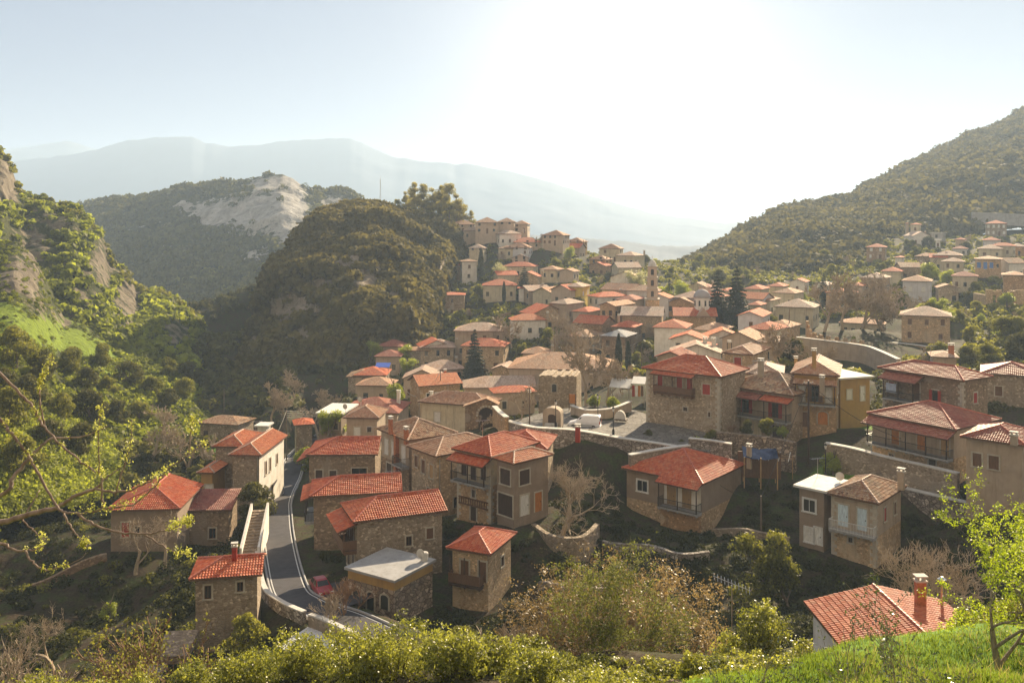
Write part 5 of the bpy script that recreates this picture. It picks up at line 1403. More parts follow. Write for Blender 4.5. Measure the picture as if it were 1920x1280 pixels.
wall_along('yard_wall', 'curved stone parapet enclosing the yard beside the bare walnut tree', smooth_line(np.array([[2.2,91.5,-31.2], [4.0,88,-31.2], [6.8,87.6,-31.2], [8.8,91.5,-31.2]]), 6), .5, .9, 3, 'stone3', cop=False)
wall_along('planter_wall', 'low pale wall round the planted bed behind the white van', smooth_line(np.array([P(1072,768,124), P(1098,776,121), P(1125,776,120.5), P(1152,772,121.5), P(1182,760,126)]), 6), .35, .55, 1.5, 'beige')
wall_along('gate_wall', 'rubble wall joining the arched gate to the square', smooth_line(np.array([P(927,778,124), P(938,790,120), P(950,800,116)]), 4), .5, 1.2, 4, 'stone2')

# arched gate
A = P(872, 800, 128); root = empty('arched_gate', A, R(-6), 'dark arched stone gateway with a cut stone ring under a small tile roof', 'gate')
BASES.append((A[0], A[1], A[2], 1))
mb = MB(); W, r, sp = 4.6, 1.15, 1.7; cx = 3.1
pr = [(0,-3),(cx-r,-3),(cx-r,sp)]+[(cx-r*math.cos(math.pi*k/10), sp+r*math.sin(math.pi*k/10)) for k in range(1,10)]+[(cx+r,sp),(cx+r,-3),(W,-3),(W,3.4),(cx,4.1),(0,2.9)]
N = len(pr)
mb.add([(a_,0,z) for a_, z in pr]+[(a_,1.2,z) for a_, z in pr], [(i,(i+1)%N,N+(i+1)%N,N+i) for i in range(N)])
for y in (0, 1.2):      # faces as quads either side of the opening
    mb.add([(0,y,-3),(cx-r,y,-3),(cx-r,y,sp),(0,y,2.9)], [(0,1,2,3)]); mb.add([(cx+r,y,-3),(W,y,-3),(W,y,3.4),(cx+r,y,sp)], [(0,1,2,3)])
    top = [(cx-r*math.cos(math.pi*k/10), y, sp+r*math.sin(math.pi*k/10)) for k in range(11)]
    up = [(0,y,2.9)]+[(cx*k/5, y, 2.9+1.2*k/5) for k in range(1,5)]+[(cx,y,4.1)]+[(cx+(W-cx)*k/5, y, 4.1-.7*k/5) for k in range(1,6)]
    for k in range(10): mb.add([top[k], top[k+1], up[k+1], up[k]], [(0,1,2,3)])
mb.build('wall', M['stone3'], root)
mb = MB()
for k in range(11):
    a_ = math.pi*k/10; mb.cbox((cx-(r+.2)*math.cos(a_), -.02, sp+(r+.2)*math.sin(a_)), (.3, .12, .3), 0)
mb.build('voussoir', M['quoin'], root)
mb = MB(); mb.box((cx-r, .9, -3), (cx+r, 1.0, sp+r-.02)); mb.build('door', M['w_dark'], root)
mb = MB()
for a_, b2 in (((-.3,3.0),(cx,4.25)), ((cx,4.25),(W+.3,3.4))):
    mb.add([(a_[0],-.35,a_[1]),(b2[0],-.35,b2[1]),(b2[0],1.5,b2[1]),(a_[0],1.5,a_[1])]+[(a_[0],-.35,a_[1]-.12),(b2[0],-.35,b2[1]-.12),(b2[0],1.5,b2[1]-.12),(a_[0],1.5,a_[1]-.12)], [(0,1,2,3),(7,6,5,4),(0,4,5,1),(2,6,7,3),(1,5,6,2),(3,7,4,0)], [[(0,0),(3,0),(3,2),(0,2)]]+[[(0,0),(.1,0),(.1,.1),(0,.1)]]*5)
mb.build('roof', M['f_old'], root)

for i, (lab, L) in enumerate((('dry stone terrace wall crossing the shaded gully slope', [(1130,985,90),(1200,1010,88),(1270,1035,86),(1330,1040,86)]),
        ('dry stone terrace wall left of the blue door house', [(1335,960,93),(1400,975,91),(1480,985,89)]),
        ('low field wall below the enclosed balcony house', [(1010,1060,82),(1090,1075,80),(1180,1080,79)]),
        ('field wall in the hollow beside the bare grey bushes', [(60,1035,92),(130,1025,94),(200,1015,96)]),
        ('terrace wall under the orange gable house', [(640,760,170),(700,772,166),(760,778,164)]),
        ('stone terrace wall under the columned hillside house', [(900,592,245),(960,585,248),(1010,588,246)]))):
    q = smooth_line(np.array([P(*p) for p in L]), 5); q[:,2] = ground(q[:,:2])
    wall_along('terrace_wall', lab, q, .45, .8, 2.0, 'stone3' if i % 2 else 'stonew', cop=False)
M['l_dark'] = m_leaf('dark_scrub_leaf', (0.035,0.034,0.010), (0.14,0.135,0.035), .3, nscale=.08, rough=.7, spec=.15)
M['l_olive'] = m_leaf('olive_green_leaf', (0.055,0.060,0.010), (0.26,0.25,0.040), .45, nscale=.12, rough=.6, spec=.2)
M['l_sunny'] = m_leaf('sunny_hill_leaf', (0.045,0.056,0.009), (0.30,0.33,0.04), .5, nscale=.10, rough=.6, spec=.15)
M['l_mid'] = m_leaf('mid_green_leaf', (0.045,0.055,0.014), (0.20,0.21,0.055), .4, nscale=.5, rough=.7, spec=.15)
M['l_gully'] = m_leaf('shade_darkened_leaf', (0.012,0.015,0.005), (0.065,0.068,0.018), .25, nscale=.3, rough=.7, spec=.1)  # darker than the other leaves: gully shade put into the colour
M['l_near'] = m_leaf('glossy_shrub_leaf', (0.070,0.080,0.012), (0.36,0.36,0.06), .5, nscale=.6, rough=.4, spec=.5)
M['l_lime'] = m_leaf('young_lime_leaf', (0.14,0.19,0.012), (0.36,0.42,0.03), .55, nscale=.5)
M['l_lime2'] = m_leaf('spring_green_leaf', (0.16,0.19,0.025), (0.34,0.37,0.06), .5, nscale=.3)
M['l_brown'] = m_leaf('dry_oak_leaf', (0.12,0.082,0.04), (0.30,0.215,0.10), .35, nscale=.4)
M['l_conifer'] = m_leaf('conifer_needle', (0.018,0.024,0.010), (0.060,0.068,0.026), .2, nscale=.3, rough=.7)
M['l_pine'] = m_leaf('pine_needle', (0.12,0.115,0.03), (0.40,0.34,0.09), .5, nscale=.2, rough=.7)
M['l_pale'] = m_leaf('pale_blossom', (0.22,0.22,0.12), (0.48,0.47,0.30), .4, nscale=.3)
M['l_right'] = m_leaf('far_wood_leaf', (0.032,0.030,0.012), (0.17,0.145,0.05), .35, nscale=.03, rough=.8, spec=.1)
M['bark'] = m_bark('grey_brown_bark', (0.10,0.075,0.055), (0.24,0.19,0.15))
M['twig'] = m_bark('pale_twig_bark', (0.27,0.21,0.15), (0.46,0.38,0.28))
M['twig_red'] = m_bark('reddish_twig_bark', (0.16,0.095,0.06), (0.30,0.19,0.11))
M['bark_dark'] = m_bark('dark_branch_bark', (0.13,0.095,0.075), (0.34,0.27,0.225))
M['rock'] = m_stone('field_rock', (0.16,0.145,0.125), (0.30,0.28,0.25), (0.2,0.18,0.15), 1.5)
M['grassblade'] = m_leaf('grass_blade', (0.06,0.085,0.014), (0.20,0.265,0.035), .45, nscale=.5)

def rs(seed): return np.random.RandomState(seed)

def leaf_quads(C, N, size, rng, aspect=.55, flat=.0):
    """one quad leaf at each centre C, facing roughly N"""
    n = len(C)
    N = N + rng.normal(0, .7, (n, 3)); N /= np.linalg.norm(N, axis=1)[:,None]+1e-9
    a = np.cross(N, rng.normal(0, 1, (n, 3))); a /= np.linalg.norm(a, axis=1)[:,None]+1e-9
    b = np.cross(N, a)
    s = (size*rng.uniform(.6, 1.3, n))[:,None]
    V = np.stack([C-a*s, C-b*s*aspect, C+a*s, C+b*s*aspect], 1).reshape(-1, 3)
    Q = np.arange(4*n).reshape(-1, 4)
    return V, Q

def blob_points(rng, c, r, n, shell=.55, squash=.85):
    d = rng.normal(0, 1, (n, 3)); d /= np.linalg.norm(d, axis=1)[:,None]
    rad = r*(shell+(1-shell)*rng.uniform(0, 1, n)**.6)
    p = d*rad[:,None]; p[:,2] *= squash
    return np.asarray(c)+p, d

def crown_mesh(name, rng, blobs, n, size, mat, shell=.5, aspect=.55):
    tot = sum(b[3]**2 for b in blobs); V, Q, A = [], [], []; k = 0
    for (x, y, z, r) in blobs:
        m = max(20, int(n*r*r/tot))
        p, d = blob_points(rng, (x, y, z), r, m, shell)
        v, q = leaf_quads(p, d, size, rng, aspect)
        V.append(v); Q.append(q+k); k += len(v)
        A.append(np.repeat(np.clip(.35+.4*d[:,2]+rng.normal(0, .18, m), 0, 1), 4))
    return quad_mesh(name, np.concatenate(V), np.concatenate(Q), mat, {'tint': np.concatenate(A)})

def make_blobs(rng, h, r, n, z0=.35, squash=1.0):
    out = []
    for i in range(n):
        t = rng.uniform(0, 1); a = rng.uniform(0, 6.283); z = z0*h + (h*(1-z0)-r*.35)*t
        prof = math.sin(math.pi*(.18+.72*t))
        rr = r*rng.uniform(.28, .5)
        rad = (r-rr*.6)*prof*math.sqrt(rng.uniform(.1, 1))
        out.append((rad*math.cos(a), rad*math.sin(a), z*squash, rr))
    return out

class Skel:
    """a branching skeleton grown into one tube mesh; tips are kept for leaves"""
    def __init__(s, rng, sides=(6, 4, 3)):
        s.rng, s.mb, s.tips, s.sides, s.mid, s.rmin = rng, MB(), [], sides, [], .004
    def grow(s, p, d, L, r, lev, maxlev, spread=.6, nchild=(2, 4), up=.15, wob=.18, ratio=.68, seg=4):
        rng = s.rng; pts, rad = [np.array(p)], [r]
        d = np.array(d, float); d /= np.linalg.norm(d)
        for i in range(seg):
            d = d + rng.normal(0, wob, 3) + np.array([0, 0, up*(.5 if lev else .2)]); d /= np.linalg.norm(d)
            pts.append(pts[-1]+d*L/seg); rad.append(max(r*(1-.45*(i+1)/seg), s.rmin) if lev < maxlev else max(r*(1-.8*(i+1)/seg), s.rmin*.8))
        s.mb.tube(pts, rad, s.sides[min(lev, len(s.sides)-1)], cap=False)
        if lev >= maxlev:
            s.tips.append((pts[-1], d)); s.mid += [(q, d) for q in pts[1:]]
            return
        k = rng.randint(nchild[0], nchild[1]+1)
        for i in range(k):
            t = rng.uniform(.35, 1.0) if i else 1.0
            j = min(seg, max(1, int(round(t*seg)))); base = pts[j]
            a = rng.normal(0, 1, 3); a -= d*np.dot(a, d); a /= np.linalg.norm(a)+1e-9
            nd = d*(1-spread*rng.uniform(.4, 1.0))+a*spread*rng.uniform(.7, 1.2)
            s.grow(base, nd, L*ratio*rng.uniform(.75, 1.15), max(rad[j]*.62, s.rmin), lev+1, maxlev, spread, nchild, up, wob, ratio, max(3, seg-1))

PLANT = {}
def plant_bare(seed, h=6.0, maxlev=4, mat='twig', spread=.6, multi=1, rmin=.016):
    rng = rs(seed); s = Skel(rng); s.rmin = rmin
    for i in range(multi):
        d = (0, 0, 1) if multi == 1 else (rng.normal(0, .35), rng.normal(0, .35), 1)
        s.grow((rng.normal(0, .1)*(multi > 1), rng.normal(0, .1)*(multi > 1), -.3), d, h*.34, h*.028 if multi == 1 else h*.012, 0, maxlev, spread, (3, 5), .18)
    return s
def reg(kind, parts): PLANT[kind] = parts     # [(part name, mesh)]

for i in range(5):
    s = plant_bare(100+i, 7, 5, multi=1, rmin=.034); reg('bare%d' % i, [('trunk', s.mb.mesh('bare_tree_branches', M['twig']))])
for i in range(3):
    s = plant_bare(120+i, 7, 5, multi=1, rmin=.011); reg('thin%d' % i, [('trunk', s.mb.mesh('bare_tree_branches', M['twig']))])
for i in range(3):
    s = plant_bare(140+i, 4, 3, multi=6, spread=.4); reg('twigs%d' % i, [('stem', s.mb.mesh('bare_bush_stems', M['twig_red' if i == 1 else 'twig']))])
for i in range(2):     # shrub with bare reddish twigs and a veil of buds
    s = plant_bare(150+i, 4, 3, multi=7, spread=.38); rng = rs(160+i)
    p = np.array([q for q, d in s.mid]); p = p + rng.normal(0, .06, p.shape); p = np.concatenate([p, p+rng.normal(0, .12, p.shape)])
    v, q = leaf_quads(p, rng.normal(0, 1, p.shape), .05, rng); reg('budbush%d' % i, [('stem', s.mb.mesh('shrub_stems', M['twig_red'])), ('foliage', quad_mesh('shrub_buds', v, q, M['l_olive'], {'tint': np.repeat(rng.uniform(.3, 1, len(p)), 4)}))])
for i in range(2):
    s = plant_bare(170+i, 7, 3, multi=1, spread=.55); rng = rs(180+i); bl = [(t[0][0], t[0][1], t[0][2], rng.uniform(.5, .9)) for t in s.tips]
    reg('oak%d' % i, [('trunk', s.mb.mesh('broadleaf_trunk', M['bark'])), ('crown', crown_mesh('broadleaf_crown', rng, bl, 5200, .13, M['l_olive'], .2))])
    reg('lime%d' % i, [('trunk', PLANT['oak%d' % i][0][1]), ('crown', crown_mesh('lime_crown', rng, bl, 4200, .13, M['l_lime2'], .25))])
    reg('pale%d' % i, [('trunk', PLANT['oak%d' % i][0][1]), ('crown', crown_mesh('pale_crown', rng, bl, 3800, .11, M['l_pale'], .25))])
for i in range(3):     # rounded evergreen
    rng = rs(200+i); bl = make_blobs(rng, 4.4, 2.1, 16, .2)
    mb = MB(); mb.tube([(0,0,-.4),(.1,.05,1.0),(0,.1,2.4)], [.16,.12,.06], 6); 
    for k in range(5):
        a = rng.uniform(0, 6.28); mb.tube([(.05,.05,1.0+.2*k),(math.cos(a)*.9,math.sin(a)*.9,2.2+.2*k)], [.06,.02], 4)
    tr = mb.mesh('evergreen_trunk', M['bark'])
    reg('round%d' % i, [('trunk', tr), ('crown', crown_mesh('evergreen_crown', rng, bl, 4200, .14, M['l_olive']))])
    reg('dark%d' % i, [('trunk', tr), ('crown', crown_mesh('dark_crown', rng, bl, 3600, .15, M['l_dark']))])
    reg('bush%d' % i, [('stem', tr), ('foliage', crown_mesh('spring_bush_foliage', rng, make_blobs(rng, 2.2, 1.3, 12, .15), 2600, .10, M['l_lime2']))])
def conifer(seed, h, r, n, mat, layers=11, gap=.25, droop=.25):
    rng = rs(seed); mb = MB(); mb.tube([(0,0,-.5),(0,0,h*.5),(0,0,h)], [h*.02,h*.013,.02], 6); C, N = [], []
    for l in range(layers):
        t = l/(layers-1); z = h*(.12+.86*t); rr = r*(1-t)**.85+.12
        m = max(4, int(9*(1-t)+3))
        for k in range(m):
            a = 6.283*(k+rng.uniform(-.3, .3))/m; L = rr*rng.uniform(.7, 1.1)
            mb.tube([(0,0,z),(L*math.cos(a), L*math.sin(a), z-L*droop)], [.035,.01], 3, cap=False)
            q = max(6, int(n/layers/m*(1.6-t)))
            s = rng.uniform(.12, 1, q); w = (1-s)*.2+.12
            c = np.stack([L*s*math.cos(a), L*s*math.sin(a), z-L*s*droop], 1)+rng.normal(0, 1, (q, 3))*np.stack([w, w, w*.4], 1)*rr*.5
            C.append(c); N.append(np.tile([0, 0, 1.2], (q, 1)))
    C = np.concatenate(C); v, q = leaf_quads(C, np.concatenate(N), h*.022, rng, .4)
    return [('trunk', mb.mesh('conifer_trunk', M['bark'])), ('crown', quad_mesh('conifer_crown', v, q, M[mat], {'tint': np.repeat(np.clip(rng.normal(.45, .22, len(C)), 0, 1), 4)}))]
for i in range(3): reg('fir%d' % i, conifer(220+i, 10, 2.6+.3*i, 11000, 'l_conifer', 15))
reg('spruce', conifer(226, 8, 2.7, 10000, 'l_conifer', 15))
def cypress(seed):
    rng = rs(seed); h = 8; t = rng.uniform(0, 1, 3000); a = rng.uniform(0, 6.283, 3000); r = .75*np.sin(np.pi*np.clip(.12+.86*t, 0, 1))**.8*(.75+.25*rng.uniform(0, 1, 3000)); C = np.stack([r*np.cos(a), r*np.sin(a), .3+t*h], 1)
    v, q = leaf_quads(C, np.stack([np.cos(a), np.sin(a), .6+0*a], 1), .16, rng); mb = MB(); mb.tube([(0,0,-.4),(0,0,5)], [.14,.05], 6)
    return [('trunk', mb.mesh('cypress_trunk', M['bark'])), ('crown', quad_mesh('cypress_crown', v, q, M['l_conifer'], {'tint': np.repeat(rng.uniform(0, .8, 3000), 4)}))]
reg('cypress', cypress(230))
def pine(seed):
    rng = rs(seed); s = Skel(rng); 
    mb = s.mb; mb.tube([(0,0,-.5),(.1,0,4),(0,.1,9)], [.22,.15,.04], 6); bl = []
    for k in range(24):
        z = rng.uniform(1.2, 9.2); a = rng.uniform(0, 6.28); L = rng.uniform(.9, 2.6)*(1.1-(z/9.5)**2*.75); e = (L*math.cos(a), L*math.sin(a), z+.5)
        mb.tube([(0,0,z-.4), e], [.07,.02], 4, cap=False); bl += [(e[0], e[1], e[2], rng.uniform(.7, 1.2)), (e[0]*.5, e[1]*.5, e[2]-.1, .8)]
    bl.append((0,0,9.2,.6))
    return [('trunk', mb.mesh('pine_trunk', M['bark'])), ('crown', crown_mesh('pine_crown', rng, bl, 8000, .19, M['l_pine'], .3, .35))]
for i in range(3): reg('pine%d' % i, pine(240+i))

TREE_N = {'bare': 'bare_tree', 'thin': 'bare_tree', 'twigs': 'bare_bush', 'budbush': 'budding_bush', 'oak': 'broadleaf_tree', 'lime': 'spring_tree', 'pale': 'blossoming_tree', 'round': 'evergreen_tree', 'dark': 'dark_evergreen', 'bush': 'spring_bush', 'fir': 'fir_tree', 'spruce': 'spruce_tree', 'cypress': 'cypress_tree', 'pine': 'pine_tree'}
_tr = random.Random(42)
def tree(kind, loc, scale, label, group=None, rz=None, sz=None):
    base = kind.rstrip('0123456789')
    bush = base in ('twigs', 'budbush', 'bush')
    root = empty(TREE_N[base], loc, _tr.uniform(0, 6.28) if rz is None else rz, label, 'bush' if bush else 'tree', group)
    s = scale; root.scale = (s, s, s*(sz or _tr.uniform(.92, 1.12)))
    for nm, me in PLANT[kind]:
        o = bpy.data.objects.new(nm, me); link(o, root)
    return root
def tree_px(kind, px, py, Y, hpx, label, group=None, **kw):
    """stands with its foot at the pixel, hpx photograph pixels tall"""
    p = P(px, py, Y); p[2] -= .2
    H = {'bare': 5.4, 'thin': 5.4, 'twigs': 2.8, 'budbush': 2.8, 'oak': 6.0, 'lime': 6.0, 'pale': 6.0, 'round': 4.6, 'dark': 4.6, 'bush': 2.3, 'fir': 10, 'spruce': 8, 'cypress': 8.3, 'pine': 9.8}[kind.rstrip('0123456789')]
    top = p[2]+hpx/F*Y; p[2] = G1(p[0], p[1])-.1
    hpx = min(max(top-p[2], .6*hpx/F*Y), 1.6*hpx/F*Y)*F/Y
    return tree(kind, p, hpx/F*Y/H, label, group, **kw)
for i, (k, px, py, Y, hp, lab) in enumerate(TREES):
    if lab is None: tree_px(k, px, py, Y, hp, 'pine of the sunlit grove on the hilltop above the ridge houses', 'pines of the hilltop grove')
    else: tree_px(k, px, py, Y, hp, lab)

# ------------------------------------------------------------------ shrubs that clothe the hills: uncountable, one object for each hill
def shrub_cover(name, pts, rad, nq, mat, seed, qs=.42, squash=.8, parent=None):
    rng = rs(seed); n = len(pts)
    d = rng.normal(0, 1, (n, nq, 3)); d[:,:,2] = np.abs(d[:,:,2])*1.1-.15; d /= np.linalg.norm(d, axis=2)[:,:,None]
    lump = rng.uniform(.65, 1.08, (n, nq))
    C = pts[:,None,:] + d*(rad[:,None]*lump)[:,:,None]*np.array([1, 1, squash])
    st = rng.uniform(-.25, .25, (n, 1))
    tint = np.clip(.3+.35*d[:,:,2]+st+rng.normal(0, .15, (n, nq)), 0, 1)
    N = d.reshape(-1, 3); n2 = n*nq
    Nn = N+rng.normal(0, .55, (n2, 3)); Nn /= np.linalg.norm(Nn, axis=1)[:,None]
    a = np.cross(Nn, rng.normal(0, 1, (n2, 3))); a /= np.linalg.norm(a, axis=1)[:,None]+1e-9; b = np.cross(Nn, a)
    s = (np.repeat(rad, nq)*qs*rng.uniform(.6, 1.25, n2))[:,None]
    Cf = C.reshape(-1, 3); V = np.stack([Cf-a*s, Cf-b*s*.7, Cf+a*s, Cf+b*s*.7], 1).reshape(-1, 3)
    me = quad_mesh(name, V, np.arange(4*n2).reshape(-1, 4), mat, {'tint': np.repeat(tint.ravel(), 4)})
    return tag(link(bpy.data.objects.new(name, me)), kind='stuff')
def sample_hill(name, idx, n, seed, keep, vmax=1.08):
    H = HILL[name][idx]; V = H['V']; rng = rs(seed); nr, nc, _ = V.shape
    out = []
    vi = np.searchsorted(np.linspace(0, 1, H['nv']), 1.0)
    r = rng.randint(0, min(nr-1, H['nv']+2), n); c = rng.randint(0, nc-1, n); fr, fc = rng.uniform(0, 1, n), rng.uniform(0, 1, n)
    p = V[r,c]*((1-fr)*(1-fc))[:,None]+V[r+1,c]*(fr*(1-fc))[:,None]+V[r,c+1]*((1-fr)*fc)[:,None]+V[r+1,c+1]*(fr*fc)[:,None]
    pxx, pyy = H['px'][r,c], H['py'][r,c]
    k = keep(pxx, pyy, H['rock'][r,c], H['grass'][r,c], rng.uniform(0, 1, n), r/float(H['nv']))
    return p[k], pxx[k], pyy[k]
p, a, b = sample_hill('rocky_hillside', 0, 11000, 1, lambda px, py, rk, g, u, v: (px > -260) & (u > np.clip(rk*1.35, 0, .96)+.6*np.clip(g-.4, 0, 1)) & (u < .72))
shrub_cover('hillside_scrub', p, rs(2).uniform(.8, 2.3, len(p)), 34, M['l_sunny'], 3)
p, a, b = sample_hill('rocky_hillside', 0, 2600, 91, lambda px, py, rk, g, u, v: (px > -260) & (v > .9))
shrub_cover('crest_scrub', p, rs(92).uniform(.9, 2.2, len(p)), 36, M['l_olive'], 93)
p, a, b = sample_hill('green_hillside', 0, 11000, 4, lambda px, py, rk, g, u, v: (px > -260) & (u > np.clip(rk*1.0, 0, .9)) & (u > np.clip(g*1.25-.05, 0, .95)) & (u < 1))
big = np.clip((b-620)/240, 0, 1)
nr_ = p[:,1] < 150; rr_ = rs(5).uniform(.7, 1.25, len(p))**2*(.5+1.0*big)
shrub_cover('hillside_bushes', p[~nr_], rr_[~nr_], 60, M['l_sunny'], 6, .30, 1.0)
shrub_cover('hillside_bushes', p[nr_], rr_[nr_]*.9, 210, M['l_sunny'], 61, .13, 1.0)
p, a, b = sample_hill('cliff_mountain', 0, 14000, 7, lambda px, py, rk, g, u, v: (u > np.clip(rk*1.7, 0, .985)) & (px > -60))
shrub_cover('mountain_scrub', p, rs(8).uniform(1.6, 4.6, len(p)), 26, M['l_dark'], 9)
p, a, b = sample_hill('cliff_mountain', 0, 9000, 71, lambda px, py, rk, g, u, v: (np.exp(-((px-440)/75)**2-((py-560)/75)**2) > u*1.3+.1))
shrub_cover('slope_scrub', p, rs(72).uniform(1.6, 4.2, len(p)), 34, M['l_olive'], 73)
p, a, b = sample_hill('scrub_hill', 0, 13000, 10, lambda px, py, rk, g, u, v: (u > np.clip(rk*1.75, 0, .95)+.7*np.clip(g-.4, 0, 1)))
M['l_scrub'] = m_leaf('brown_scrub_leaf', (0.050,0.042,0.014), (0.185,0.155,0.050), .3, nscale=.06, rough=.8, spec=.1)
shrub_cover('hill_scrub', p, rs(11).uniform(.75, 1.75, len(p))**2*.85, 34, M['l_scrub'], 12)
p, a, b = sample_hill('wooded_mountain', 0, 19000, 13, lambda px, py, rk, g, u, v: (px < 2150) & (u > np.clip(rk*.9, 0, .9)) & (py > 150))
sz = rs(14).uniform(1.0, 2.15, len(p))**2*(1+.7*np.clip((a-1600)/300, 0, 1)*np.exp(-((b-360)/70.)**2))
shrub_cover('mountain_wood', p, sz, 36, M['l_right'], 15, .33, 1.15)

# individual evergreens on the green hillside and round the wood edge that stand out
rg = rs(77); H = HILL['green_hillside'][0]; k = 0
spots = [(30,690),(75,720),(130,700),(160,735),(205,745),(240,725),(285,745),(310,770),(345,750),(60,770),(110,790),(165,800),(20,810),(215,800),(260,800),(90,850),(40,890),(150,860),(315,705),(355,715),(190,690),(10,740)]
cover = [('round','olive green tree on the sunny hillside'),('dark','dark tree on the sunny hillside')]
for i, (px, py) in enumerate(spots):
    d = (H['px'][:H['nv']]-px)**2+(H['py'][:H['nv']]-py)**2; j = np.unravel_index(d.argmin(), d.shape); q = H['V'][j]
    kk, lab = cover[i % 2]
    tree('%s%d' % (kk, i % 3), (q[0], q[1], q[2]-.4), rg.uniform(1.0, 1.6), lab+' behind the budding branches', 'rounded trees of the sunny hillside, '+('olive' if i % 2 == 0 else 'dark'))

# ------------------------------------------------------------------ scrub on the village slopes and the gully (not countable)
rng = rs(300)
def clear_of(p, extra=1.0):
    ok = np.ones(len(p), bool)
    for (fx, fy, fr) in FOOT: ok &= (p[:,0]-fx)**2+(p[:,1]-fy)**2 > (fr*.85+extra)**2
    for L, w in ((road_c, 4.2), (pa, 2.0)):
        for q in L[::3]: ok &= (p[:,0]-q[0])**2+(p[:,1]-q[1])**2 > w*w
    c = np.mean(np.array(SQ), axis=0); ok &= ((p[:,0]-c[0])/13)**2+((p[:,1]-c[1])/9)**2 > 1
    return ok
def scatter(n, x0, x1, y0, y1, seed, keep=None):
    r = rs(seed); px = r.uniform(x0, x1, n); y = np.exp(r.uniform(math.log(y0), math.log(y1), n)); p = np.stack([(px-CX)/F*y, y], 1)
    p = p[clear_of(p)]
    z = ground(p); q = np.column_stack([p, z]); bx, by = p[:,0]/p[:,1]*F+CX, -z/p[:,1]*F+H0; k = np.ones(len(q), bool)
    for (a, b, c, d) in ((1488,1700,598,700),(1640,1815,605,672),(1000,1260,705,860),(1560,1690,830,880)): k &= ~((bx > a) & (bx < b) & (by > c) & (by < d))
    q = q[k]; p = p[k]; z = z[k]
    if keep is not None: q = q[keep(q, (p[:,0]/p[:,1]*F+CX), -z/p[:,1]*F+H0, r.uniform(0, 1, len(q)))]
    return q
q = scatter(9500, 780, 2050, 150, 420, 301, lambda q, px, py, u: (py > 425))
shrub_cover('village_shrubs', q, rs(302).uniform(.4, 1.5, len(q)), 44, M['l_olive'], 303, .34, .9)
q = scatter(2600, 600, 1250, 160, 250, 304, lambda q, px, py, u: u < .9)
shrub_cover('slope_shrubs', q, rs(305).uniform(.4, 1.4, len(q)), 44, M['l_dark'], 306, .34, .9)
q = scatter(3600, 540, 1980, 60, 102, 307, lambda q, px, py, u: u < .8)
shrub_cover('gully_undergrowth', q, rs(308).uniform(.25, .9, len(q)), 140, M['l_gully'], 309, .16, .7)
q = scatter(6500, -100, 560, 50, 230, 310, lambda q, px, py, u: (u < .75) & ~((px < 330) & (py > 1000) & (u < .55)))
hk = rs(399).uniform(0, 1, len(q)) < .72
shrub_cover('hollow_undergrowth', q[hk], rs(311).uniform(.3, 1.2, hk.sum()), 130, M['l_gully'], 312, .16, .8)
shrub_cover('hollow_undergrowth', q[~hk], rs(311).uniform(.3, 1.0, (~hk).sum()), 130, M['l_olive'], 313, .16, .8)
q = scatter(1800, 280, 640, 210, 620, 316); shrub_cover('gorge_scrub', q, rs(317).uniform(1.0, 2.6, len(q)), 40, M['l_dark'], 318, .36, .9)
q = scatter(1500, 1640, 2060, 118, 190, 319); shrub_cover('terrace_shrubs', q, rs(320).uniform(.3, 1.3, len(q)), 50, M['l_dark'], 321, .32, .9)
q = scatter(900, -100, 560, 120, 260, 313); shrub_cover('hollow_scrub', q, rs(314).uniform(.8, 2.0, len(q)), 60, M['l_dark'], 315, .3, .9)

# ------------------------------------------------------------------ leafy bushes along the bottom, nearest the camera
def near_bush(px, py, Y, rpx, label, seed, mat='l_near', n=9000, size=.052, name='evergreen_bush', tall=1.0):
    top = P(px, py, Y); r = rpx*1.25/F*Y; rng = rs(seed)
    gz = G1(top[0], top[1]); h = max(top[2]-gz, r*1.2)
    root = empty(name, (top[0], top[1], gz), 0, label, 'bush', 'leafy evergreen bushes along the near slope')
    bl = []
    for i in range(26):
        a = rng.uniform(0, 6.283); rr = r*rng.uniform(.22, .42); t = rng.uniform(.15, 1)**.7
        rad = (r-rr*.7)*math.sqrt(rng.uniform(0, 1))*(1.05-.45*t)
        bl.append((rad*math.cos(a), rad*math.sin(a), (h-.3*r)*t-rr*1.15, rr))
    mb = MB()
    for i in range(9):
        b = bl[i*2]; mb.tube([(rng.normal(0,.08), rng.normal(0,.08), -.3), (b[0]*.4, b[1]*.4, b[2]*.45), (b[0], b[1], b[2]+b[3]*.4)], [.05, .03, .008], 5, cap=False)
    mb.build('stem', M['bark'], root)
    tot = sum(b[3]**2 for b in bl); V, Q, A = [], [], []; k = 0
    for b in bl:
        m = int(n*b[3]**2/tot); nt = max(6, m//9)
        tips, d = blob_points(rng, b[:3], b[3], nt, .35, 1.0)
        p = np.repeat(tips, 9, 0)+rng.normal(0, .055*Y/30, (nt*9, 3)); dd = np.repeat(d, 9, 0)+rng.normal(0, .6, (nt*9, 3)); dd[:,2] += .3
        v, q = leaf_quads(p, dd, size*Y/30, rng, .5); V.append(v); Q.append(q+k); k += len(v)
        A.append(np.repeat(np.clip(np.repeat(rng.uniform(.15, .85, nt), 9)+rng.normal(0, .15, nt*9), 0, 1), 4))
    link(bpy.data.objects.new('foliage', quad_mesh('bush_foliage', np.concatenate(V), np.concatenate(Q), M[mat], {'tint': np.concatenate(A)})), root)
    return root
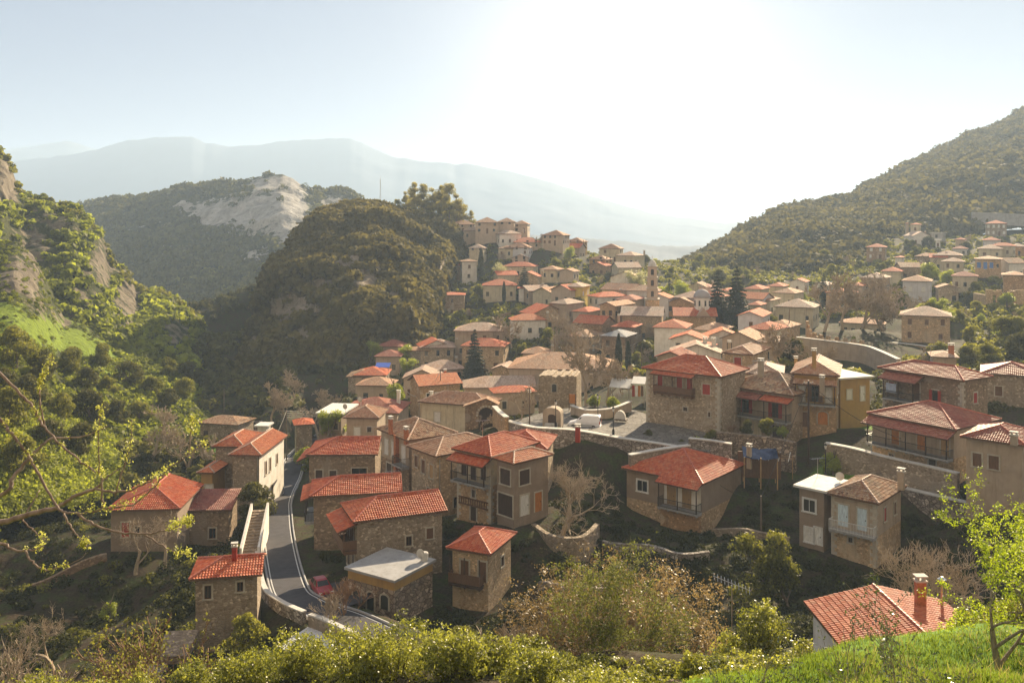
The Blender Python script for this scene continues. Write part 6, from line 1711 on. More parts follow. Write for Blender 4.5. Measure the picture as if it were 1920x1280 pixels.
NB = [(60,1232,34,75,'bush with yellowish leaves in the lowest left corner of the slope'),(165,1240,33,70,'low rounded bush left of the gap beside the stone terrace'),(255,1250,33,50,'small bush at the foot of the stone terrace'),
      (425,1178,38,80,'broad bush directly below the red roofed stone house'),(360,1215,36,50,'small bush tucked under the corner of the stone house'),(520,1188,36,70,'bush hiding the left end of the gravel bed'),(600,1205,35,80,'bush below the white gravel bed'),
      (690,1182,34,85,'bush hiding the lower end of the road'),(790,1168,34,85,'bush with the tallest shoot beside the road end'),(872,1195,33,75,'bush below the grey twigs'),(745,1225,30,90,'wide sunlit bush at the bottom middle'),(560,1240,31,80,'bush lowest under the gravel bed'),(460,1235,32,75,'bush between the stone house and the bottom'),
      (925,1230,30,60,'bush left of the light green young tree'),(985,1205,33,50,'bush in front of the brown leaved oak'),(1000,1245,28,70,'dark bush below the brown leaved oak'),(1090,1240,27,65,'dark bush with shining leaves right of the bottom middle'),(1165,1250,26,55,'bush beside the field rock'),(850,1245,29,80,'bush at the lowest edge below the grey twigs'),(650,1250,30,90,'bush at the lowest edge under the road bend'),
      (1400,1180,38,40,'low bush under the round tree'),(1510,1182,30,45,'bush with red berries left of the cottage gable'),(1590,1185,30,45,'bush before the white cottage wall'),(1790,1168,28,50,'dense bush right of the cottage roof'),(1840,1150,27,55,'dense bush at the foot of the lime green tree'),(1745,1185,28,35,'small bush under the sunlit cottage roof'),(1900,1130,27,50,'olive bush behind the lime green tree'),(1060,1212,25,72,'bush hiding the feet of the light green young tree'),(1140,1222,25,72,'bush between young tree and brown oak'),(1225,1232,24,55,'bush on the grass edge below the brown oak'),(1185,1262,22.5,48,'low bush beside the grey rock'),(1110,1262,23,66,'lowest bush under the light green young tree'),(1300,1212,27,34,'dark bush under the right brown oak')]
for i, (px, py, Y, r, lab) in enumerate(NB): near_bush(px, py, Y, r, lab, 400+i)
# rounded tree, oak, young tree
near_bush(1425, 1082, 42, 62, 'rounded leafy tree with glossy crown standing alone above the lawn', 440, n=13000, name='round_tree')['category'] = 'tree'
near_bush(1368, 1150, 41, 45, 'lower bushy neighbour leaning on the rounded leafy tree', 441, n=7000)
def leafy_tree(name, label, base, h, seed, mat, leaf, nleaf, bark, maxlev=4, spread=.55, jitter=.15, per=6, aspect=.45, lean=(0,0,1), nch=(3,4), cat='tree', ratio=.7, up=.15, stems=1):
    rng = rs(seed); s = Skel(rng, (8, 6, 4, 3))
    for k in range(stems if stems > 1 else 0): s.grow((rng.normal(0,.25), rng.normal(0,.25), -.4), (rng.normal(0,.42), rng.normal(0,.35), 1), h*.36, h*.009, 0, maxlev-1, spread, (3,5), up, .16, .72)
    if stems == 1: s.grow((0,0,-.4), lean, h*.34, h*.02, 0, maxlev, spread, nch, up, .16, ratio)
    root = empty(name, base, 0, label, cat)
    s.mb.build('trunk', M[bark], root)
    tp = np.array([q for q, d in s.mid]); idx = rng.randint(0, len(tp), nleaf)
    c = np.repeat(tp[idx]+rng.normal(0, jitter, (nleaf, 3)), per, 0)+rng.normal(0, leaf*1.3, (nleaf*per, 3))
    v, q = leaf_quads(c, rng.normal(0, .6, c.shape)+[0,0,.6], leaf, rng, aspect)
    link(bpy.data.objects.new('crown', quad_mesh('tree_crown', v, q, M[mat], {'tint': np.repeat(np.repeat(rng.uniform(0, 1, nleaf), per), 4)})), root)
    return root
b = P(1215, 1225, 46); b[2] = G1(b[0], b[1]); leafy_tree('oak_tree', 'oak still holding its dry brown leaves, right half of the brown pair', b, 8.6, 501, 'l_brown', .075, 2600, 'twig_red', 4, .6, .2, stems=7)
b = P(1095, 1225, 47); b[2] = G1(b[0], b[1]); leafy_tree('oak_tree', 'oak with dry brown leaves behind the light green young tree', b, 9.0, 502, 'l_brown', .075, 2600, 'twig_red', 4, .6, .2, stems=7)
b = P(1110, 1260, 37); b[2] = G1(b[0], b[1]); leafy_tree('young_tree', 'light green young tree growing in front of the brown oaks', b, 6.4, 503, 'l_mid', .055, 2600, 'twig', 4, .5, .16, stems=6)
# lime green tree at the right
b = P(1877, 1213, 21.5); b[2] = G1(b[0], b[1]); 
leafy_tree('lime_green_tree', 'slender tree with fresh lime green leaves standing on the grass slope', b, 5.3, 511, 'l_lime', .036, 2000, 'bark_dark', 4, .62, .05, 7, .4, lean=(-.1,0,1), nch=(3,5), ratio=.80, up=.12)
b = P(1965, 1190, 22.5); b[2] = G1(b[0], b[1]);
leafy_tree('lime_green_tree', 'second lime leaved tree whose branches reach in above the first', b, 5.6, 514, 'l_lime', .036, 2300, 'bark_dark', 4, .62, .05, 7, .4, lean=(-.3,0,1), nch=(3,5), ratio=.82, up=.12)

# saplings with shining leaves in front
def sapling(px, py, Y, h, seed, label, n=900):
    b = P(px, py, Y); h = b[2]; b[2] = G1(b[0], b[1]); h = (h-b[2])*1.05; rng = rs(seed); s = Skel(rng, (5, 4, 3))
    for i in range(4): s.grow((rng.normal(0,.05), rng.normal(0,.05), -.2), (rng.normal(0,.38), rng.normal(0,.3), 1), h*.62, .012, 0, 2, .45, (4, 6), .2, .12, .5)
    root = empty('leafy_sapling', b, 0, label, 'sapling', 'shining leaved saplings on the grass')
    s.mb.build('stem', M['bark_dark'], root)
    tp = np.array([q for q, d in s.mid]); c = tp[rng.randint(0, len(tp), n)]+rng.normal(0, .035, (n, 3))
    v, q = leaf_quads(c, rng.normal(0, .7, c.shape)+[0,0,.5], .026, rng, .48)
    link(bpy.data.objects.new('foliage', quad_mesh('sapling_leaves', v, q, M['l_gloss'], {'tint': np.repeat(rng.uniform(0, 1, n), 4)})), root)
M['l_gloss'] = m_leaf('shining_leaf', (0.035,0.045,0.02), (0.13,0.15,0.06), .25, nscale=1, rough=.22, spec=.7)
sapling(1660, 1150, 11.5, 0, 601, 'tallest of the shining leaved saplings before the cottage roof', 2000)
sapling(1606, 1195, 11.0, 0, 602, 'sapling just left of the tallest one')
sapling(1716, 1182, 11.5, 0, 603, 'sapling just right of the tallest one')
sapling(1872, 1196, 12.0, 0, 604, 'sapling below the lime green tree')
sapling(1530, 1218, 11.0, 0, 605, 'thin low sapling with few leaves on the grass', 300)
sapling(1838, 1232, 11.0, 0, 606, 'short sapling left of the one below the lime tree', 500)

q = scatter(1500, 1000, 1480, 22.5, 33, 330)
shrub_cover('slope_undergrowth', q, rs(331).uniform(.12, .42, len(q)), 90, M['l_near'], 332, .15, .8)
# grass blades on the near slope
rng = rs(700); n = 110000
px = rng.uniform(1020, 2050, n); y = rng.uniform(12.5, 30, n); xy = np.stack([(px-CX)/F*y, y], 1); z = ground(xy); C = np.column_stack([xy, z])
den = fbm(C*.5, 3, 3)
k = den > rng.uniform(-.6, .25, n); C = C[k]; n = len(C); hgt = (.10+.13*np.clip(den[k]+.3, 0, 1))*rng.uniform(.6, 1.3, n)
a = rng.uniform(0, 6.28, n); w = .014*np.stack([np.cos(a), np.sin(a), 0*a], 1); ln = rng.normal(0, .35, (n, 3)); ln[:,2] = 1
V = np.stack([C-w-[0,0,.03], C+w-[0,0,.03], C+ln*hgt[:,None]+w*.15, C+ln*hgt[:,None]-w*.15], 1).reshape(-1, 3)
tag(link(bpy.data.objects.new('grass', quad_mesh('grass', V, np.arange(4*n).reshape(-1, 4), M['grassblade'], {'tint': np.repeat(rng.uniform(.1, 1, n), 4)}))), kind='stuff')

n2 = 9000; k = rng.randint(0, n, n2); dn = rng.uniform(.6, 1.5, n2)*.2; c2 = C[k]+rng.normal(0, .12, (n2, 3))*[1, 1, 0]; w2 = w[k]*.8; l2 = ln[k]*1.3; l2[:,2] = 1
kk = fbm(c2*.8, 3, 8) > .02; c2, dn, w2, l2 = c2[kk], dn[kk], w2[kk], l2[kk]; n2 = len(c2)
V = np.stack([c2-w2-[0,0,.03], c2+w2-[0,0,.03], c2+l2*dn[:,None]+w2*.15, c2+l2*dn[:,None]-w2*.15], 1).reshape(-1, 3)
tag(link(bpy.data.objects.new('dry_grass', quad_mesh('dry_grass', V, np.arange(4*n2).reshape(-1, 4), m_leaf('straw_blade', (0.16,0.14,0.05), (0.36,0.31,0.13), .4, nscale=2), {'tint': np.repeat(rng.uniform(.1, 1, n2), 4)}))), kind='stuff')

# ------------------------------------------------------------------ budding branches close at the left
def px_branch(mb, pts, Y0, Y1, r0, r1, seed, n=7):
    rng = rs(seed); m = len(pts); L = []
    for i, (px, py) in enumerate(pts): L.append(P(px, py, Y0+(Y1-Y0)*i/max(1, m-1)))
    L = smooth_line(np.array(L), 5); L[1:-1] += rng.normal(0, .004, L[1:-1].shape)
    mb.tube(L, list(np.linspace(r0, r1, len(L))), n); return L
root = empty('budding_tree', (-4.9, 6.2, -3.9), 0, 'near tree reaching in with bare branches and yellow green buds', 'tree')
inv = np.array(root.location)
BR = [([(-330,1240),(-260,1080),(-150,1000),(0,979),(50,965),(107,950),(137,932),(180,915),(190,905)], 6.2, 6.0, .028, .007),
      ([(-200,640),(-100,700),(0,786),(15,805),(50,850),(67,880),(85,912),(107,950),(122,959),(150,963),(190,955),(225,949),(255,942),(290,912),(312,882),(350,855),(385,830)], 6.1, 5.6, .012, .003),
      ([(-60,640),(20,720),(57,757),(72,782),(82,800),(112,830),(145,860),(175,882),(188,889)], 6.3, 6.0, .011, .005),
      ([(84,800),(78,770),(75,740),(75,722),(84,700),(93,680),(97,668)], 6.2, 6.3, .007, .002),
      ([(193,952),(191,925),(190,900),(186,880),(184,830),(185,790),(186,765)], 6.0, 5.9, .008, .002),
      ([(216,930),(232,875),(240,850),(245,827),(246,785)], 5.95, 5.9, .006, .002),
      ([(180,916),(212,922),(250,916),(287,897),(292,893)], 6.0, 5.8, .009, .003),
      ([(147,964),(175,982),(212,996),(270,1001),(300,997),(330,988),(356,979)], 5.9, 5.6, .009, .003),
      ([(270,1001),(300,1020),(332,1036),(362,1044)], 5.8, 5.6, .006, .002),
      ([(-200,960),(-60,1000),(0,1017),(25,1030),(62,1031),(82,1024)], 6.4, 6.2, .016, .003),
      ([(48,1032),(58,1050),(75,1064),(92,1067),(120,1062),(145,1050),(161,1036)], 6.2, 6.0, .008, .002),
      ([(117,958),(125,975),(136,992),(150,1012),(162,1025)], 5.9, 5.8, .008, .003),
      ([(-180,1010),(0,930),(25,895),(50,865),(75,838),(97,822),(140,821),(175,811),(203,798)], 7.2, 7.6, .022, .003),
      ([(40,970),(55,950),(70,925),(74,918)], 6.1, 6.2, .006, .002), ([(190,905),(196,898),(215,884),(246,865)], 6.0, 6.1, .007, .002),
      ([(42,972),(58,990),(75,1005),(84,1010)], 6.1, 6.0, .006, .002), ([(355,846),(358,815),(360,790),(361,783)], 5.62, 5.6, .005, .002)]
LN = []
for i, (pts, y0, y1, r0, r1) in enumerate(BR):
    mb = MB(); L = px_branch(mb, pts, y0, y1, r0, r1, 800+i, 8)
    mb.v = [tuple(np.array(v)-inv) for v in mb.v]; mb.build('branch', M['bark_dark'], root, True); LN.append(L)
mb = MB(); mb.tube([(0,0,-1.2),(.05,.05,.4),(-.15,.0,1.4),(-.3,-.1,3.6)], [.17,.13,.10,.06], 8); mb.build('trunk', M['bark_dark'], root, True)
rng = rs(850); C = []
BUD = [(1,.55,1.0,46),(3,.35,1,30),(4,.35,1,22),(5,.3,1,16),(6,.4,1,10),(7,.72,1,34),(8,.6,1,16),(10,.3,.8,12),(11,.85,1,20),(9,.7,1,10),(1,.1,.3,26),(2,.3,.95,20),(16,.2,1,18),(15,.7,1,6),(12,.7,1,5)]
for (bi, t0, t1, n) in BUD:
    L = LN[bi]
    for i in range(n):
        t = rng.uniform(t0, t1)*(len(L)-1); j = int(t); p = L[j]*(1-(t-j))+L[min(j+1, len(L)-1)]*(t-j)
        C.append(p+rng.normal(0, .012, 3)+[0,0,.012])
C = np.array(C); per = 9
c = np.repeat(C, per, 0)+rng.normal(0, .011, (len(C)*per, 3)); v, q = leaf_quads(c, rng.normal(0, 1, c.shape), .0085, rng, .6)
M['bud'] = m_leaf('yellow_green_bud', (0.26,0.26,0.05), (0.52,0.52,0.16), .4, nscale=4)
link(bpy.data.objects.new('bud_foliage', quad_mesh('bud_foliage', v-inv, q, M['bud'], {'tint': np.repeat(np.repeat(rng.uniform(0, 1, len(C)), per), 4)})), root)

# ------------------------------------------------------------------ garden trees between the houses further up
VT = [('round','olive green garden tree among the village houses'),('dark','dark evergreen garden tree among the village houses'),('bare','bare garden tree among the village houses'),('lime','fresh green garden tree among the village houses'),('oak','leafy garden tree among the village houses')]
q = scatter(460, 850, 1930, 150, 380, 901, lambda q, px, py, u: (py > 425) & (py < 700) & (px > 850))
rg = random.Random(902)
for k in range(min(len(q), 190)):
    kd, lab = VT[rg.choices(range(5), (3, 3, 4, 1, 3))[0]]
    n_ = {'round': 3, 'dark': 3, 'bare': 5, 'lime': 2, 'oak': 2}[kd]
    tree('%s%d' % (kd, rg.randrange(n_)), (q[k][0], q[k][1], q[k][2]-.2), rg.uniform(.55, 1.1)*(1.15 if kd in ('round', 'dark') else .75), lab, lab.replace('tree', 'trees', 1))

for i, (px, py, Y, hp) in enumerate(((1215,822,112,20),(1245,832,110,24),(1275,838,109,20),(1305,838,109,26),(1335,832,109.5,28),(1375,812,110,34),(1400,816,109,30),(1440,815,108,36),(1465,818,107,26))):
    p = P(px, py, Y); r_ = random.Random(i); tree(['dark0','twigs0','dark1','bush1','round0','twigs1','dark2','round1','bush0'][i], (p[0], p[1], p[2]-.2), hp/F*Y/(2.3 if i in (3,8) else 4.2), 'shrub at the foot of the big house row above the retaining wall, '+['dark','bare','low dark','bright','rounded','reddish bare','deep green','olive','sunlit'][i]+' one')
# ------------------------------------------------------------------ vehicles
M['car_white'] = m_simple('white_car_paint', (0.80,0.80,0.82), .25, .04, 2, .5); M['car_red'] = m_simple('red_car_paint', (0.30,0.008,0.010), .3, .1, 2, .6)
M['tyre'] = m_simple('tyre_rubber', (0.02,0.02,0.02), .8, .2, 9); M['lamp_red'] = m_simple('red_lamp_glass', (0.45,0.03,0.02), .2, .1, 5, .5)
M['lamp_clear'] = m_simple('clear_lamp_glass', (0.65,0.65,0.62), .12, .1, 5, .6); M['bumper'] = m_simple('dark_bumper_plastic', (0.05,0.05,0.055), .6, .2, 6)

def loft(mb, secs, mat=0, capa=True):
    n = len(secs[0]); vs = [p for s in secs for p in s]; fs = []
    for i in range(len(secs)-1):
        for k in range(n): fs.append((i*n+k, i*n+(k+1) % n, (i+1)*n+(k+1) % n, (i+1)*n+k))
    fs.append(tuple(range(n-1, -1, -1))); fs.append(tuple(range((len(secs)-1)*n, len(secs)*n)))
    mb.add(vs, fs, None, mat)
def wheel(root, x, y, r=.31, w=.2):
    mb = MB(); s = 1 if y > 0 else -1
    pr = [(r*.55,-w/2),(r*.95,-w/2),(r,-w*.35),(r,w*.35),(r*.95,w/2),(r*.55,w/2)]
    vs, fs = [], []; N = 20
    for rr, o in pr:
        for k in range(N): a = 6.2832*k/N; vs.append((x+rr*math.cos(a), y+o, r+rr*math.sin(a)))
    for i in range(len(pr)-1):
        for k in range(N): fs.append((i*N+k, i*N+(k+1) % N, (i+1)*N+(k+1) % N, (i+1)*N+k))
    mb.add(vs, fs); t = mb.build('wheel', M['tyre'], root, True)
    mb = MB(); vs = [(x, y+s*w*.42, r)]+[(x+r*.56*math.cos(6.2832*k/N), y+s*w*.36, r+r*.56*math.sin(6.2832*k/N)) for k in range(N)]
    mb.add(vs, [(0, k+1, (k+1) % N+1) for k in range(N)]); mb.build('rim', M['steel'], t)
def sec(x, hw, z0, z1, top, tw):    # one cross-section of a body: sill, belt, roof edge
    return [(x,-hw*.94,z0),(x,-hw,z0+.12),(x,-hw,z1),(x,-tw,top-.04),(x,-tw+.06,top),(x,tw-.06,top),(x,tw,top-.04),(x,hw,z1),(x,hw,z0+.12),(x,hw*.94,z0)]
def car(label, name, loc, rz, secs, paint, panes, lamps, wheels, extra=()):
    root = empty(name, loc, rz, label, 'van' if 'van' in name else 'car')
    mb = MB(); loft(mb, [sec(*s) for s in secs]); b = mb.build('body', M[paint], root)
    bv = b.modifiers.new('bevel', 'BEVEL'); bv.width = .035; bv.segments = 2; bv.limit_method = 'ANGLE'
    for q in panes: mb = MB(); mb.add(q+[(x_-.0, y_, z_-.002) for x_, y_, z_ in q][:0], [tuple(range(len(q)))]); mb.build('window', M['glass'], root)
    for nm, lo, hi, m in lamps: mb = MB(); mb.box(lo, hi); mb.build(nm, M[m], root)
    for x, y, r in wheels: wheel(root, x, y, r)
    return root
vz = P(1096, 803, 117)
V_S = [(-2.05,.72,.32,.55,.62,.62),(-1.98,.80,.25,.62,.80,.66),(-1.35,.84,.25,.85,.98,.70),(-1.05,.84,.25,.92,1.08,.72),(-.45,.85,.25,.95,1.62,.66),(-.2,.85,.25,.95,1.74,.68),(.3,.85,.25,.95,1.80,.70),(1.95,.85,.25,.95,1.78,.70),(2.08,.82,.28,.95,1.70,.68),(2.12,.80,.36,.9,1.5,.68)]
e = .012
panes = [[(-.98,-.745-e,1.05),(-.32,-.80,1.05),(-.25,-.715,1.55),(-.45,-.69,1.52)], [(-.98,.745+e,1.05),(-.32,.80,1.05),(-.25,.715,1.55),(-.45,.69,1.52)],
         [(-1.02,-.66,1.13),(-1.02,.66,1.13),(-.50,.58,1.60),(-.50,-.58,1.60)], [(2.135,-.62,1.02),(2.135,-.06,1.02),(2.125,-.06,1.5),(2.125,-.58,1.5)], [(2.135,.06,1.02),(2.135,.62,1.02),(2.125,.58,1.5),(2.125,.06,1.5)]]
van = car('small white delivery van with two rear windows parked on the square', 'parked_van', (vz[0], vz[1], vz[2]+.05), R(-14), V_S, 'car_white', panes,
    [('headlight',(-2.07,-.74,.58),(-1.9,-.46,.74),'lamp_clear'),('headlight',(-2.07,.46,.58),(-1.9,.74,.74),'lamp_clear'),('tail_light',(2.06,-.84,.75),(2.16,-.7,1.1),'lamp_red'),('tail_light',(2.06,.7,.75),(2.16,.84,1.1),'lamp_red'),
     ('bumper',(-2.12,-.8,.28),(-1.95,.8,.46),'bumper'),('bumper',(2.05,-.8,.28),(2.2,.8,.46),'car_white'),('side_strip',(-1.0,-.875,.55),(1.2,-.845,.61),'bumper'),('number_plate',(2.19,-.26,.5),(2.21,.26,.62),'lamp_clear')],
    [(-1.38,-.76,.3),(-1.38,.76,.3),(1.32,-.76,.3),(1.32,.76,.3)])
cz = P(603, 1100, 80.0)
C_S = [(-1.85,.66,.38,.6,.66,.55),(-1.75,.78,.25,.68,.74,.62),(-1.0,.81,.22,.80,.86,.66),(-.72,.81,.22,.84,.92,.66),(-.15,.81,.22,.86,1.34,.56),(.1,.81,.22,.86,1.40,.56),(1.0,.81,.22,.86,1.38,.55),(1.3,.81,.22,.86,1.28,.54),(1.72,.79,.25,.86,.98,.60),(1.85,.72,.36,.8,.88,.58)]
panes = [[(-.70,-.60,.95),(-.70,.60,.95),(-.19,.52,1.32),(-.19,-.52,1.32)], [(1.34,-.50,1.27),(1.34,.50,1.27),(1.70,.56,1.01),(1.70,-.56,1.01)],
         [(-.55,-.79,.90),(.35,-.79,.90),(.35,-.60,1.32),(-.12,-.60,1.30)], [(.42,-.79,.90),(1.45,-.79,.90),(1.22,-.60,1.28),(.42,-.60,1.32)],
         [(-.55,.79,.90),(.35,.79,.90),(.35,.60,1.32),(-.12,.60,1.30)], [(.42,.79,.90),(1.45,.79,.90),(1.22,.60,1.28),(.42,.60,1.32)]]
cdir = road_c[np.argmin(np.hypot(road_c[:,0]-cz[0], road_c[:,1]-cz[1]))]
rc = road_c[np.argmin(np.abs(road_c[:,1]-79.5))]
gzc = max(G1(cz[0], cz[1]), rc[2]-.4)
car('small red hatchback parked beside the road below the wooden balcony', 'parked_car', (cz[0], cz[1], gzc+.02), R(118), C_S, 'car_red', panes,
    [('headlight',(-1.84,-.72,.56),(-1.7,-.44,.7),'lamp_clear'),('headlight',(-1.84,.44,.56),(-1.7,.72,.7),'lamp_clear'),('tail_light',(1.76,-.74,.66),(1.88,-.5,.84),'lamp_red'),('tail_light',(1.76,.5,.66),(1.88,.74,.84),'lamp_red'),('bumper',(-1.92,-.72,.24),(-1.72,.72,.44),'bumper'),('bumper',(1.74,-.72,.26),(1.92,.72,.46),'bumper')],
    [(-1.15,-.72,.28),(-1.15,.72,.28),(1.2,-.72,.28),(1.2,.72,.28)]).scale = (.87, .87, .87)
lay = P(603, 1098, 79.5)
pl = np.array([side(road_c, -(road_w+.4))[i] for i in range(14, 34)]); pr_ = np.array([side(road_c, -(road_w+3.4))[i] for i in range(14, 34)])
ribbon('lay_by', pl, pr_, M['asphalt'], lift=.03)

# fountain shrine
b = P(1037, 797, 116); root = empty('stone_fountain', b, R(-15), 'small stone fountain house with vaulted top on the square', 'fountain')
mb = MB(); mb.box((-1.2,-.8,-.6),(1.2,.8,1.7))
vs = []; N = 9
for y in (-.8,.8):
    for k in range(N): a = math.pi*k/(N-1); vs.append((1.2*math.cos(a), y, 1.7+.75*math.sin(a)))
mb.add(vs, [tuple(range(N-1,-1,-1)), tuple(range(N,2*N))]+[(k,k+1,N+k+1,N+k) for k in range(N-1)]); mb.build('wall', M['beige'], root)
mb = MB(); f = lambda fc, u, z, o: (u, -.8-o, z); arch_panel(mb, f, 'F', -.5, .5, .5, 1.6, 0, .02); mb.build('niche', M['w_dark'], root)
mb = MB(); mb.box((-.8,-1.5,-.3),(.8,-.82,.45)); mb.build('basin', M['coping'], root)
# round stone arch table of the bed
b = P(1163, 783, 119); root = empty('stone_well_head', b, R(-20), 'small white half round stone against the planted bed wall', 'well head')
mb = MB(); vs = []
for y in (-.3,.3):
    for k in range(N): a = math.pi*k/(N-1); vs.append((.75*math.cos(a), y, -.1+1.1*math.sin(a)))
mb.add(vs, [tuple(range(N-1,-1,-1)), tuple(range(N,2*N))]+[(k,k+1,N+k+1,N+k) for k in range(N-1)]); mb.build('arch_stone', M['coping'], root)
mb = MB(); mb.box((-.9,-.45,-.35),(.9,.45,-.1)); mb.build('step', M['stonew'], root)

# souvenir stall with pale canopies and hanging cloth
b = P(1178, 752, 131); root = empty('market_stall', b, R(-15), 'market stall with pale canopies and hanging rugs beside the stone house', 'stall')
mb = MB(); mb.add([(-2.6,-1.6,2.3),(.4,-1.6,2.2),(.4,1.2,3.1),(-2.6,1.2,3.1)]+[(-2.6,-1.6,2.24),(.4,-1.6,2.14),(.4,1.2,3.04),(-2.6,1.2,3.04)], [(0,1,2,3),(7,6,5,4),(0,4,5,1),(1,5,6,2),(2,6,7,3),(3,7,4,0)]); mb.build('canopy', M['limewash'], root)
mb = MB(); mb.add([(.6,-1.4,2.9),(2.6,-1.4,2.9),(2.6,1.4,3.5),(.6,1.4,3.5)]+[(.6,-1.4,2.84),(2.6,-1.4,2.84),(2.6,1.4,3.44),(.6,1.4,3.44)], [(0,1,2,3),(7,6,5,4),(0,4,5,1),(1,5,6,2),(2,6,7,3),(3,7,4,0)]); mb.build('canopy', M['limewash'], root)
for x_, y_ in ((-2.5,-1.5),(.3,-1.5),(2.5,-1.3),(-2.5,1.1),(2.5,1.3)):
    mb = MB(); mb.box((x_-.04,y_-.04,-.6),(x_+.04,y_+.04,2.2 if y_ < 0 and x_ < 1 else 2.85)); mb.build('pole', M['steel'], root)
rr = random.Random(5)
for k, m in enumerate(('w_red','w_white','w_orange','w_brown')):
    mb = MB(); x_ = .75+.42*k; mb.box((x_,-1.3,.7+rr.uniform(0,.4)),(x_+.36,-1.24,2.6)); mb.build('rug', M[m], root)
# wooden sign board by the tower
b = P(1073, 765, 127); root = empty('notice_board', b, R(-30), 'orange wooden notice board at the corner of the dark stone tower', 'notice board')
mb = MB(); mb.box((-.5,-.05,.7),(.5,.05,2.0)); mb.build('panel', M['w_orange'], root)
for x_ in (-.5,.5): mb = MB(); mb.box((x_-.05,-.05,-.3),(x_+.05,.05,2.1)); mb.build('post', M['w_brown'], root)

# laundry
x, L = LAUNDRY
mt = x['root'].matrix_basis if False else Matrix.Translation(x['root'].location) @ Matrix.Rotation(x['root'].rotation_euler.z, 4, 'Z')
M['cloth_b'] = m_simple('pale_blue_cloth', (0.42,0.50,0.66), .9, .15, 6)
q = mt @ Vector(x['fn']('F', L*.2, 0, 1.3)); lr_ = empty('laundry', (q.x, q.y, q.z+4.6), x['root'].rotation_euler.z, 'pale blue laundry hanging on the balcony of the maroon hip roof house', 'laundry')
mb = MB(); n = 12
vs = [(-.7+1.4*i/n, .05*math.sin(i*1.7), z_) for z_ in (1.5, .35) for i in range(n+1)]; mb.add(vs, [(i, i+1, n+2+i, n+1+i) for i in range(n)]); o = mb.build('cloth', M['cloth_b'], lr_); sm = o.modifiers.new('s', 'SOLIDIFY'); sm.thickness = .015

# street lamps of the square
def street_lamp(px, py, Y, h, label):
    b = P(px, py, Y); root = empty('street_lamp', b, 0, label, 'street lamp', 'black street lamps of the square')
    mb = MB(); mb.lathe([(.16,-.2),(.16,.5),(.10,.6),(.055,.75),(.045,h-.5),(.08,h-.45),(.05,h-.4)], (0,0,0), 10); mb.build('post', M['iron'], root, True)
    mb = MB(); mb.lathe([(.09,h-.4),(.17,h)], (0,0,0), 6); mb.build('lantern', M['lamp_clear'], root)
    mb = MB(); mb.lathe([(.20,h),(.14,h+.1),(.03,h+.22),(.02,h+.32)], (0,0,0), 6); mb.build('lamp_cap', M['iron'], root)
street_lamp(1150, 814, 109.5, 3.2, 'black street lamp standing on the sunlit paving right of the van')
street_lamp(1042, 800, 113, 3.2, 'black street lamp in front of the stone fountain')
street_lamp(1121, 792, 118, 3.6, 'black street lamp behind the rear of the van')
street_lamp(1548, 895, 99, 3.6, 'black street lamp at the corner of the garden wall')

# poles and wires
M['pole'] = m_wood('weathered_pole_wood', (0.20,0.15,0.11))
POLE = {}
def pole(key, px, py, Y, hpx, label, cross=1, mat='pole', r=.11):
    b = P(px, py, Y); h = hpx/F*Y; root = empty('utility_pole', b, 0, label, 'utility pole')
    mb = MB(); mb.tube([(0,0,-1),(0,0,h)], [r, r*.65], 8); mb.build('post', M[mat], root)
    for k in range(cross):
        mb = MB(); mb.box((-.6,-.05,h-.35-.4*k),(.6,.05,h-.25-.4*k)); c = mb.build('crossarm', M[mat], root)
        for x_ in (-.5,0,.5): mb = MB(); mb.lathe([(.03,h-.25-.4*k),(.05,h-.2-.4*k),(.03,h-.1-.4*k)], (x_,0,0), 6); mb.build('insulator', M['lamp_clear'], c)
    POLE[key] = np.array([b[0], b[1], b[2]+h-.2])
pole('a', 537, 852, 148, 84, 'tall utility pole with many wires at the bend of the road')
pole('b', 1516, 905, 105, 192, 'thick dark utility pole in front of the arched orange door house', 1, 'w_dark', .16)
pole('c', 1427, 975, 92, 46, 'short post anchoring a slanting wire in the gully', 0)
pole('d', 806, 787, 146, 54, 'utility pole in front of the cream house', 0)
pole('e', 826, 736, 163, 44, 'utility pole on the roof line of the orange gable house', 1)
pole('f', 993, 806, 118, 80, 'leaning weathered pole left of the dark stone tower', 0)
pole('g', 1203, 690, 175, 40, 'pole beside the slate roofed house', 0)
pole('h', 1040, 690, 180, 60, 'slim pole below the tan hall roof', 0)
pole('i', 843, 420, 345, 24, 'pole beside the sunlit hilltop grass', 0)
pole('j', 1480, 620, 180, 40, 'pole behind the low cream house', 0)
pole('k', 1492, 680, 155, 50, 'iron pole at the end of the curved plastered wall', 0, 'iron', .06)
pole('l', 420, 770, 190, 42, 'thin bare pole behind the mossy roofed house', 0)
def wire(a, b, sag, label, n=14, r=.03):
    a, b = np.array(a), np.array(b); t = np.linspace(0, 1, n)[:,None]; L = a*(1-t)+b*t; L[:,2] -= sag*4*(t[:,0]*(1-t[:,0]))
    mb = MB(); mb.tube(L, r, 4); tag(mb.build('overhead_wire', M['iron' if r < .04 else 'coping']), label, 'wire')
wire(POLE['b'], POLE['c'], .3, 'wire slanting down from the thick dark pole to the short gully post')
wire(POLE['c'], P(1345, 905, 99), .5, 'wire from the short gully post to the enclosed balcony house', r=.02)
wire(POLE['c']-[0,0,.1], P(1358, 830, 108), .2, 'steep wire from the short gully post up to the lane wall', r=.02)
wire(POLE['c'], P(1590, 838, 99), .4, 'wire rising from the short gully post past the blue door house', r=.02)
wire(POLE['b'], P(1690, 822, 98), .8, 'wire from the thick dark pole to the veranda house')
wire(POLE['b'], P(1372, 740, 118), .5, 'wire from the thick dark pole to the red awning house')
wire(POLE['e'], P(755, 724, 163), 3.2, 'thick pale cable sagging before the orange gable', r=.05)
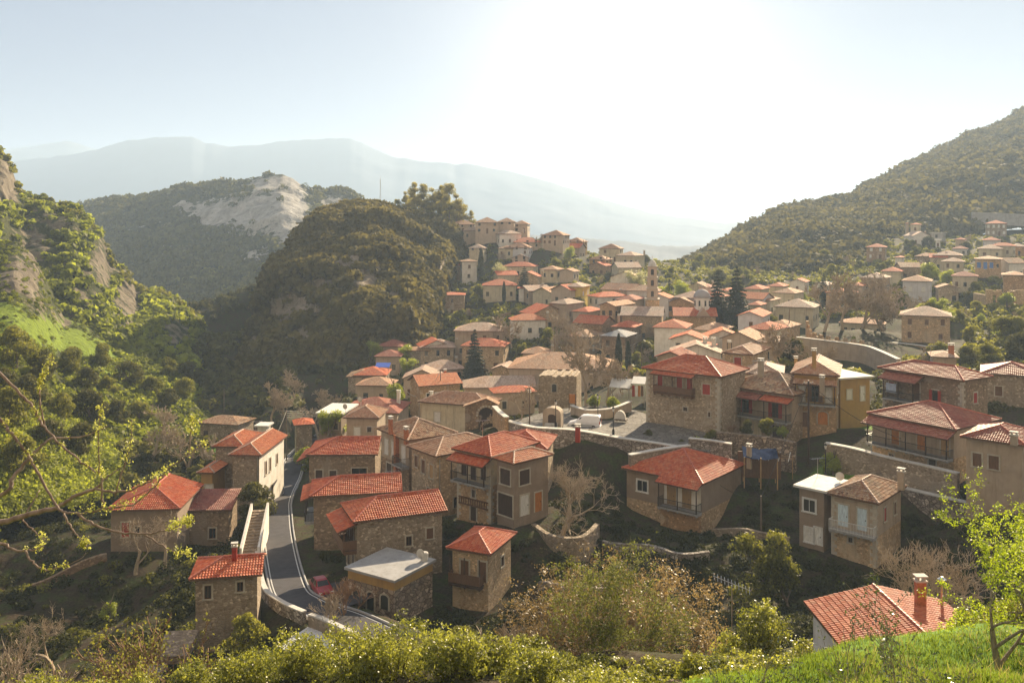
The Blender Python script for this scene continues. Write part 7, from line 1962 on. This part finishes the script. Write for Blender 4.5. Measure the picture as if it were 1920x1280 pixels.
for k in range(4): wire(POLE['a']-[0,0,.35*k], P(640, 758+3*k, 158), .5, ['uppermost','second','third','lowest'][k]+' wire running from the road bend pole to the white chimneys')
wire(POLE['a'], P(502, 838, 118), .6, 'stay wire from the road bend pole to the tall grey house')

# aerials
def aerial(px, py, Y, hpx, label, n=6):
    b = P(px, py, Y); h = hpx/F*Y; root = empty('tv_aerial', b, R(20), label, 'aerial'); 
    mb = MB(); mb.tube([(0,0,-.3),(0,0,h)], .02, 5); mb.build('mast', M['steel'], root)
    mb = MB(); mb.tube([(-.8,0,h),(.8,0,h)], .015, 5)
    for k in range(n): x_ = -.75+1.5*k/(n-1); mb.tube([(x_,-.35,h),(x_,.35,h)], .01, 4)
    mb.build('boom', M['steel'], root)
aerial(1533, 893, 92, 34, 'tv aerial standing on the flat white annex roof')
aerial(678, 775, 138, 30, 'tv aerial on the small hip roof')
for (px, py, Y, hp, lab) in ((735,905,96,22,'tv aerial on the bright red roof along the road'),(905,812,100,24,'tv aerial on the cream balcony house roof'),(1290,676,118,22,'tv aerial on the tall rubble house roof'),
        (1420,700,116,24,'tv aerial on the old tile roof above the red awning'),(1745,672,108,24,'tv aerial on the broad maroon hip roof'),(700,822,122,22,'tv aerial on the long low red roof'),(840,738,142,20,'tv aerial on the cream house roof'),(480,812,118,22,'tv aerial on the tall grey stone house')):
    aerial(px, py, Y, hp, lab)
def dish(px, py, Y, label):
    b = P(px, py, Y); root = empty('satellite_dish', b, R(-25), label, 'satellite dish')
    mb = MB(); vs = []; N = 14
    for k in range(N): a = 6.2832*k/N; vs.append((.42*math.cos(a), -.16, .55+.42*math.sin(a)))
    mb.add([(0,-.02,.55)]+vs, [(0, k+1, (k+1) % N+1) for k in range(N)]); o = mb.build('reflector', M['coping'], root, True); o.modifiers.new('s', 'SOLIDIFY').thickness = .02
    mb = MB(); mb.tube([(0,.02,-.5),(0,.02,.55)], .03, 6); mb.build('mount', M['steel'], root)
    mb = MB(); mb.tube([(0,-.1,.2),(0,-.5,.5)], .015, 5); mb.build('feed_arm', M['steel'], root)
dish(676, 755, 140, 'pale satellite dish above the small hip roof'); dish(648, 768, 139, 'satellite dish on the flat white terrace'); dish(1575, 902, 90, 'satellite dish on the flat annex roof'); dish(790, 1048, 79.5, 'satellite dish on the flat roofed shop')
b = P(1372, 1110, 44); root = empty('tv_aerial', b, R(-12), 'long yagi aerial lying tilted above the shaded gully', 'aerial')
gz = G1(b[0], b[1])-b[2]
mb = MB(); mb.tube([(0,0,gz),(0,0,.35)], .025, 5); mb.build('mast', M['steel'], root)
mb = MB(); mb.tube([(-.9,0,.75),(.9,0,.15)], .016, 5)
for k in range(11): x_ = -.85+1.7*k/10; mb.tube([(x_,-.3,.44-x_*.333-.06),(x_,.3,.44-x_*.333+.06)], .011, 4)
mb.build('boom', M['steel'], root)
# hilltop lattice mast
b = P(713, 390, 338); root = empty('radio_mast', b, 0, 'thin lattice radio mast on the hilltop left of the pines', 'mast'); h = 60/F*338
mb = MB()
for k in range(3):
    a = 2.094*k; mb.tube([(.35*math.cos(a),.35*math.sin(a),-1),(.12*math.cos(a),.12*math.sin(a),h*.9)], .05, 4)
for i in range(22):
    z = h*.9*i/22; r = .35-.23*i/22
    for k in range(3): a, a2 = 2.094*k, 2.094*(k+1); mb.tube([(r*math.cos(a),r*math.sin(a),z),(r*math.cos(a2),r*math.sin(a2),z+h*.04)], .03, 3)
mb.build('lattice', M['steel'], root); mb = MB(); mb.tube([(0,0,h*.88),(0,0,h)], .04, 4); mb.build('antenna', M['steel'], root)

# shed with blue tarpaulin and drying frame in the gully
M['tarp'] = m_simple('blue_tarpaulin', (0.03,0.042,0.085), 1.0, .3, 2.0, 0.0); M['awn'] = m_simple('bright_blue_awning', (0.08,0.16,0.62), .55, .15, 2)
b = P(1425, 885, 101); root = empty('lean_to_shed', b, R(-12), 'open wooden shed under a sagging blue tarpaulin beside the lane wall', 'shed')
mb = MB(); n = 8; vs = []
for j in range(n+1):
    for i in range(n+1): vs.append((-1.9+3.8*i/n, -1.5+3*j/n, 2.0+.5*j/n-.18*math.sin(math.pi*i/n)+.05*math.sin(i*2.1+j)))
mb.add(vs, [(j*(n+1)+i, j*(n+1)+i+1, (j+1)*(n+1)+i+1, (j+1)*(n+1)+i) for j in range(n) for i in range(n)]); mb.build('tarpaulin', M['tarp'], root)
for x_ in (-1.8,0,1.8):
    for y_ in (-1.4,1.4): mb = MB(); mb.box((x_-.06,y_-.06,-1.5),(x_+.06,y_+.06,2.0 if y_ < 0 else 2.4)); mb.build('post', M['w_tan'], root)
mb = MB(); mb.box((-2.4,1.2,-1),(2.4,1.28,2.0)); mb.build('back_boards', M['w_brown'], root)
b = P(1452, 856, 102); root = empty('drying_rack', b, R(-10), 'wooden drying frame with white cross slats above the blue tarpaulin', 'rack')
for y_ in (-.3,.3): mb = MB(); mb.tube([(-2.4,y_,.1+y_*.2),(2.2,y_,.0+y_*.2)], .03, 5); mb.build('rail', M['w_tan'], root)
for k in range(4): mb = MB(); x_ = -1.6+1.1*k; mb.tube([(x_-.25,-.7,-.3),(x_+.15,.6,.45)], .045, 5); mb.build('slat', M['w_white'], root)
for x_ in (-2.2,2.0): mb = MB(); mb.tube([(x_,0,-2.5),(x_,0,.1)], .04, 5); mb.build('post', M['w_tan'], root)
b = P(718, 702, 196); root = empty('awning', b, R(-4), 'bright blue awning beside the mossy tan roof', 'awning')
mb = MB(); mb.add([(-1.6,-1,1.8),(1.6,-1,1.8),(1.6,1,2.5),(-1.6,1,2.5)]+[(-1.6,-1,1.74),(1.6,-1,1.74),(1.6,1,2.44),(-1.6,1,2.44)], [(0,1,2,3),(7,6,5,4),(0,4,5,1),(1,5,6,2),(2,6,7,3),(3,7,4,0)]); mb.build('cloth', M['awn'], root)
for x_ in (-1.5,1.5): mb = MB(); mb.box((x_-.05,-.95,-1.5),(x_+.05,-.85,1.75)); mb.build('post', M['steel'], root)

# stone terrace and steps beside the house below the road
b = P(322, 1205, 69); root = empty('stone_terrace', b, R(8), 'pale stone terrace slab beside the door of the house below the road', 'terrace')
mb = MB(); mb.box((-.9,-2.2,-.6),(1.6,2.2,0)); mb.build('slab', M['stone3'], root); mb = MB(); mb.box((-1.2,-4.5,-2.2),(.2,-2.25,-.5)); mb.build('lower_wall', M['stonew'], root)
def rock(px, py, Y, r, seed, label):
    rng = rs(seed); b = P(px, py, Y); b[2] = G1(b[0], b[1])+r*.15
    mb = MB(); N, Mm = 10, 6; vs, fs = [], []
    for j in range(Mm+1):
        ph = math.pi*j/Mm
        for i in range(N): th = 6.2832*i/N; k = r*(1+.35*math.sin(th*2+seed)*math.sin(ph)+rng.uniform(-.15,.15)); vs.append((k*math.sin(ph)*math.cos(th)*1.2, k*math.sin(ph)*math.sin(th), k*.75*math.cos(ph)))
    for j in range(Mm):
        for i in range(N): fs.append((j*N+i, (j+1)*N+i, (j+1)*N+(i+1) % N, j*N+(i+1) % N))
    mb.add(vs, fs); o = mb.build('field_rock', M['rock']); o.location = b; tag(o, label, 'rock', 'rocks at the lawn edge')
rock(1285, 1225, 25, .42, 1, 'dark field rock among bushes at the lawn edge'); rock(1265, 1268, 21.5, .16, 2, 'small pale rock at the tip of the lawn'); rock(1215, 1278, 22, .22, 3, 'grey rock under the shining leaved bush'); rock(1345, 1232, 24, .2, 4, 'low rock between lawn and round tree')
CLOUD_A, WARM_FILL = (1.75, 2.15, 3.1), (5.2, 4.1, 2.9)
# ------------------------------------------------------------------ sun, sky, air, camera
SUN_AZ, SUN_EL = 25.0, 23.5          # degrees right of the view, degrees up
s = Vector((math.sin(R(SUN_AZ))*math.cos(R(SUN_EL)), math.cos(R(SUN_AZ))*math.cos(R(SUN_EL)), math.sin(R(SUN_EL))))
ld = bpy.data.lights.new('sun', 'SUN'); ld.energy = 5.0; ld.angle = R(.6); ld.color = (1.0, .80, .53)
lo = link(bpy.data.objects.new('sun', ld)); lo.rotation_euler = (-s).to_track_quat('-Z', 'Y').to_euler(); lo.location = (60, 20, 80)
w = bpy.data.worlds.new('World'); SC.world = w; w.use_nodes = True; nt = w.node_tree; nt.nodes.clear()
sky = nt.nodes.new('ShaderNodeTexSky'); sky.sky_type = 'NISHITA'; sky.sun_disc = False; sky.sun_elevation = R(SUN_EL); sky.sun_rotation = R(SUN_AZ)
sky.altitude = 900; sky.air_density = 1.0; sky.dust_density = .3; sky.ozone_density = 1.0
# sun glow painted into the sky, strongest a little left of the sun
tc = nt.nodes.new('ShaderNodeTexCoord')
def veil(az, el, wide, col):
    v = (math.sin(R(az))*math.cos(R(el)), math.cos(R(az))*math.cos(R(el)), math.sin(R(el)))
    d = nt.nodes.new('ShaderNodeVectorMath'); d.operation = 'DOT_PRODUCT'; nt.links.new(tc.outputs['Generated'], d.inputs[0]); d.inputs[1].default_value = v
    a = nt.nodes.new('ShaderNodeMath'); a.operation = 'SUBTRACT'; nt.links.new(d.outputs['Value'], a.inputs[0]); a.inputs[1].default_value = 1.0
    m = nt.nodes.new('ShaderNodeMath'); m.operation = 'MULTIPLY'; nt.links.new(a.outputs[0], m.inputs[0]); m.inputs[1].default_value = 1.0/(1-math.cos(R(wide)))
    e = nt.nodes.new('ShaderNodeMath'); e.operation = 'EXPONENT'; nt.links.new(m.outputs[0], e.inputs[0])
    g = nt.nodes.new('ShaderNodeMix'); g.data_type = 'RGBA'; g.blend_type = 'MIX'; nt.links.new(e.outputs[0], g.inputs[0]); g.inputs[6].default_value = (0,0,0,1); g.inputs[7].default_value = (*col, 1)
    return g.outputs[2]
def add(a, b):
    n = nt.nodes.new('ShaderNodeMix'); n.data_type = 'RGBA'; n.blend_type = 'ADD'; n.inputs[0].default_value = 1; nt.links.new(a, n.inputs[6]); nt.links.new(b, n.inputs[7]); return n.outputs[2]
c = add(veil(7, 8, 25, (1.1, 1.0, .85)), veil(7, 10, 9, (5.0, 4.4, 3.5)))
# even pale blue cloud ahead; added warm fill light behind the viewer
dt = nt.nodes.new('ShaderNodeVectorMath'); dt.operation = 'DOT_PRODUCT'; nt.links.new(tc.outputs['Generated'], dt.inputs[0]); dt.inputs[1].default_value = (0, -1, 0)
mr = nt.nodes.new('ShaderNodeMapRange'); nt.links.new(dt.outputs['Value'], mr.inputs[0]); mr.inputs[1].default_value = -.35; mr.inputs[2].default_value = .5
cm = nt.nodes.new('ShaderNodeMix'); cm.data_type = 'RGBA'; nt.links.new(mr.outputs[0], cm.inputs[0]); cm.inputs[6].default_value = (*CLOUD_A, 1); cm.inputs[7].default_value = (*WARM_FILL, 1)
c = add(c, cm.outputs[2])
cov = nt.nodes.new('ShaderNodeMix'); cov.data_type = 'RGBA'; cov.inputs[0].default_value = .975; nt.links.new(sky.outputs[0], cov.inputs[6]); nt.links.new(c, cov.inputs[7]); c = cov.outputs[2]      # cloud, glow and added fill replace nearly all of the blue
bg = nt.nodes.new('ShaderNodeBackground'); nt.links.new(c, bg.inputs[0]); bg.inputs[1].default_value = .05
wo = nt.nodes.new('ShaderNodeOutputWorld'); nt.links.new(bg.outputs[0], wo.inputs[0])

HAZE = .00029
if HAZE > 0:
    t = bpy.data.materials.new('thin_haze'); t.use_nodes = True; n = t.node_tree; n.nodes.clear()
    v = n.nodes.new('ShaderNodeVolumePrincipled'); v.inputs['Color'].default_value = (.57, .75, 1.0, 1); v.inputs['Density'].default_value = HAZE; v.inputs['Anisotropy'].default_value = .22
    o = n.nodes.new('ShaderNodeOutputMaterial'); n.links.new(v.outputs[0], o.inputs['Volume'])
    mb = MB(); mb.box((-5200, -120, -340), (5200, 7400, 400)); h = mb.build('haze', t); tag(h, kind='stuff'); h.display_type = 'WIRE'

cam = bpy.data.cameras.new('camera'); co = link(bpy.data.objects.new('camera', cam))
co.location = (0, 0, 0); co.rotation_euler = (R(90), 0, 0)
cam.sensor_width = 36; cam.lens = F/1920*36; cam.shift_y = -(640-H0)/1920; cam.clip_start = .1; cam.clip_end = 12000
SC.camera = co
SC.render.engine = 'CYCLES'
SC.view_settings.view_transform = 'Standard'; SC.view_settings.look = 'None'; SC.view_settings.gamma = 1; SC.view_settings.exposure = 1.62
cy = SC.cycles; cy.use_denoising = True; cy.max_bounces = 6; cy.diffuse_bounces = 3; cy.glossy_bounces = 2; cy.transmission_bounces = 3; cy.transparent_max_bounces = 6; cy.volume_bounces = 1
cy.use_adaptive_sampling = True; cy.adaptive_threshold = .02; cy.sample_clamp_indirect = 6
